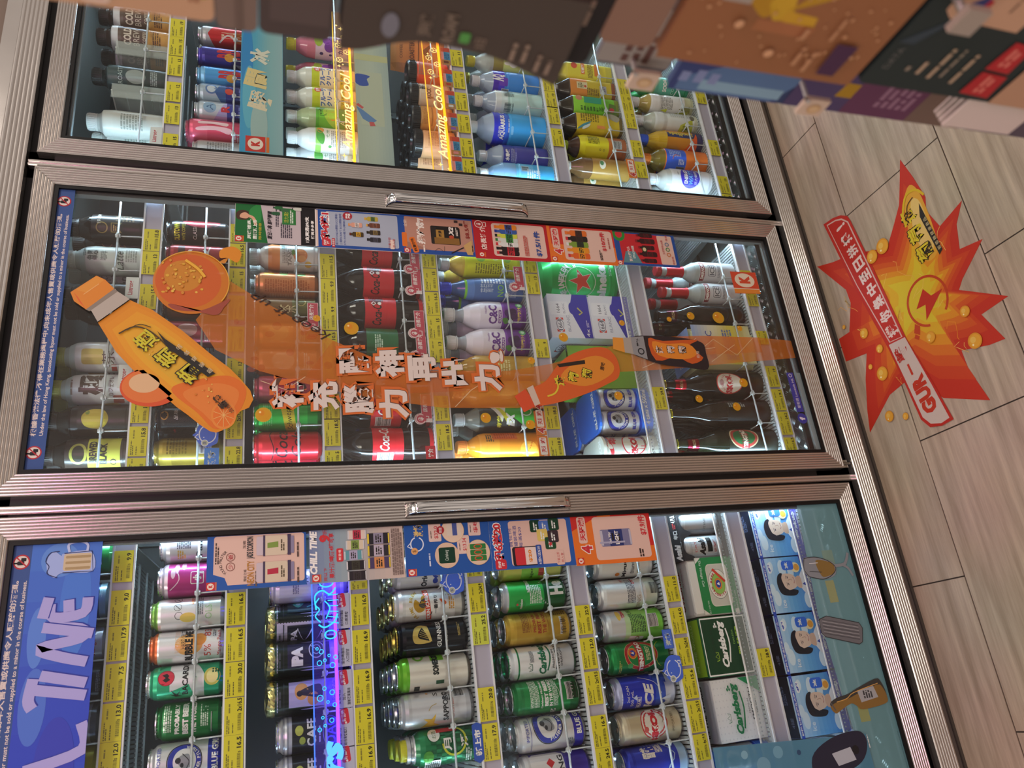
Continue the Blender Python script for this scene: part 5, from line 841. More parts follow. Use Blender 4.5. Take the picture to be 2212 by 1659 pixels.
# ---------------------------------------------------------------- shelves: slatted deck, price rail, wire guard with dividers
DECK = {'A1': .730, 'A2': .531, 'A3': .300, 'A4': .060, 'A5': -.170, 'A6': -.392, 'A7': -.590, 'A8': -.806,
        'B1': .720, 'B2': .541, 'B3': .343, 'B4': .100, 'B5': -.163, 'B6': -.458, 'B7': -.808,
        'C1': .695, 'C2': .488, 'C3': .235, 'C4': -.030, 'C5': -.300, 'C6': -.546, 'C7': -.814}
YF = .056
_deck = None
def shelf(k, dividers, lip=False):
    global _deck
    x0 = DX[k[0]]; z = DECK[k]
    if _deck is None:
        b = MB(); hw = .333
        n = 74
        for i in range(n): x = -hw + (i + .5) * 2 * hw / n; b.box(x - .0030, x + .0030, YF + .006, .57, -.006, 0, '#9fa6a6')
        for y in (YF + .004, .12, .22, .34, .46, .57): b.box(-hw, hw, y, y + .006, -.010, -.0035, '#ccd2d0')
        _deck = b.mesh('shelf_deck', 'gloss')
    s = bpy.data.objects.new('shelf', _deck); COL.objects.link(s); s.parent = cool; s.location = (x0, 0, z - FZ)
    r = MB(); hw = .334
    rb = -.038
    r.box(-hw, hw, YF - .002, YF + .002, rb, -.001, '#b3b0c0'); r.box(-hw, hw, YF - .006, YF + .003, -.003, .0005, '#e6e9ee'); r.box(-hw, hw, YF - .007, YF + .002, rb - .002, rb + .001, '#e3e6ea')
    r.box(-hw, hw, YF + .002, YF + .008, -.014, -.001, '#cfd5d6')
    r.build('price_rail', 'gloss', s)
    if lip:
        l = MB(); l.box(-hw, hw, YF - .001, YF + .0015, .0005, .032, '#e9f2f424'); l.box(-hw, hw, YF - .0015, YF + .002, .030, .0325, '#ffffffcc')
        for i in range(80): l.box(-hw + i * .0083, -hw + i * .0083 + .003, YF - .0012, YF + .0018, .022, .0235, '#9aa4a8')
        l.build('clear_lip', 'clear', s)
    else:
        w = MB(); hz = .050; wc = '#bcc3c4'
        w.tube([(-.325, YF + .002, hz), (.325, YF + .002, hz)], .0023, wc, n=8)
        for d in dividers:
            x = d - x0
            w.tube([(x, YF + .003, -.004), (x, YF + .003, .010), (x, YF + .004, hz), (x - .004, YF + .018, hz + .003), (x - .004, .30, hz + .006), (x - .004, .52, hz + .006)], .0016, wc)
            w.lathe([(-.005, .0042, '#d3dcdc'), (.005, .0042)], 10, o=(x, YF + .002, hz)); w.cbox(x, YF + .001, hz, .011, .005, .006, '#d9e2e2')
            w.tube([(x - .006, YF - .004, hz - .001), (x + .006, YF - .004, hz + .001)], .0014, wc)
        w.build('wire_guard', 'wire', s)
    bk = MB()
    for sx in (-1, 1): bk.add([(sx * .331, .10, -.004), (sx * .331, .575, -.004), (sx * .331, .575, -.05), (sx * .331, .10, -.018), (sx * .334, .10, -.004), (sx * .334, .575, -.004), (sx * .334, .575, -.05), (sx * .334, .10, -.018)], [(0, 1, 2, 3), (7, 6, 5, 4), (0, 4, 5, 1), (1, 5, 6, 2), (2, 6, 7, 3), (3, 7, 4, 0)], '#b3bbbb')
    bk.build('bracket', 'gloss', s)
    return s
for xm in (-1.13, -.43, -.33, .33, .43, 1.13):
    c = MB(); c.box(xm - .012, xm + .012, .578, .60, -.886, .93, '#5d6262')
    for i in range(60): c.box(xm - .003, xm + .003, .5765, .579, -.86 + i * .03, -.848 + i * .03, '#1c1e1f')
    cpart('upright', c, 'satin')
# ---------------------------------------------------------------- stock on the shelves: (sku, x, rows deep, extra turn, front offset)
STOCK = {
 'A1': [('heA1', -.458, 2), ('free', -.540, 2), ('mango', -.617, 2), ('classic', -.683, 2), ('silverA1', -.751, 2), ('yellowA1', -.820, 2)],
 'A2': [('alumi', -.446, 2), ('pinkA2', -.513, 2), ('icons', -.577, 2, .2), ('bubble', -.637, 2, .25), ('bacardi', -.698, 2), ('carlA2', -.765, 2, -.1, .012), ('blueA2', -.833, 2)],
 'A3': [('whiteA3', -.540, 2), ('stampA', -.608, 3), ('stampC', -.677, 3), ('stampD', -.747, 3), ('cafe', -.814, 2, -.1), ('cafe', -.882, 2, -.1)],
 'A4': [('orion', -.530, 3), ('kirin', -.597, 4), ('guin', -.664, 4), ('somer', -.731, 4, .35), ('sappo', -.799, 4, .15), ('getsu', -.868, 3)],
 'A5': [('lime', -.530, 2), ('heinA5', -.597, 3), ('gold', -.665, 3, .2), ('smooth', -.733, 3, .15), ('greenA5', -.801, 3), ('blueA5', -.871, 3, .2), ('sanA5', -.940, 2)],
 'A6': [('cerveza', -.542, 2), ('whiteA6', -.610, 2), ('pure', -.678, 2), ('tsing', -.746, 2), ('ice', -.816, 2, -.25), ('skol', -.885, 2, -.1), ('snow', -.954, 2)],
 'A7': [('asahi', -.488, 2), ('tsing4', -.613, 2), ('pils4', -.744, 2), ('smooth4', -.877, 2), ('bg4', -1.004, 2)],
 'A8': [('icepack', -.493, 2), ('icepack', -.624, 2), ('icepack', -.756, 2), ('icepack', -.890, 2)],
 'B1': [('coffB', .278, 2), ('latte', .195, 2), ('darkB', .105, 2), ('whitecapA', -.039, 2), ('kiwami', -.113, 2), ('lemonB', -.182, 1), ('brewB', -.253, 2)],
 'B2': [('oldtown', .278, 2), ('redcan', .213, 1), ('silvercan', .148, 1), ('browncan', .083, 1), ('pinkcanB2', .018, 1), ('blackB2', -.182, 2), ('goldB2', -.252, 2)],
 'B3': [('tangB3', .226, 4), ('orangeB3', .150, 1), ('greenteaB3', .083, 1), ('amberB3', .018, 1), ('peachB3', -.047, 1), ('pinkB3', -.112, 1), ('schwB3', -.177, 2), ('cokeB3', -.243, 2)],
 'B4': [('cokezero', .258, 2), ('cokezero', .174, 2), ('cokezero', .090, 2), ('cokegreen', .006, 1), ('orangesoda', -.076, 1), ('cokered', -.159, 2), ('cokered', -.243, 2)],
 'B5': [('yellowB5', .235, 3), ('blueB5', .165, 3), ('cnc', .092, 3), ('cnc', .016, 2), ('yellB5', -.055, 1), ('juiceB5', -.121, 1), ('greenB5', -.187, 3), ('orangeB5', -.254, 2)],
 'B6': [('limepack', -.038, 1, 0, .05), ('bg4', -.168, 2), ('skolpack', -.268, 2)],
 'B7': [('smir', .250, 2), ('smir', .182, 2), ('darkB7a', .110, 2), ('yellbox', .010, 1), ('skolb', -.094, 2), ('yellcap', -.175, 2), ('tsingb', -.258, 2)],
 'C1': [('brownC1', .910, 1), ('brownC1', .843, 2), ('tealC1', .715, 1), ('paleC1', .575, 2)],
 'C2': [('redC2', .884, 2), ('purpC2', .814, 2), ('blueC2', .748, 2), ('silvC2', .692, 2), ('silv2C2', .636, 2), ('pinkC2', .576, 2), ('greyC2', .515, 1)],
 'C3': [('calpis', .905, 1), ('calpis', .858, 1, 0, .052), ('cream', .792, 2), ('cream', .722, 2), ('greenC3', .655, 2), ('whiteC3', .588, 2)],
 'C4': [('redjar', .858, 3), ('silvjar', .778, 3), ('kraftjar', .698, 3), ('peachjar', .615, 2)],
 'C5': [('yelcapC5', .932, 2), ('aqpurp', .862, 2), ('aqclear', .788, 2), ('aqbig', .702, 2), ('aqdark', .610, 2, 0, .02), ('aqlight', .532, 2)],
 'C6': [('yellC6', .930, 2), ('orgC6', .866, 2), ('grnC6', .800, 2), ('yel2C6', .735, 2), ('goldC6', .660, 2), ('lowC6', .582, 2)],
 'C7': [('sprC7', .930, 2), ('whtC7', .857, 2), ('whtC7b', .786, 2), ('lucC7', .715, 2), ('gatC7', .643, 2), ('wattC7', .570, 2)],
}
WHERE = {('cafe', 1): 'black cafe lager can with silver neck rings, lower and cut off by the picture edge',
         ('icepack', 0): 'blue beer four-pack printed with a smiling man, beside the middle door', ('icepack', 1): 'blue beer four-pack printed with a smiling man, beside the goblet drawing',
         ('icepack', 2): 'blue beer four-pack printed with a smiling man, beside the grey can drawing', ('icepack', 3): 'blue beer four-pack printed with a smiling man, beside the beer bottle drawing',
         ('cokezero', 0): 'large red-banded cola bottle highest up, under the posters', ('cokezero', 1): 'large red-banded cola bottle, middle of the three black-script ones', ('cokezero', 2): 'large red-banded cola bottle with two small white symbols, above the slogan',
         ('cokered', 0): 'red-banded cola bottle half under the last slogan character', ('cokered', 1): 'red-banded cola bottle with white script and barcode, beside the frame',
         ('cnc', 0): 'white and purple grape drink bottle with grapes, next to the blue one', ('cnc', 1): 'white and purple grape drink bottle just above the slogan exclamation mark',
         ('smir', 0): 'frosted bottle with red neck, the one behind nearer the door edge', ('smir', 1): 'frosted bottle with red neck, the front one beside dark bottles',
         ('brownC1', 0): 'brown cold brew bottle at the far end of the top shelf', ('brownC1', 1): 'brown cold brew bottle, nearer one of two on the top shelf',
         ('calpis', 0): 'purple grape soda bottle with a yellow cap, the front one', ('calpis', 1): 'purple grape soda bottle with a yellow cap, set back behind the front one',
         ('cream', 0): 'lime and cream soda bottle beside the purple grape soda', ('cream', 1): 'lime and cream soda bottle beside the bright green tea', ('bg4', 1): 'blue shrink-wrapped pack of silver lager cans in the middle door'}
BACK = {k: None for k in ()}
for k_, v_ in list(WHERE.items()): BACK[k_] = v_.replace('blue beer four-pack printed with a smiling man', 'smiling man four-pack').replace('white and purple grape', 'grape').replace('large red-banded', 'red-banded').replace(',', '')
BACK = {k_: ' '.join(v_.split()[:11]) for k_, v_ in BACK.items()}
ORD = ['', 'second', 'third', 'fourth', 'fifth']
SHORT = {}
def words(s, n): return ' '.join(s.split()[:n])
def depth_of(root):
    lo, hi = 1e9, -1e9
    for ch in root.children:
        for v in ch.bound_box: lo = min(lo, v[1] + ch.location.y); hi = max(hi, v[1] + ch.location.y)
    return lo, hi
DIV = {}
def turn(x): return .55 * math.atan2(-.789 - x, 1.65)
def stock(shelf_k, lane):
    key, x, rows = lane[:3]; extra = lane[3] if len(lane) > 3 else 0; dy = lane[4] if len(lane) > 4 else 0
    S_ = SKU[key]; name, desc, cat, fn, proto, used = S_
    if key == 'bg4' and shelf_k == 'B6': used = 1
    if proto is None:
        proto = S_[4] = fn(); first = True
    else: first = False
    lo, hi = depth_of(proto); dep = hi - lo
    packs = cat == 'multipack'
    full = WHERE.get((key, used), desc); S_[5] = used + 1
    SHORT.setdefault(shelf_k, []).append((x, full))
    y0 = .067 + dy - lo; rg = random.Random(hash((shelf_k, round(x * 1000))) % 9999 if False else int(abs(x) * 1e4) + len(key))
    for i in range(rows):
        y = y0 + i * (dep + (.0015 if 'C6' not in key else .012))
        if y + hi > .575: break
        o = proto if first and i == 0 else copy_tree(proto)
        jx = 0 if packs or i == 0 else rg.uniform(-.0012, .0012)
        o.location = (x + jx, y, DECK[shelf_k] + .0002)
        o.rotation_euler = (0, 0, 0 if packs or key in ('yellC6', 'orgC6', 'grnC6', 'yel2C6') and False else (turn(x) * (.45 if 'C6' in key else 1) + extra + (rg.uniform(-.5, .5) if i and 'C6' not in key else 0)))
        if packs: o.rotation_euler = (0, 0, 0)
        if i == 0: lb = full
        else: lb = ORD[i] + ' in row behind the ' + BACK.get((key, used), words(full.split(',')[0], 11))
        tag(o, lb, cat, 'drinks stocked on the cooler shelves')
        o.name = name if i == 0 else name
for k, lanes in STOCK.items():
    for l in lanes: stock(k, l)
    xs = sorted(l[1] for l in lanes)
    DIV[k] = [(a + b) / 2 for a, b in zip(xs, xs[1:])]
# things standing out of the lane pattern
def single(key, loc, rz, label=None):
    S_ = SKU[key]
    if S_[4] is None: o = S_[4] = S_[3]()
    else: o = copy_tree(S_[4])
    o.location = loc; o.rotation_euler = (0, 0, rz); tag(o, label or S_[1], S_[2], 'drinks stocked on the cooler shelves'); return o
single('keg', (.236, .172, DECK['B6']), -.35)
for (x, y, dz, lb) in ((.088, .08, 0, 'white and blue wheat beer four-pack, lower one of the front stack'), (.088, .08, .1165, 'white and blue wheat beer four-pack, upper one of the front stack'), (.088, .213, 0, 'white and blue wheat beer four-pack, lower one of the stack behind'), (.088, .213, .1165, 'white and blue wheat beer four-pack, upper one of the stack behind')):
    single('blanc', (x, y, DECK['B6'] + dz), 0, lb)
SHORT['B6'] = SHORT.get('B6', []) + [(.088, 'wheat beer four-packs'), (.22, 'green party keg')]
single('pouch', (.962, .135, DECK['C4']), -.4)
DIV['B7'] = [.215, .146, .07, -.05, -.135, -.217]; DIV['C4'] = [.905, .818, .738, .657]; DIV['B6'] = []
for k in DECK: shelf(k, DIV.get(k, []), lip=k in ('A7', 'A8', 'B6'))

# clear acrylic tray dividers standing on the top shelf of the far door
for i, (x, lb) in enumerate(((.79, 'clear acrylic tray divider beside the brown cold brew bottles'), (.655, 'clear acrylic tray divider beside the dark teal bottle'))):
    b = MB(); b.box(x - .0015, x + .0015, .075, .50, DECK['C1'] + .0005, DECK['C1'] + .12, '#d8e6e044'); b.box(x - .02, x + .02, .072, .075, DECK['C1'] + .0005, DECK['C1'] + .12, '#d8e6e044')
    b.box(x - .002, x + .002, .073, .50, DECK['C1'] + .118, DECK['C1'] + .121, '#f2faf6aa')
    tag(b.build('tray_divider', 'clear'), lb, 'divider', 'clear tray dividers')
# ---------------------------------------------------------------- price tags and shelf talkers on the rails
def TX(x): return -.789 + (x + .789) * .9595          # from the product plane to the rail face
def near(k, x):
    l = SHORT.get(k, [])
    return min(l, key=lambda q: abs(q[0] - x))[1] if l else 'stock'
SMALLW = set('a an the of with and by in on at its to under behind beside near for from over above below one two'.split())
def trimw(t_, n, comma=True):
    w_ = (t_.split(',')[0] if comma else t_.replace(',', '')).split()[:n]
    while w_ and w_[-1] in SMALLW: w_.pop()
    return ' '.join(w_)
def tag_art(w, price, c, seed):
    a = Art().r(0, 0, w, 33, c)
    a.small(-w * .22, 10, w * .48, 6, 2, '#6e6a28', seed).small(-w * .24, 2, w * .42, 3, 1, '#6e6a28', seed + 1).bars(-w * .18, -9, w * .42, 6, bg=None, c='#5a561e', seed=seed)
    a.small(w * .26, 8, w * .34, 4, 1, '#8a8430', seed + 2)
    if price: a.t(w * .30, -9, min(w * .36, 4.6 * len(price)), 8, price, '#26240f', b=.03).t(w * .05, -10, 2.5, 5, '$', '#26240f')
    return a
def price_tag(k, x, price, w=60, c='#d9d032', where=None):
    xx = TX(x); y = YF - .0062; z = DECK[k] - .0195
    m = MB(); m.box(xx - w * .0005, xx + w * .0005, y, y + .0004, z - .0165, z + .0165, c)
    m.art(tag_art(w, price, c, int(abs(x) * 1000)), flat(xx, y, z), base=.0002)
    o = m.build('price_tag', 'paper')
    lb = ('yellow price tag' + (' reading ' + price if price else '')) + ' under the ' + trimw(near(k, x), 8)
    if lb in USED: lb = ('yellow price tag' + (' reading ' + price if price else '')) + ' under the ' + trimw(near(k, x), 9, False)
    n = 2
    while lb in USED: lb = ORD[n - 1] + ' ' + lb.replace('second ', '').replace('third ', ''); n += 1
    tag(o, lb, 'price tag', 'yellow price tags on the shelf rails')
TAGS = {
 'A1': [(-.475, '9.9', 58), (-.553, '9.0', 62), (-.618, '17.9', 60), (-.686, '7.5', 62), (-.754, '13.0', 62), (-.818, '12.0', 60)],
 'A2': [(-.516, '', 24), (-.572, '16.5', 60), (-.639, '16.5', 60), (-.703, '30.0', 60), (-.768, '2x16.5', 62), (-.833, '16.5', 62)],
 'A3': [(-.540, '', 24), (-.593, '16.9', 60), (-.666, '16.9', 62), (-.742, '16.9', 62), (-.813, '16.9', 64), (-.880, '16.9', 62)],
 'A4': [(-.528, '', 30), (-.589, '2x24.9', 58), (-.655, '25.2', 60), (-.803, '20.0', 62), (-.874, '17.9', 66)],
 'A5': [(-.656, '22.9', 60), (-.727, '12.0', 62), (-.798, '2x19.5', 64), (-.884, '16.9', 60), (-.946, '24.5', 58)],
 'A6': [(-.606, '11.0', 56), (-.678, '14.0', 56), (-.746, '3x24.0', 58), (-.814, '15.6', 60), (-.882, '2x15.9', 62), (-.944, '4x19.9', 50)],
 'A7': [(-.790, '28.9', 60)],
 'B1': [(.268, '15.8', 56), (.207, '13', 58), (.120, '15.5', 60), (.020, '13', 58), (-.094, '15.5', 54), (-.156, '16', 46), (-.220, '15.8', 62), (-.270, '', 26)],
 'B2': [(.300, '14', 50), (.240, '16.5', 60), (.172, '15', 60), (.10, '15', 60), (.02, '13', 60), (-.06, '13', 60), (-.186, '2x17.9', 62), (-.258, '22.8', 44)],
 'B3': [(.222, '11.5', 66), (.152, '9.9', 66), (.083, '9.9', 66), (.014, '10.5', 60), (-.05, '10.5', 60), (-.145, '18', 60), (-.206, '18.5', 62), (-.262, '5', 26)],
 'B4': [(.262, '13', 56), (.198, '15', 62), (.130, '16.5', 62), (.064, '15', 62), (.0, '13', 60), (-.150, '13.5', 60), (-.222, '18.5', 62)],
 'B5': [(.255, '', 40), (.200, '13', 58), (.012, '9', 50), (-.10, '11', 40), (-.176, '18.0', 58), (-.252, '18.0', 46)],
 'B6': [(-.125, '59.9', 60)],
 'B7': [(.262, '', 34), (.192, '22.9', 60), (.060, '11.9', 40), (-.06, '19', 60), (-.130, '19.1', 60), (-.198, '24.2', 64), (-.262, '16.5', 44)],
 'C1': [(.925, '19', 60), (.862, '15', 62), (.795, '13', 62), (.71, '12', 60), (.640, '13', 62), (.545, '15', 62)],
 'C4': [(.955, '11', 60), (.872, '13', 62), (.792, '11', 62), (.712, '13', 62), (.628, '13', 62), (.560, '13', 56)],
 'C5': [(.905, '19', 58), (.842, '13', 60), (.782, '13', 62), (.700, '13', 62)],
 'C6': [(.930, '10', 62), (.865, '13', 62), (.800, '12', 62), (.690, '16', 60), (.612, '9', 56)],
 'C7': [(.932, '', 50), (.728, '15', 58), (.586, '13', 62), (.525, '13', 50)],
}
for k, l in TAGS.items():
    for x, p_, w in l: price_tag(k, x, p_, w, '#cfd84a' if p_ == '25.2' else '#d9d032')

def talker(name, k, x, dz, art, label, mat='paper', y=None, group=None, outline=None, back=W_):
    """a printed card clipped above the rail; its outline is cut from card"""
    yy = (YF - .0075) if y is None else y; m = MB(); xx = TX(x); z = DECK[k] + dz
    pts = [(xx + a * .001, z + b * .001) for a, b in outline]; n = len(pts)
    m.add([(a, yy, b) for a, b in pts] + [(a, yy + .0006, b) for a, b in pts], [tuple(range(n)), tuple(range(n, 2 * n))[::-1]] + [(i, n + i, n + (i + 1) % n, (i + 1) % n) for i in range(n)], back)
    m.art(art, flat(xx, yy, z), base=.0003)
    return tag(m.build(name, mat), label, 'shelf label', group)
PIGO = smooth_pts([(-30, -2), (-28, 10), (-20, 20), (-8, 25), (-4, 31), (2, 25), (14, 21), (24, 12), (28, 2), (26, -12), (20, -20), (-18, -20), (-26, -12)], True, 4)
def pig(text=None):
    a = Art().p([(u * .95, v * .95) for u, v in PIGO], '#4a6fe0').ring(-2, 1, 20, 17, 2.2, '#e6ecfb', .3, 5.9).line([(-14, 17), (-8, 25), (-2, 19)], 2, '#e6ecfb', 0).e(-9, 8, 1.3, 1.3, '#e6ecfb', 10).e(-21, 6, 7, 7, '#e6ecfb').e(-21, 6, 5.6, 5.6, '#b9bfae').t(-21, 6, 5, 6, '$', '#4a5a9a').line([(2, -16), (2, -12), (8, -12), (8, -17), (14, -17), (14, -11)], 2.2, '#e6ecfb', 0)
    return a
talker('shelf_talker', 'A4', -.548, .026, pig(), 'blue piggy-bank card clipped over the white and red tall can', outline=PIGO, back='#3a5fd8')
talker('shelf_talker', 'A6', -.778, .012, pig(), 'blue piggy-bank card between the green crest can and blue can', outline=[(u * .82, v * .82) for u, v in PIGO], back='#3a5fd8')
talker('shelf_talker', 'A6', -.715, .014, Art().r(0, 0, 38, 20, '#4f74d8', 4).t(0, 0, 28, 13, '激筍', '#c9d2c4', b=.04), 'blue card with two pale characters over the green crest can', outline=[(-20, -11), (20, -11), (20, 11), (-20, 11)], back='#3a5fd8')
talker('shelf_talker', 'B2', -.205, .030, pig(), 'blue piggy-bank card below the big orange bottle decal', outline=[(u * .95, v * .95) for u, v in PIGO], back='#4a6fe0')
talker('shelf_talker', 'B2', -.262, .022, Art().r(0, 0, 46, 28, '#4f8ae0', 5).t(0, 0, 36, 15, '激筍', '#d9dcc0', b=.05), 'bright blue card with two pale characters beside the frame', outline=[(-23, -14), (23, -14), (23, 14), (-23, 14)], back='#4f8ae0')
talker('shelf_talker', 'A4', -.872, .006, Art().p([(-34, 0), (-28, 9), (30, 9), (34, 0), (30, -9), (-28, -9)], '#2f55b8').t(0, 0, 46, 13, '新上市', W_, b=.05), 'blue tab with three white characters under the green bottle can', outline=[(-36, 0), (-30, 10), (32, 10), (36, 0), (32, -10), (-30, -10)], back='#2f55b8')
BULB = [(-34, -16), (34, -16), (34, 8), (-12, 8), (-12, 12)] + arcpts(-26, 12, 13, 13, .0, PI * 1.3, 12)
def bulb(c='#c04a5c'):
    return Art().r(4, -4, 58, 22, c).e(-26, 10, 12.5, 12.5, c).ring(-26, 10, 11.5, 11.5, 1.8, '#f0e4e4', -.6, 4.2).line([(-20, -2), (-20, -8), (-32, -8), (-32, -2)], 1.8, '#f0e4e4', 0).t(-26, 10, 8, 13, '$', '#f0e4e4', b=.06).t(10, -1, 40, 11, '店長推介', '#f0dede', b=.04)
RG = 'red bulb-shaped staff pick cards'
for k, x, lb in (('B3', .083, 'red bulb-shaped card clipped on the rail above the cola bottles'), ('B4', .252, 'red bulb-shaped card under the highest cola bottle, by the posters'), ('B4', .190, 'red bulb-shaped card under the middle cola bottle'), ('B4', .072, 'red bulb-shaped card under the front black-script cola bottle'), ('B4', .012, 'red bulb-shaped card just above the slogan characters'), ('B4', -.150, 'red bulb-shaped card half under the ribbon and last slogan character'), ('B5', .214, 'red bulb-shaped card under the yellow lemon bottle')):
    talker('shelf_talker', k, x, .020, bulb(), lb, outline=BULB, group=RG, back='#e8dcdc')
talker('shelf_talker', 'B4', -.262, .014, Art().r(0, 0, 36, 22, '#c8303c', 5).t(2, 0, 20, 12, '推介', W_, b=.04), 'small red card at the frame end of the cola shelf', outline=[(-18, -11), (18, -11), (18, 11), (-18, 11)], back='#c8303c')
FOUR = [(-33, -12), (33, -12), (33, 13), (-33, 13)]
def four(): return Art().r(0, 0, 66, 25, '#e07a2c').r(8, 0, 42, 17, '#f3ece4', 3).t(10, 0, 34, 12, '天狂減!', '#c8343c', b=.03).t(-22, -1, 15, 22, '4', '#f3ece4', b=.12).t(-22, -1, 13, 19, '4', '#c8343c', b=.05)
for k, x, lb in (('B5', -.125, 'orange four-day card half hidden by the small orange bottle decal'), ('B5', -.187, 'orange four-day card under the black and lime bottle'), ('B5', -.258, 'orange four-day card at the frame end of the bottle shelf'), ('C6', .612, 'orange four-day card under the rounded yellow tea bottle')):
    talker('shelf_talker', k, x, .012, four(), lb, outline=FOUR, group='orange four-day discount cards', back='#e07a2c')
for k, x, lb in (('B1', .140, 'white card with red lettering under the dark round-label bottle'), ('B1', -.075, 'large white card with red print beside the red-orange fruit decal'), ('C1', .565, 'white card with red lettering at the foot of the far top shelf')):
    talker('shelf_talker', k, x, .012, Art().r(0, 0, 50, 24, '#d9e2e0', 2).t(0, 2, 34, 12, 'Listrong', '#b5525a', b=.03), lb, outline=[(-26, -13), (26, -13), (26, 13), (-26, 13)], back='#d3dcda')
for i, (x, c, what) in enumerate(((.955, '#6a3a24', 'amber pouch'), (.872, '#b5402c', 'orange-red jar'), (.792, '#cfd2d0', 'silver jar'), (.712, '#8a5ab0', 'kraft jar'), (.628, '#d98a8a', 'peach jar'), (.560, '#b9a070', 'row beside the frame'))):
    a = Art().r(23, 0, 15, 26, '#c24a34').r(0, -2, 30, 20, '#4f9ac0').r(0, 8, 30, 6, '#d9a0b0').small(0, -3, 26, 14, 4, '#2a4a7a').r(-22, 0, 16, 26, '#a8804a').r(-22, 0, 8, 14, c, 2)
    talker('promo_card', 'C4', x, .012, a, 'red and blue promotion card above the tag of the ' + what, outline=[(-31, -13), (31, -13), (31, 13), (-31, 13)], group='promotion cards on the jar shelf', back='#b5a090')
for i, (x, ln, what) in enumerate(((-.593, ['清爽', '美式啤酒花釀造', '口感清爽'], 'moth stamp can'), (-.666, ['採用兩種', '混合啤酒花', '入口回甘'], 'IPA stamp can'), (-.742, ['愛爾啤酒', '加入', '清新芒果風味'], 'orange sun stamp can'), (-.813, ['獨特發酵技術', '結合清爽爐打'], 'first cafe can'), (-.880, ['獨特發酵', '技術'], 'cut-off cafe can'))):
    a = Art().r(0, 0, 66, 31, '#bfc0d6').r(20, 0, 27, 16, '#cf3040', 4, .12).t(21, 2, 20, 8, '新登場', '#f3dfe4', rot=.12, b=.04).e(9, -2, 2, 2, '#f0e6ea', 10)
    for j, s_ in enumerate(ln): a.t(-14, 9 - j * 9, min(30, 6.2 * len(s_)), 6.2, s_, '#2a2c3c', b=.01)
    talker('promo_card', 'A3', x, .0165, a, 'lilac card with a red tag above the price of the ' + what, outline=[(-33.5, -16), (33.5, -16), (33.5, 16), (-33.5, 16)], group='lilac description cards on the neon shelf', back='#c6c6dc')
# ---------------------------------------------------------------- posters on the door glass (front faces of thin card)
GY = .0070
def sheet(name, x0, x1, z0, z1, art, label, cat, mat='paper', base='#e8e0da', thick=.0006, group=None, y=GY, cl=True):
    cx, cz = (x0 + x1) / 2, (z0 + z1) / 2; m = MB(); m.box(x0, x1, y - thick, y, z0, z1, base)
    if cl: art = clip_art(art, -(x1 - x0) * 500, (x1 - x0) * 500, -(z1 - z0) * 500, (z1 - z0) * 500)
    m.art(art, flat(cx, y - thick, cz), base=.0001, off=.00003)
    return tag(m.build(name, mat), label, cat, group)
def klogo(x, y, s): return Art().r(x, y, s, s, '#c8362c').e(x, y, s * .39, s * .39, '#ecdfd0').t(x + s * .03, y, s * .36, s * .44, 'K', '#c8362c', b=.08).r(x, y - s * .62, s, s * .15, '#d8742c')
ROOM_PNK, BLU, RED, ORG = '#dcbcae', '#274f9c', '#b3242c', '#e0752c'  # first colour: poster paper with the room light's dim pink put into it
def tinybottle(x, y, h, c, cap, w=.34, lab=None):
    a = Art().r(x, y - h * .08, h * w, h * .74, c, h * .08).r(x, y + h * .36, h * w * .5, h * .16, c).r(x, y + h * .45, h * w * .55, h * .10, cap)
    if lab: a.r(x, y - h * .1, h * w, h * .3, lab).small(x, y - h * .1, h * w * .8, h * .2, 3, '#2a2622')
    return a
def tinycan(x, y, h, c, lab=None, top='#c9ccd0'):
    a = Art().r(x, y, h * .5, h, c, h * .06).r(x, y + h * .46, h * .44, h * .08, top).r(x, y - h * .47, h * .44, h * .06, top)
    if lab: a.r(x, y, h * .5, h * .44, lab).small(x, y, h * .36, h * .3, 3, '#2a2622')
    return a
# middle door strip (each about 104 x 190)
p1 = Art().r(0, 44, 104, 88, '#1f6a35').r(0, -22, 104, 72, '#c2b8bc').r(0, -70, 104, 32, '#1c1a1c').p([(-52, 18), (52, 34), (52, 8), (-52, 4)], '#c2b8bc')
p1.sp([(10, 84), (26, 86), (34, 74), (30, 60), (18, 56), (8, 66)], '#4a3228').sp([(14, 78), (24, 76), (28, 66), (20, 58), (12, 64)], '#d9a88a').sp([(10, 56), (34, 58), (50, 44), (50, 34), (4, 34)], '#2f8a44').line([(-4, 44), (14, 50), (20, 62)], 7, '#d9a88a')
p1.t(-16, 58, 52, 9, '原廠禮遇,', '#e6efe2', b=.03).t(-16, 46, 52, 9, '盡興新上市', '#e6efe2', b=.03).t(-20, 35, 44, 6, '限時優惠', '#d9c23c').put(klogo(-42, 80, 15)).t(-2, 14, 76, 11, '夏日盛典 即場開買', '#26222a', b=.04, sh=.2).small(20, -2, 50, 8, 2, '#4a4450').small(-14, -22, 40, 26, 6, '#4a4450').r(24, -28, 44, 30, '#2f7a3c').t(24, -22, 34, 10, '活力滿分', '#c9c23c').small(24, -34, 36, 8, 2, '#e4efe2')
for i, (x, y, c) in enumerate(((46, -4, '#2f6a3c'), (40, -18, '#3a6a44'), (46, -46, '#cfd4c8'), (30, 2, '#2a5a3a'))): p1.put(tinybottle(x, y, 22, c, '#26302a', .4))
p1.t(-8, -68, 70, 9, '1支買滿$9/支', W_, b=.04).t(-8, -80, 50, 7, '購買多多享', W_, b=.03).t(6, -68, 2, 2, '.', W_)
p2 = Art().r(0, 0, 104, 196, BLU).r(2, -8, 92, 168, '#a9b3c4', 4).r(0, 88, 104, 22, BLU).r(0, 97, 100, 6, '#d9c6b8')
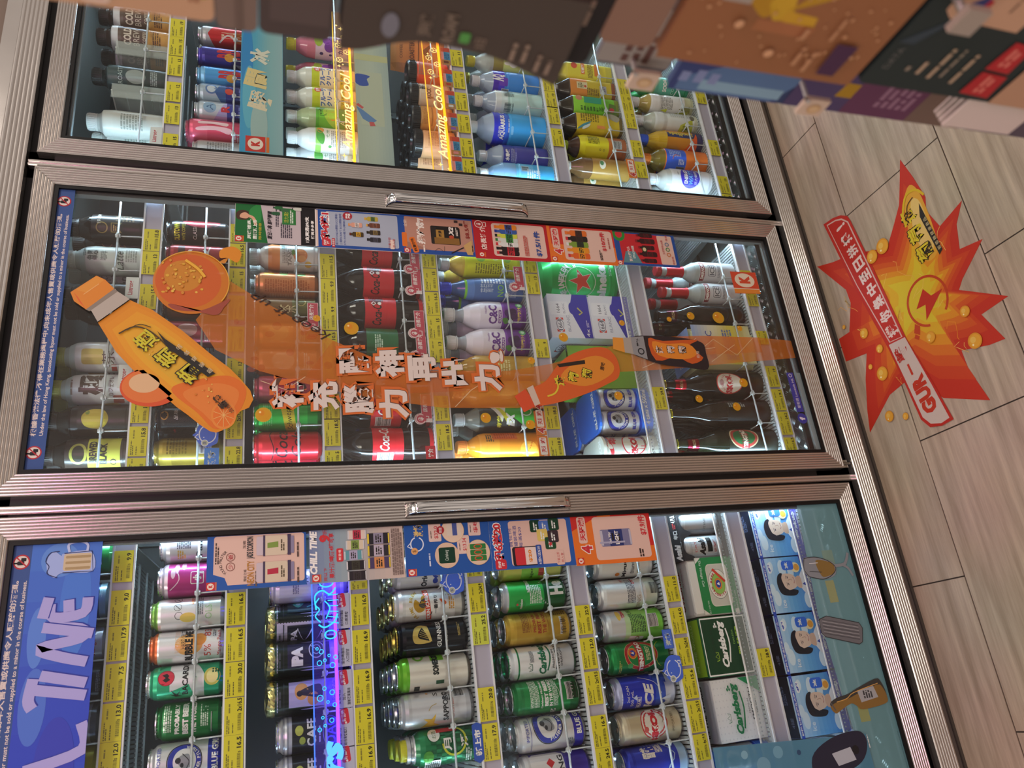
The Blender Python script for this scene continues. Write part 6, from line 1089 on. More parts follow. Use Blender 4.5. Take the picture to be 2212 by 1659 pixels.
p2.t(6, 78, 78, 24, '印4送1', W_, b=.11).t(6, 78, 74, 21, '印4送1', '#c8303a', b=.05).r(-38, 76, 20, 20, '#c8303a', 4).t(-38, 79, 14, 6, 'STAMP', W_, b=.03).t(-38, 72, 7, 5, 'IT', W_, b=.03).r(-38, 60, 24, 7, '#b52a34').t(-38, 60, 20, 5, '會員優享', W_).t(0, 52, 86, 6, '朝日WONDA樽裝/UCC樽裝/', '#3a4f94').t(0, 43, 86, 6, '三得利CRAFT BOSS樽裝咖啡', '#3a4f94').t(-4, 34, 78, 6, '370-500毫升(樽裝混)', '#3a4f94').e(38, 26, 11, 11, '#a82a34').t(38, 28, 14, 5, '限量', W_, b=.03).t(38, 22, 14, 5, '優惠', W_, b=.03)
for i, (x, y, c, cap, lab) in enumerate(((34, -30, '#b9a43c', '#d9a84a', '#5f7a3c'), (16, -34, '#6a4030', '#d9a84a', '#8a5a44'), (-4, -34, '#3a3024', '#26201c', '#8a7444'), (-24, -34, '#2c2a30', '#1c1a1c', '#4a4a5a'), (14, 8, '#d9a08a', '#d99a4a', '#e9dcd4'), (-12, 6, '#4a3a20', '#6a2a20', '#d9a82c'))): p2.put(tinybottle(x, y, 34, c, cap, .38, lab))
p2.r(-34, -76, 26, 10, '#ead2c4', 2).t(-30, -70, 30, 6, '下載立即', '#b52a34').t(-30, -80, 24, 6, '即入會', '#b52a34')
p3 = Art().r(0, 0, 108, 188, BLU).r(4, -4, 92, 168, '#b98a78', 3).p([(-42, 80), (-20, 80), (-42, 20)], '#a57868').r(-16, 82, 40, 12, ORG, 3).r(-30, 60, 44, 14, ORG, 4, .25).t(-30, 60, 36, 8, '極濃咖啡', '#33241c', b=.03, rot=.25).t(30, 78, 20, 8, '全新', '#e6d9c8').t(10, 42, 74, 20, '撐住你!', '#efe6dc', b=.06, sh=.2).small(-34, 36, 28, 6, 1, '#efe6dc').put(klogo(-46, 78, 13))
p3.r(2, -20, 52, 72, '#1f1a19', 6).r(2, 10, 52, 14, '#2a2422', 4).r(-14, -22, 18, 62, '#8a6430').r(6, -6, 22, 20, '#a8803c').t(6, -6, 18, 8, '極濃', '#33241c', b=.04).t(14, -34, 26, 12, 'X2', '#e6e0d8', b=.06, sh=.3).e(-2, -34, 5, 6, '#b5482c').small(14, -48, 24, 6, 2, '#d9cfc4')
p3.t(22, -74, 52, 13, '$8.5/罐', '#8a2420', b=.02).line([(-44, 10), (-36, 0), (-44, -12), (-30, -14)], .8, '#3a2c28').line([(-48, -30), (-30, -62)], 3, '#2a2224', 0).p([(-50, -84), (-8, -84), (-24, -62), (-50, -70)], '#c9a468').small(-26, -84, 30, 4, 1, '#3a2c20').r(36, -60, 7, 9, '#3a2c2a').r(44, -48, 7, 9, '#3a2c2a')
p4 = Art().r(0, 0, 116, 200, RED).r(2, -20, 96, 140, ROOM_PNK, 8).put(klogo(-44, 82, 14)).t(4, 74, 68, 15, '店長推介', '#efd9d0', b=.03).ring(44, 82, 11, 11, 2, '#efd9d0').t(44, 82, 7, 12, '$', '#efd9d0', b=.05).line([(38, 71), (38, 64), (50, 64), (50, 71)], 2, '#efd9d0', 0)
for i, (c, cap, lab) in enumerate((('#2a1a1c', '#c8303a', '#c8303a'), ('#241a1a', '#1c1a1c', '#a82030'), ('#d9dcd8', '#c8343c', '#e4e6e2'), ('#cfd6cc', '#2f7a3c', '#3f8a3c'), ('#c9d24a', '#26262a', '#2f7a44'), ('#3a5aa0', '#2a3a90', '#4a6ac0'), ('#e08a2c', '#e0742c', '#3a4a8a'))): p4.put(tinybottle(-36 + i * 12.5, 12, 62, c, cap, .24, lab))
p4.small(-12, -36, 60, 12, 3, '#c05a50').t(-4, -68, 74, 17, '$7.5/1件', '#2c4a94', b=.03)
p5 = Art().r(0, 0, 116, 190, ORG).r(30, -10, 60, 190, '#c8362c').r(2, -18, 94, 140, ROOM_PNK, 8).put(klogo(-44, 82, 14)).r(18, 72, 60, 20, ROOM_PNK, 5).t(-22, 68, 18, 26, '4', '#efe4dc', b=.12).t(-22, 68, 15, 23, '4', '#c8343c', b=.05).t(20, 72, 50, 14, '天狂減!', '#c8343c', b=.04)
for i, (c, cap, lab) in enumerate((('#d9642c', '#c8343c', '#e08a2c'), ('#e0902c', '#e08a2c', '#d9a02c'), ('#7a9a3c', '#d9dcd8', '#2f3a2c'), ('#2a2220', '#c8343c', '#3a2a24'), ('#d9702c', '#e07a3c', '#4a2c24'))): p5.put(tinybottle(-32 + i * 17, 12, 64, c, cap, .27, lab))
p5.small(-26, -48, 30, 8, 2, '#3a2c28').t(16, -60, 58, 14, '$10/2件', '#c8303a', b=.03).small(20, -76, 50, 5, 1, '#a85a50')
p6 = Art().r(0, 0, 104, 186, BLU).r(2, 14, 90, 122, '#c22c34').r(2, -60, 90, 44, ROOM_PNK, 4).e(44, 74, 22, 18, '#2f8a3c').e(44, 74, 12, 10, '#c8343c').p([(-43, 74), (-8, 62), (-8, 34), (-43, 20)], '#5f8a94').t(-16, 52, 46, 9, '買大樽汽水', '#e6cfc8', rot=.06, b=.02).t(-10, 40, 40, 8, '滿$20送', '#cfe0dc', b=.02).put(klogo(-44, 84, 13))
for i, x in enumerate((-34, -14, 6, 26, 44)): p6.put(tinybottle(x, -2, 60 if i % 2 else 50, '#3a1a1c', '#8a2028', .26, '#5a1a20'))
p6.e(0, 6, 9, 8, '#26402c').e(0, 6, 6, 5, '#d9c9a4').t(10, -50, 44, 7, '立即使用QR碼', '#b5343c').t(-30, -74, 26, 6, '登錄換', '#b5343c').ring(-12, -64, 6, 6, 2, '#c8783c').ring(4, -64, 6, 6, 2, '#3f8a4a').ring(20, -64, 6, 6, 2, '#5a7a9a').t(40, -66, 18, 6, '獎賞', '#b5343c')
for i, (x0, x1, z0, z1, a, lb) in enumerate(((.2125, .3155, .350, .527, p1, 'green marble and black poster with a person drinking, topmost of the middle door strip'),
    (.2095, .317, .154, .350, p2, 'blue poster reading 4 and 1 with six small bottles'), (.208, .318, -.027, .154, p3, 'blue and brown poster of a dark coffee can priced 8.5'),
    (.205, .318, -.2235, -.027, p4, 'red staff pick poster with a row of bottles priced 7.5'), (.206, .317, -.4095, -.2235, p5, 'orange and red four-day poster of energy drinks priced 10'),
    (.2105, .313, -.591, -.4095, p6, 'blue-edged red poster of cola bottles, lowest of the middle door strip'))):
    sheet('poster', x0 - .006, x1 - .008, z0, z1, a, lb, 'poster', group='promotion posters on the middle door')
q1 = Art().r(0, 0, 106, 186, '#2a5aa8').r(4, -4, 92, 164, ROOM_PNK, 5).p([(-48, 80), (-20, 80), (-28, 58), (-48, 50)], '#2a5aa8').put(klogo(-42, 82, 15)).small(18, 72, 40, 8, 2, '#4a3f3c').arct(0, 40, 26, 5, 'YOUNG MASTER', '#3a3230', PI * .8, PI * .2).ring(-8, 48, 8, 8, 1.2, '#8a5a50').ring(10, 48, 8, 8, 1.2, '#8a5a50').t(-8, 48, 9, 9, '少', '#b5343c').t(10, 48, 9, 9, '爺', '#b5343c')
q1.t(-22, 12, 46, 13, 'NEON CITY', '#b5802c', b=.02).t(-26, 22, 22, 5, '霓虹之城', '#3a3230').small(-24, 2, 46, 5, 1, '#6a5a54').t(26, 12, 42, 15, 'JADE SCORPION', '#2f3a3c', b=.03).t(32, 24, 16, 5, '玉蠍', '#3a3230')
for x, c in ((-22, '#b5344a'), (28, '#7f9a4a')): q1.r(x, -32, 38, 46, '#d4c6ae', 4).r(x, -5, 36, 14, '#c9bcc4', 3).r(x, -12, 40, 4, '#4a3f5a').r(x, -58, 40, 6, '#4a3f5a').r(x, -64, 34, 6, '#8a84a0', 2).p([(x - 5, -18), (x + 5, -18), (x + 7, -38), (x - 4, -38)], c).small(x, -46, 22, 8, 2, '#5a4f3c')
q1.small(-22, -74, 46, 5, 1, '#5a4a44').small(26, -74, 46, 5, 1, '#5a4a44')
q2 = Art().grad(0, 0, 106, 192, ['#6f7ea8', '#8fa4ae', '#b9b0aa', '#d0bdb0']).t(8, 84, 84, 14, 'CHILL TIME', W_, b=.05, sh=.2).put(klogo(-42, 80, 14)).t(0, 50, 88, 10, '果汁酒/啤酒4罐可享', '#c8343c', b=.02).t(34, 62, 15, 22, '9', '#c8343c', b=.06).t(46, 62, 10, 9, '折', '#c8343c').t(-36, 62, 26, 6, '買以下', '#c8343c').r(0, 34, 26, 13, '#c8343c', 3).t(0, 34, 20, 5, '新登場', W_)
for i, (x, y, c, lab) in enumerate(((-42, 2, '#2a262c', '#3a3438'), (-22, 4, '#26242a', '#3a3a30'), (-2, 8, '#5f9aa4', '#a9a4c0'), (18, 4, '#d4c6ae', '#7f9a4a'), (38, 0, '#d9c6ba', '#b5344a'), (-20, -42, '#4a4064', '#d08f58'), (4, -42, '#2f2c34', '#b9b0c0'), (28, -42, '#26242c', '#8f8aa0'))): q2.put(tinycan(x, y, 36 if i < 5 else 44, c, lab, '#d9c23c' if i > 4 else '#c9ccd0'))
q2.small(0, -78, 92, 22, 5, '#7a6a64')
q3 = Art().r(0, 0, 110, 184, '#2456a4').ring(12, 64, 15, 14, 2.4, '#d9e2f0', .3, 5.9).line([(4, 76), (8, 84), (14, 78)], 2, '#d9e2f0', 0).e(-2, 70, 7, 7, '#d9a468').t(-2, 70, 5, 8, '$', '#6a4420').t(40, 60, 26, 20, '激筍', '#d9bc74', b=.04).put(klogo(-44, 78, 14)).small(-14, 40, 40, 5, 1, '#c9d4e8')
for x, y, t_ in ((34, 26, '$32.0'), (6, -32, '$13.34'), (42, -58, '$8')): q3.r(x, y, 38, 26, '#ddc4b8', 3).t(x, y - 3, 26, 9, t_, '#c03a44', b=.02).small(x, y + 8, 24, 3, 1, '#6a5a54')
q3.e(-14, 4, 26, 25, '#e0c3a0').e(-14, 4, 25, 24, '#d9bda4').r(-14, 4, 32, 34, '#123a2a', 4).t(-14, 4, 22, 9, 'Carlsberg', '#cfe0d4', sh=.2).e(36, -12, 25, 24, '#d9b98a').e(36, -12, 24, 23, '#e2ccb4')
for i in range(3): q3.r(30 + i * 9, -14, 9, 30, '#ded2c0', 2).r(30 + i * 9, -16, 9, 10, '#4a5a9a')
q3.e(-12, -62, 26, 25, '#d9b98a').e(-12, -62, 25, 24, '#dcc4ac')
for i in range(3): q3.r(-24 + i * 12, -62, 11, 34, '#2f7a3c', 2).ring(-24 + i * 12, -62, 5, 9, 2, '#c85a3c')
q3.e(38, 14, 8, 8, '#a82a34').t(38, 14, 11, 6, '限量', W_)
q4 = Art().r(0, 0, 110, 188, '#2a5aa8').r(2, -16, 94, 132, ROOM_PNK, 6).t(6, 76, 84, 25, '印6送20', W_, b=.11).t(6, 76, 80, 22, '印6送20', '#c8303a', b=.04).r(-40, 74, 20, 24, '#c8303a', 4).t(-40, 77, 14, 6, 'STAMP', W_, b=.03).t(-40, 69, 7, 5, 'IT', W_, b=.03).t(14, 48, 40, 8, '買任何', '#3a4a94').t(14, 37, 50, 8, '4罐裝啤酒', '#3a4a94').t(14, 26, 44, 8, '每滿$20', '#3a4a94')
q4.r(-26, 16, 40, 62, '#26222a', 5).r(-26, 14, 36, 54, '#c8343c', 3).r(-26, 4, 36, 30, '#e2d2c8').r(-26, -12, 44, 13, '#2f4f9c', 3).t(-26, -12, 38, 7, '6個K送$20', W_).t(-26, 8, 26, 8, '$20', '#d9842c', b=.04)
for x, y, c in ((36, -10, '#123a24'), (34, -30, '#4f74c0'), (16, -24, '#d9c46a'), (-2, -40, '#1f4a2c'), (12, -48, '#3a2c34'), (38, -52, '#16402a')): q4.r(x, y, 26, 24, c, 4).small(x, y, 18, 10, 2, '#dfe6e0')
q4.star(-4, -40, 6, '#c8343c').r(-34, -58, 30, 18, ROOM_PNK, 3).t(-34, -54, 24, 6, '下載立即', '#b5343c').t(-34, -63, 20, 6, '即入會', '#b5343c')
q5 = Art().r(0, 0, 112, 194, ORG).r(20, -50, 80, 100, '#c8302c').p([(56, 97), (56, 20), (20, 97)], '#c8302c').r(2, -20, 94, 132, ROOM_PNK, 8).put(klogo(-44, 84, 14)).r(22, 72, 58, 20, ROOM_PNK, 5).t(-20, 66, 20, 28, '4', '#efe4dc', b=.12).t(-20, 66, 17, 25, '4', '#c8343c', b=.05).t(24, 72, 50, 14, '天狂減!', '#c8343c', b=.04)
q5.put(tinycan(2, -6, 74, '#7a7a9c', '#2f3a74', '#b9b9c8')).t(2, 8, 26, 8, 'San Mig', W_, b=.03).t(2, -8, 30, 9, 'LIGHT', W_, b=.04).r(-8, 4, 4, 60, '#a9a9c2').small(-34, -62, 18, 12, 2, '#3a2c28').t(26, -74, 44, 17, '$7.9/件', '#c8303a', b=.03)
for i, (x0, x1, z0, z1, a, lb) in enumerate(((-.546, -.443, .3835, .563, q1, 'blue-framed poster with two pale canisters, topmost of the beer door strip'), (-.546, -.440, .194, .378, q2, 'grey-blue chill time poster with eight small cans'),
    (-.546, -.440, .013, .1915, q3, 'blue poster with a piggy bank and three round product pictures'), (-.546, -.4405, -.173, .0125, q4, 'blue poster reading 6 and 20 with a red phone'), (-.5485, -.4395, -.3645, -.173, q5, 'orange and red poster of one silver can priced 7.9'))):
    sheet('poster', x0 - .006, x1 - .008, z0, z1, a, lb, 'poster', group='promotion posters on the beer door')

# ---------------------------------------------------------------- law notices, banners and decals on the glass
def law(x0, x1, z0, z1, lb):
    w = (x1 - x0) * 1000; h = (z1 - z0) * 1000
    a = Art().t(0, 5, w - 128, 10.5, '根據香港法律,不得在業務過程中,向未成年人售賣或供應令人醺醉的酒類。', '#dcd0cc', b=.025).t(0, -9.5, w - 130, 8.5, 'Under the law of Hong Kong, intoxicating liquor must not be sold or supplied to a minor in the course of business.', '#dcd0cc', b=.02)
    for s in (-1, 1):
        x = s * (w / 2 - 32); a.e(x, 0, 13, 13, '#b3303c').e(x, 0, 10.6, 10.6, '#ddd0c8').r(x - 2, 1, 7, 11, '#232126', 2).r(x - 2, 9, 3, 6, '#232126').r(x + 4, -3, 6, 8, '#232126', 1).line([(x - 8, -8), (x + 8, 8)], 2.2, '#b3303c', 0)
    sheet('law_notice', x0, x1, z0, z1, a, lb, 'notice', base='#3a5590', cl=False)
law(-.309, .313, .8495, .886, 'blue liquor law notice across the top of the middle door')
law(-1.072, -.446, .8495, .882, 'blue liquor law notice across the top of the beer door')
a = Art().grad(0, 0, 630, 112, ['#3f5fc8', '#3348c0', '#4a78d0'], False)
for x, y, rx, ry, c in ((40, 30, 60, 20, '#4f74d0'), (200, -20, 90, 24, '#4a7ad4'), (150, 34, 50, 14, '#5a84d8'), (-60, -10, 80, 30, '#3a46b8'), (280, 10, 30, 30, '#5f8cd8')): a.e(x, y, rx, ry, c)
LT = '#a9a6e0'
def brush(pts, w=22): return lambda A: A.line(pts, w, '#2c3a9c').line([(x - 1.5, y + 2) for x, y in pts], w, LT)
ZC, XC = 795.5, -757
for st in ([(-720, 823), (-705, 830), (-672, 826)], [(-690, 822), (-706, 745)], [(-668, 816), (-686, 746)], [(-652, 748), (-640, 790), (-624, 822), (-612, 760), (-596, 762), (-590, 820)], [(-590, 820), (-606, 742)], [(-552, 812), (-574, 806), (-570, 760), (-544, 754)], [(-566, 782), (-546, 784)], [(-540, 815), (-575, 822)], [(-812, 826), (-790, 744), (-748, 748)], [(-860, 826), (-872, 746), (-828, 748)], [(-905, 822), (-918, 746)], [(-942, 822), (-954, 746)], [(-940, 784), (-912, 786)]):
    brush([((x - XC), (y - ZC)) for x, y in st], 17)(a)
a.sp([(x - XC, y - ZC) for x, y in ((-496, 824), (-474, 826), (-462, 816), (-470, 804), (-466, 800), (-464, 758), (-500, 752), (-500, 800), (-508, 812))], '#9fb2e6', 4).r(-482 - XC, 778 - ZC, 30, 44, '#c9b89a', 4)
for i in range(3): a.r(-493 + i * 10 - XC, 777 - ZC, 4.5, 40, '#a8926c', 2)
a.line([(x - XC, y - ZC) for x, y in ((-464, 792), (-450, 794), (-446, 776), (-452, 764), (-464, 764))], 4, '#b9c6ee').line([(x - XC, y - ZC) for x, y in ((-500, 800), (-500, 752), (-464, 756), (-466, 800))], 1.4, '#2a2c5a', 0).line([(x - XC, y - ZC) for x, y in ((-508, 808), (-500, 824), (-488, 822), (-478, 828), (-464, 822), (-462, 808))], 1.4, '#2a2c5a')
sheet('door_banner', -1.072, -.4445, .740, .851, a, 'blue chill time banner with brushed lettering and a beer mug', 'banner', base='#3a55c4')
# frosted foot film of the beer door with drawn drinks
FILM = lambda x, z: (x, GY - .0012, z)
def film(name, outline, col, art, label, cat='window decal', group=None, lay=0, mat='film', th=.0003):
    """a translucent decal: outline and art in world millimetres on the door plane"""
    y = GY - .0002 - lay * .0012; m = MB()
    if outline:
        n = len(outline); m.add([(x * .001, y - th, z * .001) for x, z in outline], [tuple(range(n))], col)
    if art: m.art(art, lambda u, v, h: (u, y - th - h, v), base=.00012, off=.00005)
    return tag(m.build(name, mat), label, cat, group)
film('frosted_film', [(-446, -764), (-446, -882), (-1074, -882), (-1074, -764), (-960, -763), (-874, -756), (-700, -746)], '#6fa0a8d2', Art().p([(-600, -800), (-560, -800), (-560, -830), (-600, -830)], '#8fb0a0b0').r(-655, -800, 50, 24, '#a9b07ac0').r(-905, -800, 60, 26, '#a9b06ab0').small(-980, -875, 120, 4, 1, '#5a8088'), 'teal frosted film across the foot of the beer door')
LAB = '#8a9098'
g = Art().sp([(-576, -744), (-606, -738), (-620, -752), (-626, -790), (-620, -818), (-604, -828), (-590, -822), (-580, -800), (-574, -770)], LAB).sp([(-582, -776), (-618, -782), (-620, -800), (-614, -818), (-602, -824), (-590, -818)], '#8a6f38', 4).line([(-598, -826), (-596, -852), (-588, -862), (-570, -872)], 7, LAB).line([(-598, -850), (-606, -862), (-624, -870)], 6, LAB).line([(-576, -744), (-574, -774), (-584, -808), (-602, -827), (-618, -812), (-626, -784), (-618, -748)], 1.6, '#26282c').line([(-576, -745), (-600, -738), (-618, -748)], 1.4, '#26282c').line([(-588, -756), (-588, -780)], 1.6, '#dfe2e6').line([(-606, -752), (-610, -784)], 1.4, '#3a3c40')
film('goblet_decal', None, None, g, 'drawn beer goblet sticker lying across the frosted film edge', lay=1)
o = [(-714, -744), (-742, -742), (-752, -750), (-776, -836), (-772, -846), (-742, -856), (-730, -850), (-708, -766)]
a = Art().p(o, '#6f7076').line(o, 1.6, '#2a2c30', False, True)
for i in range(9): u = i / 9; a.line([(-714 - 34 * u, -752 + 4 * u), (-736 - 34 * u, -846 + 6 * u)], 1.1, '#a9aaae' if i % 2 else '#4a4b50', 0)
film('can_decal', None, None, a, 'drawn grey beer can sticker across the frosted film edge', lay=1)
b = [(-890, -717), (-906, -726), (-900, -742), (-888, -772), (-896, -786), (-906, -800), (-900, -862), (-886, -872), (-860, -866), (-852, -852), (-868, -792), (-872, -780), (-876, -764), (-880, -736)]
a = Art().sp(b, '#3a3a38', 3).sp([(-890 + (x + 882) * .84 - 0 + 8 - 8, z) for x, z in b], '#8a6a34', 3).p([(-896, -800), (-872, -796), (-866, -842), (-890, -848)], '#a9acb0').small(-881, -822, 16, 26, 4, '#3a3c40').line([(-888, -736), (-884, -764), (-874, -786), (-862, -856)], 1.6, '#d9a85a').line([(-904, -728), (-888, -720)], 3, '#5a5c60', 0)
film('bottle_decal', None, None, a, 'drawn amber beer bottle sticker across the frosted film edge', lay=1)
film('corner_poster', [(-938, -411), (-958, -788), (-1075, -788), (-1075, -405)], '#4f88a4e6', Art().sp([(-985, -640), (-955, -700), (-950, -770), (-975, -786), (-1010, -760), (-1030, -690), (-1040, -640)], '#23253c').p([(-1010, -700), (-985, -690), (-978, -740), (-1004, -748)], '#b9c0cc').e(-985, -752, 9, 9, '#15161f').e(-965, -560, 12, 12, '#6fa4bc').e(-985, -520, 16, 16, '#6fa0b8').e(-960, -480, 8, 8, '#7fb0c4').e(-972, -610, 5, 5, '#2f4f74').small(-966, -790, 40, 4, 1, '#d9e2e6'), 'blue-green corner poster with a tilted dark bottle, beer door edge', lay=2)
# the splashed orange drink graphic on the middle door
BODY = [(49, 727), (28, 684), (-19, 624), (-71, 568), (-102, 531), (-128, 508), (-152, 490), (-172, 484), (-190, 492), (-197, 508), (-213, 520), (-228, 533), (-238, 541), (-243, 553), (-240, 565), (-225, 585), (-205, 607), (-188, 628), (-162, 655), (-135, 685), (-107, 713), (-69, 745), (-5, 782)]
bd = Art().p(BODY, '#d98a22')
def scaled(P_, k, cx, cy): return [(cx + (x - cx) * k, cy + (y - cy) * k) for x, y in P_]
for k, c in ((.9, '#dc8f24'), (.78, '#df9a28'), (.62, '#dfa52c'), (.45, '#d8a830')): bd.p(scaled(BODY, k, -70, 660), c)
bd.sp([(-150, 640), (-200, 590), (-236, 552), (-200, 512), (-150, 498), (-120, 530), (-128, 590)], '#d97028').sp([(-160, 618), (-200, 580), (-224, 552), (-196, 524), (-156, 512), (-138, 540), (-140, 580)], '#dd8038')
bd.e(-206, 540, 30, 24, '#e08a3c').e(-206, 540, 25, 20, '#dd742c')
for i in range(10): bd.line([(-206, 540), (-206 + 25 * cos(i * .628), 540 + 20 * sin(i * .628))], 1, '#e6b870', 0)
rg = random.Random(5)
for i in range(60): bd.e(rg.uniform(-200, -60), rg.uniform(520, 660), rg.uniform(1, 3), rg.uniform(1, 3), rg.choice(('#e6b85c', '#d98a3c', '#e0a050')), 8) if False else None
for i in range(46):
    u = rg.random(); bd.e(-40 - 140 * u + rg.uniform(-10, 10), 690 - 150 * u + rg.uniform(-18, 30), rg.uniform(1, 2.6), rg.uniform(1, 2.6), rg.choice(('#e6bc5c', '#cf7c2c', '#e2a850')), 8)
th = math.atan2(-108, -92)                                                # axis of the tilted bottle in the plane
A_ = lambda x, z: (x, z)
bd.line([(-30, 742), (-14, 716), (-20, 690), (-42, 664), (-70, 640)], 3, '#4a3a1c').line([(-22, 728), (-8, 706), (-14, 684)], 2, '#4a3a1c')
ang = math.atan2(-87, -75) + PI
bd.t(-88, 646, 118, 44, '葡萄適', '#2a2418', rot=ang - PI / 2 + PI / 2 - PI * .0 - PI * 0, b=.10).t(-88, 646, 114, 40, '葡萄適', '#c9c234', rot=ang, b=.03) if False else None
for i, (x, z, ch) in enumerate(((-44, 692, '適'), (-80, 650, '萄'), (-116, 606, '葡'))):
    bd.t(x, z, 44, 44, ch, '#2a2418', rot=.86, b=.08).t(x, z, 40, 40, ch, '#ccc232', rot=.86, b=.02)
bd.p([(-22, 672), (-40, 656), (-116, 558), (-124, 572), (-60, 650)], '#262220')
for i, ch in enumerate('品飲萄葡酷'): bd.t(-58 - i * 13, 629 - i * 15, 10, 10, ch, '#cfc2a4', rot=.86)
bd.t(-178, 547, 34, 17, '香橙', '#33261e', rot=.62, b=.04).t(-188, 533, 34, 9, '含橙汁', '#3f2f22', rot=.62)
NECK = [(72, 755), (67, 752), (49, 727), (-5, 782), (19, 795), (21, 804)]
bd.p(NECK, '#b3aaa0').p([(72, 757), (66, 750), (18, 798), (22, 806)], '#8a7f74')
CAPP = [(60, 836), (101, 792), (92, 775), (72, 757), (22, 805), (40, 828)]
bd.p(CAPP, '#d9852c').p([(66, 828), (99, 792), (92, 777), (60, 806)], '#dc9238').p([(50, 822), (60, 830), (38, 818), (24, 806)], '#d9602c').line([(56, 812), (82, 786)], 1.4, '#e6b070', 0)
film('bottle_graphic', None, None, bd, 'big tilted orange energy drink bottle decal on the middle door', lay=1)
def orb(x, y, rx, ry, label, c1, c2, c3, extra=None, lay=1, name='fruit_decal'):
    a = Art().e(x, y, rx, ry, c1, 40).e(x + rx * .05, y + ry * .08, rx * .86, ry * .86, c2, 36).e(x + rx * .2, y + ry * .22, rx * .5, ry * .5, c3, 30)
    if extra: extra(a)
    film(name, None, None, a, label, lay=lay)
def drops(a):
    a.sp([(20, 566), (40, 545), (60, 535), (30, 590), (30, 640), (44, 650)], '#9c4a3a', 4)
    for i in range(50): a.e(rg.uniform(70, 150), rg.uniform(590, 670), rg.uniform(1.5, 4), rg.uniform(1.5, 4), rg.choice(('#d9a83c', '#cf8a34', '#e0b850')), 9)
    a.line([(150, 625), (130, 600), (110, 585)], 6, '#e6b03c').sp([(160, 540), (150, 520), (175, 512), (190, 530), (180, 555), (160, 556)], '#d98a24', 4).sp([(146, 546), (160, 540), (150, 556)], '#c9822c', 4).ring(97, 611, 76, 76, 2, '#dca83c', -2.2, .9)
orb(97, 611, 76, 76, 'glossy orange ball decal pouring juice, above the tilted bottle', '#cf7a24e8', '#d0642ce8', '#cf8a30e8', drops)
orb(-145, 677, 42, 56, 'red-orange oval fruit decal beside the tilted bottle', '#d0542c', '#d9763a', '#d9b48a')
RB = [(106, 536), (63, 474), (15, 397), (-33, 320), (-75, 230), (-103, 141), (-101, -75), (-82, -181), (-6, -433), (4, -613), (3, -781), (-4, -881), (-54, -881), (-62, -800), (-70, -705), (-85, -565), (-97, -421), (-101, -345), (-140, -250), (-172, -179), (-193, -87), (-192, 85), (-172, 226), (-151, 323), (-130, 399), (-107, 473), (-90, 505), (-60, 560), (8, 600)]
rb = Art().p([(-33, 320), (-75, 230), (-103, 141), (-101, 0), (-150, 0), (-160, 226), (-120, 380)], '#d9742c50').p([(-6, -433), (4, -613), (3, -781), (-40, -781), (-50, -600), (-60, -433)], '#e0802c70')
for i in range(14): rb.e(rg.uniform(-110, 20), rg.uniform(330, 520), rg.uniform(4, 10), rg.uniform(4, 12), '#c8602c40', 12)
for x in ([(-40, -590), (-6, -640), (-50, -700), (0, -760)], [(-90, -420), (-50, -520), (-4, -590)], [(-70, -620), (-20, -700)], [(-8, -500), (-40, -560), (-30, -640)], [(-130, 470), (-150, 420), (-120, 380)], [(-190, 60), (-150, 20), (-100, -60)]): rb.line(x, 1.6, '#e6cfa8b0', 0)
rb.t(24, 408, 190, 30, 'keep it up', '#3a2014', rot=1.03, sh=.35)
film('ribbon_decal', RB, '#c8772c98', rb, 'translucent orange ribbon decal running down the middle door', lay=0)
def slog(chars, lb):
    a = Art()
    for x, z, ch, s in chars: a.t(x, z, s * 1.2, s * 1.16, ch, '#cf6a2c', b=.15, sh=-.06)
    for x, z, ch, s in chars: a.t(x, z - 1.4, s, s * .97, ch, '#5a3a2c', b=.05, sh=-.06).t(x - 1, z, s, s * .97, ch, '#d9cec6', b=.045, sh=-.06)
    film('slogan_decal', None, None, a, lb, lay=2)
slog([(-79, 277, '醒', 66), (-86, 200, '神', 66), (-95, 128, '再', 66), (-106, 53, '出', 66), (-119, -22, '力', 66), (-66, -48, '!', 34)], 'white and orange slogan of five characters and an exclamation mark, upper line')
slog([(-157, 416, '補', 66), (-163, 343, '充', 66), (-170, 270, '腦', 66), (-182, 196, '力', 66)], 'white and orange slogan of four characters, lower line')
def smallbottle(P_, capP, c, capc, art, lb):
    a = Art().sp(P_, c, 4).p(capP, capc); art(a); film('bottle_graphic', None, None, a, lb, lay=3)
smallbottle([(-150, -122), (-128, -160), (-92, -192), (-62, -228), (-42, -280), (-38, -326), (-58, -350), (-90, -357), (-118, -348), (-134, -318), (-156, -268), (-176, -206), (-188, -150), (-184, -132)], [(-166, -80), (-148, -108), (-188, -132), (-205, -98)], '#d0602a', '#cf4f2c',
    lambda a: (a.p([(-146, -112), (-138, -128), (-184, -140), (-190, -126)], '#c9b8a8'), a.sp([(-120, -200), (-80, -240), (-60, -300), (-80, -340), (-110, -330), (-140, -260)], '#d98a30', 4), [a.t(x, z, 28, 28, ch, '#2a2018', rot=PI / 2 * .0 + .0 + (-.28), b=.1) and a.t(x, z, 25, 25, ch, '#d6cc3a', rot=-.28, b=.03) for x, z, ch in ((-126, -198, '適'), (-117, -232, '萄'), (-108, -268, '葡'))], a.p([(-84, -195), (-92, -200), (-82, -268), (-72, -268)], '#2a211c'), a.line([(-166, -160), (-158, -180), (-140, -190), (-120, -184)], 4, '#d6c63a'), a.t(-88, -312, 22, 11, '原味', '#33241c', rot=-.3, b=.02)), 'small orange energy drink bottle decal under the slogan')
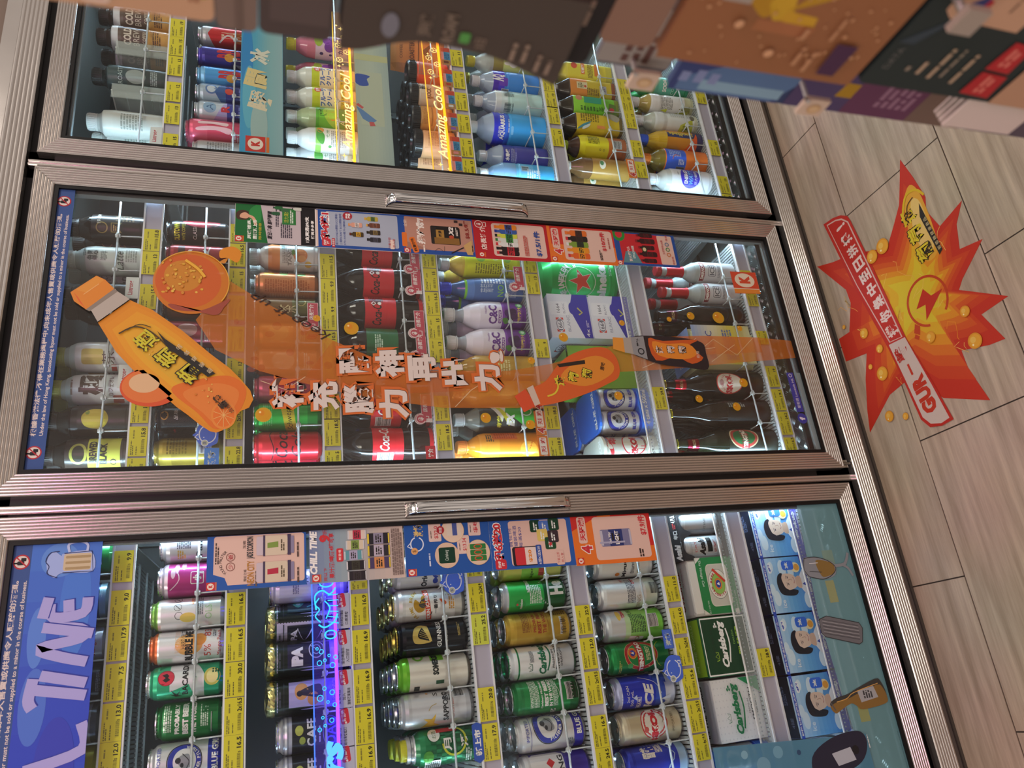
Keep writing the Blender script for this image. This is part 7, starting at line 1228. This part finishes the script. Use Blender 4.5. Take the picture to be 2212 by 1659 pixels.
smallbottle([(-8, -406), (-2, -470), (-6, -550), (-18, -602), (-48, -607), (-92, -602), (-88, -540), (-80, -470), (-64, -424), (-52, -404)], [(-9, -353), (-10, -381), (-50, -379), (-41, -349)], '#2a2026', '#dc9438',
    lambda a: (a.p([(-10, -381), (-8, -402), (-54, -402), (-50, -379)], '#a9a298'), a.p([(-8, -402), (-4, -438), (-68, -438), (-54, -402)], '#8f9296'), a.ring(-46, -424, 9, 9, 3, '#22242a'), a.t(-22, -420, 22, 9, '零糖', '#22242a', rot=-.1, b=.03), a.sp([(-10, -450), (-16, -490), (-10, -590), (-30, -560), (-60, -596), (-78, -560), (-60, -520), (-70, -460)], '#c85a24', 3), a.sp([(-18, -460), (-24, -500), (-22, -560), (-50, -580), (-66, -540), (-56, -470)], '#e08a2c', 3), [a.t(-40, z, 24, 24, ch, '#2a1c18', rot=-.05, b=.1) and a.t(-40, z, 21, 21, ch, '#e0d3cc', rot=-.05, b=.03) for z, ch in ((-476, '適'), (-508, '萄'), (-540, '葡'))], a.t(-52, -582, 20, 9, '柑橙', '#e0c8b4', rot=-.05)), 'small dark zero-sugar bottle decal on the ribbon')
for i, (x, z, r_, lb) in enumerate(((46, -521, 7, 'by the dark bottle shelf edge, smallest of the three beside it'), (58, -586, 11, 'middle one of the three over the dark bottle'), (56, -668, 17, 'largest one, over the dark bottle foot'), (26, -725, 8, 'over the bottom shelf slats'), (31, -385, 8, 'over the wheat beer pack'), (-13, -222, 12, 'between the wheat beer packs and the small orange bottle'), (-76, -132, 9, 'just below the slogan exclamation mark'), (-4, 280, 16, 'over the front cola bottle neck'), (18, 354, 8, 'at the ribbon edge above the cola shelf tags'), (-207, 464, 16, 'over the green soda can'), (-218, -6, 12, 'over the black and lime bottle shoulder'), (-235, -109, 11, 'over the black and lime bottle foot'), (-165, -340, 11, 'over the blue shrink pack'), (-173, -557, 10, 'between the two brown bottles'), (-194, -659, 11, 'over the yellow-capped bottle'), (-129, -696, 12, 'over the round white bottle label'))):
    film('bubble_decal', None, None, Art().e(x, z, r_, r_, '#c9a01ce6', 26).e(x, z, r_ * .84, r_ * .84, '#d49a20e6', 22).e(x + r_ * .25, z + r_ * .2, r_ * .4, r_ * .35, '#d88a1ee6', 14).e(x + r_ * .35, z + r_ * .4, r_ * .14, r_ * .14, '#f0dc9a', 10), 'golden bubble decal ' + lb, group='golden bubble decals', lay=4)
film('shop_logo', [(200, -742), (203, -823), (136, -823), (134, -742)], '#d9622cff', Art().r(176, -782, 52, 80, '#cf4a2c').e(176, -782, 22, 31, '#e2d9c4').t(178, -782, 24, 34, 'K', '#cf4a2c', b=.08).r(142, -782, 12, 80, '#dc8a34').r(149.5, -782, 2.4, 80, '#e2d9c4'), 'red square shop emblem with a round K in the middle door corner', lay=1)
film('web_tag', [(-98, -836), (-98, -856), (-208, -859), (-208, -837)], '#3a40a0ff', Art().e(-226, -848, 14, 14, '#3a40a0').t(-226, -848, 9, 16, 'f', '#dcdcec', b=.06).t(-156, -848, 84, 9, '葡萄適 Lucozade HK', '#dcdcec').ring(-106, -846, 5, 5, 1.5, '#dcdcec'), 'small indigo strip with a round f badge at the foot of the middle door', lay=1)
film('haze_film', [(312, 846), (312, -884), (-312, -884), (-312, 846)], '#b5aa9c10', None, 'decal carrier film spread over the middle door pane, tinted to paint in haze', lay=-.5)  # carrier film widened over the whole pane; its grey tint paints the haze
film('frosted_strip', [(-98, -866), (-98, -884), (-316, -884), (-316, -866)], '#a9bcc080', None, 'pale strip of film along the foot of the middle door')
# posters hung on the far door's shelf edges
a = Art().grad(0, 0, 560, 100, ['#3f9ac9', '#4fa4c0', '#7fb0b4', '#8fb4b8']).e(60, 36, 120, 14, '#2f86c4').e(-60, 30, 100, 16, '#5fb0c8').e(-150, 6, 80, 20, '#9ab8b4').put(klogo(-205, 14, 46), 0, 0)
a.ops = a.ops[:-4] + a.ops[-4:]
a.t(-70, 4, 56, 56, '瞬', '#d9d0b0', b=.05, rot=-.25).t(0, 12, 56, 56, '間', '#d9c88a', b=.05, rot=-.2).t(75, 4, 52, 52, '冰', '#d3d6c4', b=.05, rot=-.15)
sheet('shelf_poster', .445, .985, .421, .523, a, 'blue ice-themed shelf poster with three slanted characters', 'poster', base='#5fa4bc', y=YF - .012)
a = Art().grad(0, 0, 540, 96, ['#a9b8a4', '#b0c0b0', '#9ab0ac']).r(120, 0, 22, 96, '#b9c090').r(-20, 4, 180, 60, '#b3bfa8').sp([(60, 40), (40, 50), (20, 34), (24, 10), (44, 14), (56, 6)], '#3a55a4', 3).p([(-50, 46), (-90, 30), (-104, 8), (-92, -6), (-60, 30)], '#5f86b4').p([(-46, 46), (-58, 30), (-52, 26), (-40, 40)], '#c05a5a').p([(-98, 14), (-112, 12), (-110, -2), (-98, 2)], '#c05a5a').r(190, 6, 44, 70, '#c9b8c0', 8).e(190, 20, 14, 12, '#7a4aa0').e(180, -6, 12, 12, '#6a3f94').e(200, -4, 12, 12, '#8a5ab0').r(190, 44, 22, 10, '#c8566a')
sheet('shelf_poster', .445, .985, .149, .238, a, 'pale green shelf poster below the first amber lit sign', 'poster', base='#a9b8aa', y=YF - .011)
# ---------------------------------------------------------------- edge-lit acrylic signs
def lit_sign(x0, x1, z0, z1, art, panel, edge, led, label, y=YF - .010):
    r_ = empty('lit_sign', ((x0 + x1) / 2, y, z0)); cx = (x0 + x1) / 2; w = (x1 - x0) / 2; h = z1 - z0
    p = MB(); p.box(-w, w, -.0015, .0015, 0, h, panel); p.build('acrylic_panel', 'clear', r_)
    e = MB(); e.box(-w, w, -.0016, .0016, h, h + .0022, edge); e.build('glowing_edge', 'neon', r_)
    n = MB(); n.art(clip_art(art, -w * 1000, w * 1000, -h * 500, h * 500), lambda a, b, g: (a, -.0016 - g, h / 2 + b)); n.build('engraving', 'neon', r_)
    l = MB(); l.box(-w, w, .002, .007, h * .15, h * .15 + .006, led); l.build('led_strip', 'amber' if led.startswith('#ff') else 'strip', r_)
    return tag(r_, label, 'sign')
CY = '#3fc8ff'
a = Art()
for x, s in ((170, 1), ):
    a.line([(x - 34, 16), (x - 40, 4), (x - 30, -14), (x - 16, -20)], 3, CY).line([(x - 6, 20), (x + 20, 22), (x + 30, 8), (x + 22, -6), (x + 34, -18)], 3, CY).line([(x - 30, 12), (x - 18, 22), (x - 6, 14), (x + 4, 22), (x + 16, 14)], 2.4, CY).line([(x - 24, 2), (x - 4, -6), (x + 10, 4)], 2.4, CY)
    for i in range(6): a.line([(x - 30 + i * 10, -2), (x - 34 + i * 11, -22)], 1.8, CY, 0)
    a.ring(x + 44, 0, 9, 14, 2.6, CY).ring(x - 54, -6, 9, 12, 2.6, CY)
for x, y, r_ in ((262, 16, 5), (250, 6, 4), (240, 18, 3), (92, 20, 3), (86, 12, 4.6), (78, -2, 3), (70, 6, 3.4), (66, 16, 5), (60, -8, 5.4), (74, -14, 4.4), (20, 8, 4), (12, -6, 5), (4, 16, 6), (-4, 2, 3), (-10, -10, 4), (-30, 12, 3), (-36, -4, 4.4), (-44, 8, 3), (-50, 18, 4)): a.ring(x, y, r_, r_, 1.4, CY, n=16)
a.t(-170, -2, 200, 44, 'Cheers', '#5fb8ff', sh=.3, b=.05)
lit_sign(-1.080, -.44, .318, .371, a, '#5a48e030', '#4a7aff', '#3d14ff', 'violet-lit acrylic cheers sign with cyan beer mugs and bubbles')
AM = '#ffdf8a'
def amaz():
    a = Art().t(-70, -4, 250, 34, 'Amazing Cool', '#ffe49a', sh=.3, b=.012)
    for x, y in ((100, 12), (130, -8), (150, 14), (180, -2)):
        a.line([(x + 9 * cos(i * PI / 3), y + 9 * sin(i * PI / 3)) for i in range(6)], 1.8, AM, False, True).line([(x, y), (x + 8, y + 4)], 1.4, AM, 0).line([(x, y), (x - 8, y + 4)], 1.4, AM, 0).line([(x, y), (x, y - 9)], 1.4, AM, 0)
    for x, y, s in ((78, 14, 6), (84, 4, 4), (164, 16, 5), (210, 6, 8), (220, 18, 5), (-214, 10, 8), (-226, -10, 5)): a.star(x, y, s, AM, 4, .3)
    return a
lit_sign(.445, .985, .238, .291, amaz(), '#ffb84a18', '#ffc94a', '#ff9a1e', 'amber-lit acrylic sign with script lettering above the pale green poster')
lit_sign(.445, .985, -.010, .047, amaz(), '#ff9a3a22', '#ffb43a', '#ff8a14', 'amber-lit acrylic sign with script lettering in front of the coffee jars')
# ---------------------------------------------------------------- starburst sticker on the floor
STAR = [(316, -365), (250, -381), (185, -393), (153, -382), (97, -401), (117, -473), (76, -441), (19, -426), (8, -484), (-47, -406), (-65, -389), (-137, -490), (-143, -418), (-217, -449), (-213, -410), (-194, -342), (-239, -343), (-324, -366), (-275, -257), (-197, -191), (-198, -163), (-208, -111), (-273, -13), (-214, -27), (-140, -52), (-79, -81), (-68, -5), (0, -4), (0, -47), (70, -81), (111, -79), (228, -5), (206, -65), (199, -92), (167, -181), (137, -246), (180, -288), (214, -319), (248, -335)]
s = Art().p(STAR, '#b8301f')
inner = [(x, y) for x, y in STAR]
for k, c in ((.82, '#bf3f20'), (.70, '#c65222'), (.60, '#cd6a22'), (.50, '#d28622'), (.40, '#d2a224'), (.28, '#cfb42c')): s.p(scaled(inner, k, -20, -290), c)
s.sp([(60, -380), (190, -384), (240, -365), (200, -330), (100, -320), (40, -340)], '#d29a34', 4).sp([(70, -372), (180, -376), (200, -352), (120, -332), (60, -346)], '#d8b66a', 4)
rg = random.Random(11)
for i in range(16):
    x, y = rg.uniform(-200, 120), rg.uniform(-420, -60); pts = [(x, y)]
    for j in range(5): x += rg.uniform(-26, 26); y += rg.uniform(-22, 22); pts.append((x, y))
    s.line(pts, 1.3, rg.choice(('#e0b860', '#dca050', '#e0902c')), 0)
s.ring(-46, -303, 62, 60, 6, '#b8401f', -2.4, 2.9, 40).p([(-92, -262), (-80, -250), (-100, -240), (-112, -254)], '#b8401f').p([(-114, -252), (-104, -242), (-112, -236), (-121, -246)], '#b8401f')
s.p([(-14, -303), (-50, -268), (-52, -296), (-88, -284), (-40, -352), (-40, -318)], '#b8301f')
for x, y, ch in ((172, -333, '適'), (118, -336, '萄'), (64, -342, '葡')): s.t(x, y, 46, 48, ch, '#2a2118', rot=.08, b=.09).t(x, y, 42, 44, ch, '#cdb82c', rot=.08, b=.03)
s.p([(182, -372), (44, -388), (36, -376), (150, -362)], '#2a2420')
for i, ch in enumerate('葡萄糖健康飲品'): s.t(52 + i * 14, -382 + i * 1.6, 10, 9, ch, '#c9b88a', rot=.08)
s.line([(150, -318), (186, -322), (222, -346), (218, -376), (192, -392)], 6, '#cdaa24').line([(170, -330), (196, -340), (206, -362)], 3, '#5a3a1c')
BAN = [(323, -74), (318, -112), (308, -140), (291, -161), (274, -166), (80, -192), (-105, -215), (-235, -246), (-330, -265), (-333, -230), (-325, -197), (-299, -179), (-190, -166), (-100, -153), (100, -110)]
WB = [(-96, -211), (-235, -240), (-323, -256), (-327, -230), (-318, -202), (-296, -186), (-190, -172), (-92, -158)]
s.p(BAN, '#b42c22').p([(314, -84), (308, -118), (298, -140), (276, -158), (80, -184), (-92, -205), (-88, -162), (100, -119)], '#c9a89c').p([(310, -87), (304, -118), (294, -138), (275, -154), (80, -180), (-90, -201), (-86, -165), (100, -122)], '#b42c22').p(WB, '#c6b2a8')
for i, ch in enumerate('撐你集中至日拼搏!'): s.t(-62 + i * 42.5, -181 + i * 6.6 - (i > 6) * 0, 33 if ch != '!' else 9, 36, ch, '#dac0b6', rot=.16, b=.04)
s.t(-246, -211, 98, 42, 'GUR', '#b8341f', rot=.13, b=.06).t(-128, -187, 40, 40, '聲', '#b42c22', rot=.13, b=.03).t(-176, -196, 30, 6, '一', '#b8341f', rot=.13, b=.05)
m = MB(); n = len(STAR)
m.add([(x * .001, y * .001, FZ + .0006) for x, y in STAR] + [(x * .001, y * .001, FZ + .0001) for x, y in STAR], [tuple(range(n))[::-1]] + [(i, n + i, n + (i + 1) % n, (i + 1) % n) for i in range(n)], '#b8301f')
m.art(s, lambda a, b, h: (a, b, FZ + .0006 + h), base=.0002, off=.00003)
for x, y, r_ in ((148, -236, 20), (142, -196, 18), (-28, -95, 14), (-88, -128, 11), (-150, -112, 18), (-130, -280, 14), (-118, -386, 13), (-190, -384, 18), (-258, -92, 14), (-276, -140, 9), (20, -36, 6), (-118, -82, 7)):
    m.art(Art().e(x, y, r_, r_, '#cf8a28', 22).e(x, y, r_ * .82, r_ * .82, '#d89a34', 18).e(x + r_ * .2, y + r_ * .2, r_ * .4, r_ * .4, '#dcae54', 12).e(x - r_ * .4, y + r_ * .4, r_ * .14, r_ * .14, '#f0e0b4', 8), lambda a, b, h: (a, b, FZ + .0032 + h), base=.0002, off=.00004)
tag(m.build('floor_sticker', 'paper'), 'red and yellow starburst sticker with a red banner on the floor tiles', 'floor sticker')

# ---------------------------------------------------------------- rack of hanging card packs beside the camera
def side(X): return lambda y0, z0: (lambda a, b, h: (X - h, y0 - a, z0 + b))
RX = -.5
def card(name, y0, y1, z0, z1, base, art, label, X=RX, th=.004, bend=0, group='card packs hanging on the nearby rack', rad=.004, cat='card pack', slot=True):
    """y0 far edge, y1 near edge (towards the shopper)"""
    r_ = empty(name, (X, (y0 + y1) / 2, z0)); w = (y0 - y1) / 2; h = z1 - z0; m = MB()
    q = []
    for (sx, sy, a0) in ((1, 1, 0), (-1, 1, PI / 2), (-1, -1, PI), (1, -1, 1.5 * PI)): q += arcpts((w - rad) * sx, h / 2 + (h / 2 - rad) * sy, rad, rad, a0, a0 + PI / 2, 4)
    k = len(q)
    m.add([(0, a, b) for a, b in q] + [(th, a, b) for a, b in q], [tuple(range(k))[::-1], tuple(range(k, 2 * k))] + [(i, (i + 1) % k, k + (i + 1) % k, k + i) for i in range(k)], base)
    m.art(clip_art(art, -w * 1000, w * 1000, 0, h * 1000), lambda a, b, g: (-g, -a, b), base=.0003)
    m.build('backing_card', 'paper', r_)
    if slot:
        s_ = MB(); s_.tube([(-.014, 0, h - .010), (.0, 0, h - .010), (.06, 0, h - .012)], .0022, '#8f8880'); s_.box(-.018, -.014, -.007, .007, h - .018, h - .004, '#a89c90')
        s_.build('hook_peg', 'wire', r_)
    return tag(r_, label, cat, group)
a = Art().r(-53, 47, 14, 13, '#d8bfae', 4).t(-55, 47, 6, 8, 'ga', '#c08078', b=.02).small(-49, 8, 7, 5, 2, '#a06a4c').small(-44, 4, 12, 3, 1, '#b9a02c')
card('hanging_card', -1.2655, -1.39, .484, .566, '#c39a78', a, 'tan card pack at the upper end of the nearby rack', slot=False)
card('hanging_card', -1.263, -1.38, .466, .4835, '#7a675c', Art().r(0, 8, 120, 3, '#6a584e'), 'greyish brown box edge below the tan card pack', th=.04, slot=False)
card('hanging_card', -1.2635, -1.38, .434, .4655, '#4c403c', Art().r(-30, 14, 40, 26, '#574a46').r(40, 14, 30, 26, '#3a302e'), 'dark brown pack with a paler panel above the black card', th=.03, slot=False)
a = Art().ring(-33, 69, 6, 5, 2.2, '#b89a86').t(-45, 114, 7, 3.4, 'SIM', '#a88c7c').t(-36, 36, 11, 7, '3 M', '#a58a7a', b=.04).small(-31, 33, 20, 4, 1, '#9a8070').t(-34, 19, 15, 7, '3 個月', '#a58a7a', b=.04).small(-30, 10, 22, 4, 1, '#9a8070').small(-20, 60, 14, 4, 1, '#6a5a54')
card('hanging_card', -1.272, -1.40, .309, .431, '#241e1d', a, 'black card pack with pale three-month lettering')
# the bent sheet in front of the black card
m = MB(); v = []
path = smooth_pts([(.430, -1.2615), (.420, -1.2625), (.395, -1.2715), (.360, -1.2695), (.340, -1.2635), (.321, -1.2565)], False, 4); N = len(path) - 1
for z, y in path: v += [(-.5035, -1.31, z), (-.5035, y - .003, z), (-.5010, y, z), (-.4995, -1.31, z)]
m.add(v, [(i * 4 + a_, i * 4 + (a_ + 1) % 4, i * 4 + 4 + (a_ + 1) % 4, i * 4 + 4 + a_) for i in range(N) for a_ in range(4)] + [(0, 1, 2, 3), tuple(range(N * 4, N * 4 + 4))], '#4a4038', 0, False)
m.art(Art().e(-3, 87, 7, 4, '#77777f', 16).t(0, 71, 12, 7, '漫遊', '#7a6b5d', b=.05).t(0, 60, 16, 6, 'ROAM', '#7a6b5d', b=.05).r(-4, 52, 6, 5, '#55984a', 1).t(-6, 44, 6, 5, '3日', '#94806f').small(-5, 27, 17, 3.4, 1, '#94806f').small(-5, 21, 17, 3.4, 1, '#94806f').small(-10, 13, 16, 3.4, 1, '#94806f').small(-12, 7, 14, 3.4, 1, '#94806f'), lambda a_, b_, h: (-.5039 - h, -1.285 - a_, .322 + b_), base=.0004)
o = m.build('bent_card', 'paper'); tag(o, 'bent dark card with a small green mark, bulging past the black card', 'card pack', 'card packs hanging on the nearby rack')
card('hanging_card', -1.2875, -1.40, .280, .3085, '#8a6a58', Art().r(40, 14, 30, 30, '#7a5c4c'), 'plain brown card strip between the black and copper packs', slot=False)
a = Art().r(-30, 60, 80, 130, '#94623f').sp([(-26, 76), (-22, 84), (-16, 90), (-10, 92), (-12, 82), (-16, 76), (-20, 72)], '#b98a24', 3).p([(-18, 78), (-10, 76), (-12, 66), (-22, 62), (-28, 70)], '#c9a02c').p([(-26, 68), (-20, 66), (-21, 48), (-29, 46)], '#c79a2c').p([(-20, 66), (-8, 58), (-8, 44), (-14, 54)], '#b58a24').r(-30, 62, 7, 34, '#a56a44')
rg = random.Random(3)
for i in range(46): a.e(rg.uniform(-54, -4), rg.uniform(6, 118), rg.uniform(.4, 1.3), rg.uniform(.4, 1.3), '#c9966c', 8)
a.p([(-52, 16), (-32, 15), (-32, 28), (-52, 27)], '#4a2c48').small(-42, 36, 20, 4, 1, '#bb8a64').small(-40, 44, 18, 4, 1, '#bb8a64').small(-20, 34, 22, 3, 1, '#bb8a64').small(-28, 50, 10, 4, 1, '#bb8a64').e(-44, 62, 2.4, 2.6, '#d3a078').e(-30, 88, 2.4, 2.4, '#d3a078')
card('hanging_card', -1.2835, -1.40, .156, .275, '#8f5c3c', a, 'copper card pack printed with a golden winged figure', th=.006)
a = Art().p([(-30, 128), (0, 96), (20, 90), (20, 84), (-30, 118)], '#36424a').p([(-12, 112), (-8, 118), (30, 122), (30, 64), (-13, 66)], '#c39a7c').p([(-6, 108), (-2, 108), (4, 101), (2, 99), (-8, 101)], '#3a3f74').p([(-8, 101), (2, 99), (1, 96), (-9, 97)], '#b52c34').small(4, 82, 14, 3, 1, '#8a6a54').t(-40, 122, 14, 4, 'DATA', '#6a6a66').small(-44, 108, 5, 4, 1, '#8f8272').small(-40, 100, 15, 4, 1, '#b39a80').small(-33, 91, 32, 4, 1, '#b39a80').small(-32, 84, 30, 3, 1, '#8f8272').small(-34, 74, 32, 4, 1, '#b39a80').p([(-37, 62), (-18, 60), (-19, 46), (-38, 44)], '#b0282c').p([(-55, 62), (-39, 61), (-40, 42), (-56, 40)], '#b0282c').small(-28, 53, 12, 8, 2, '#d9786a').small(-47, 51, 12, 8, 2, '#d9786a').r(-30, 16, 60, 40, '#b98f72')
card('hanging_card', -1.2865, -1.405, .022, .152, '#26302f', a, 'dark slate card pack with a cream bubble and red tabs', th=.006)
card('hanging_card', -1.2835, -1.405, -.085, .026, '#bb8f70', Art().small(-30, 90, 50, 16, 2, '#8a6450').r(-56, 40, 8, 80, '#a87c60'), 'tan carton under the slate card pack', th=.02, slot=False)
a = Art().r(-55, 300, 40, 90, '#3f4a80').p([(-70, 330), (-60, 330), (-40, 290), (-40, 240), (-70, 260)], '#5f7ca8').r(-64, 285, 8, 60, '#8fb0c8').small(-58, 318, 10, 30, 3, '#8a94c0').r(-50, 220, 50, 60, '#54456c').p([(-58, 218), (-46, 216), (-46, 190), (-58, 196)], '#b58a24').r(-50, 175, 50, 60, '#6a3c5a').small(-50, 170, 24, 30, 5, '#9a7088').r(-50, 125, 50, 50, '#7a6258').r(-50, 60, 60, 70, '#5f5260')
card('hanging_card', -1.2185, -1.36, -.11, .225, '#3a466e', a, 'blue and purple glossy card pack hanging behind the front row', X=-.452, th=.005, slot=False)
card('hanging_card', -1.236, -1.34, .235, .282, '#6f6a70', Art().r(-30, 24, 40, 46, '#a39a94').small(-36, 24, 24, 20, 3, '#6a4a44'), 'grey and tan card edge peeking out under the bent card', X=-.458, th=.004, slot=False)
for (y, z, X, lb) in ((-1.2405, .142, -.478, 'white price ticket holder jutting out under the copper pack'), (-1.231, .250, -.466, 'cream price ticket holder jutting out beside the brown strip')):
    m = MB(); m.box(X - .003, X, y - .012, y + .001, z - .006, z + .011, '#d3b9a4'); m.box(X - .004, X + .012, y - .0115, y - .0095, z + .009, z + .011, '#b9b3ae')
    m.art(Art().e(0, 0, 3.6, 4.6, '#caa274').e(0, 0, 2.4, 3.2, '#d8b68c'), lambda a_, b_, h: (X - .003 - h, y - .005 - a_, z + .002 + b_), base=.0004)
    tag(m.build('ticket_holder', 'gloss'), lb, 'ticket holder', 'ticket holders on the nearby rack')
for i in range(4):
    m = MB(); m.box(-.497 + i * .006, -.4955 + i * .006, -1.3, -1.2655 + i * .0025 + .004, .012 + i * .002, .066 - i * .003, '#d6c4bc'); m.box(-.4965 + i * .006, -.4945 + i * .006, -1.3, -1.264 + i * .0025 + .004, .060 - i * .003, .064 - i * .003, '#b5a09a')
    tag(m.build('leaflet', 'paper'), ['white leaflet outermost in the stack under the slate card', 'white leaflet second in the stack under the slate card', 'white leaflet third in the stack under the slate card', 'white leaflet innermost in the stack under the slate card'][i], 'leaflet', 'white leaflets in the rack')
rk = empty('display_rack', (-.42, -1.45, FZ)); m = MB(); m.box(.012, .03, -.4, .215, 0, 1.7, '#5c4f47'); m.build('pegboard', 'satin', rk)
m = MB()
for i in range(3): m.box(-.012, .012, -.4, .19, .98 + i * .165, .985 + i * .165, '#8f8378')
m.box(-.10, .10, -.4, .20, 0, .08, '#4a3f39'); m.build('rail', 'gloss', rk)
tag(rk, 'brown pegboard rack holding hanging card packs close to the camera', 'rack')

# ---------------------------------------------------------------- light and camera
def area(name, loc, size, energy, col, rot=(0, 0, 0), sy=None):
    l = bpy.data.lights.new(name, 'AREA'); l.energy = energy; l.color = col; l.shape = 'RECTANGLE'; l.size = size; l.size_y = sy or size
    o = bpy.data.objects.new(name, l); COL.objects.link(o); o.location = loc; o.rotation_euler = rot; return o
area('ceiling_light', (-.3, -1.1, 1.65), 1.5, 11, (1, .89, .79), sy=.18)
area('ceiling_light', (-.6, -2.3, 1.65), 1.8, 13, (1, .89, .79), sy=.3)
area('ceiling_light', (1.3, -1.2, 1.65), .5, 12, (1, .89, .79), sy=.5)
area('ceiling_light', (-2.0, -1.0, 1.65), .6, 10, (1, .82, .74), sy=.4)
area('neon_light', (-.9, -2.5, 1.45), 1.1, 7, (1, .25, .62), rot=(1.0, 0, 0), sy=.12)
w = bpy.data.worlds.new('shop_interior'); S.world = w; w.use_nodes = True
nt = w.node_tree; bg = nt.nodes['Background']
tc = nt.nodes.new('ShaderNodeTexCoord'); ns = nt.nodes.new('ShaderNodeTexNoise'); ns.inputs['Scale'].default_value = 3.0; ns.inputs['Detail'].default_value = 3
cr = nt.nodes.new('ShaderNodeValToRGB'); cr.color_ramp.elements[0].position = .40; cr.color_ramp.elements[0].color = (.13, .11, .10, 1); cr.color_ramp.elements[1].position = .60; cr.color_ramp.elements[1].color = (.95, .83, .74, 1)
nt.links.new(tc.outputs['Generated'], ns.inputs['Vector']); nt.links.new(ns.outputs['Fac'], cr.inputs[0]); nt.links.new(cr.outputs[0], bg.inputs['Color']); bg.inputs['Strength'].default_value = .8
cam = bpy.data.cameras.new('camera'); co = bpy.data.objects.new('camera', cam); COL.objects.link(co)
cam.sensor_fit = 'HORIZONTAL'; cam.sensor_width = 36; cam.lens = 26.994; cam.clip_start = .02
r_, u_, b_ = Vector((-.11493, -.28457, -.95174)), Vector((.92131, -.3888, .005)), Vector((-.37146, -.87627, .30686))
co.matrix_world = Matrix(((r_.x, u_.x, b_.x, -.789), (r_.y, u_.y, b_.y, -1.5388), (r_.z, u_.z, b_.z, .4623), (0, 0, 0, 1)))
cam.dof.use_dof = True; cam.dof.focus_distance = 1.75; cam.dof.aperture_fstop = 8.0
S.camera = co
S.view_settings.view_transform = 'Standard'; S.view_settings.look = 'None'; S.view_settings.exposure = 0; S.view_settings.gamma = 1; S.view_settings.use_curve_mapping = False
S.cycles.use_denoising = True; S.cycles.max_bounces = 8; S.cycles.diffuse_bounces = 3; S.cycles.glossy_bounces = 3; S.cycles.transmission_bounces = 2; S.cycles.transparent_max_bounces = 18
S.cycles.sample_clamp_indirect = 4; S.cycles.caustics_reflective = False; S.cycles.caustics_refractive = False
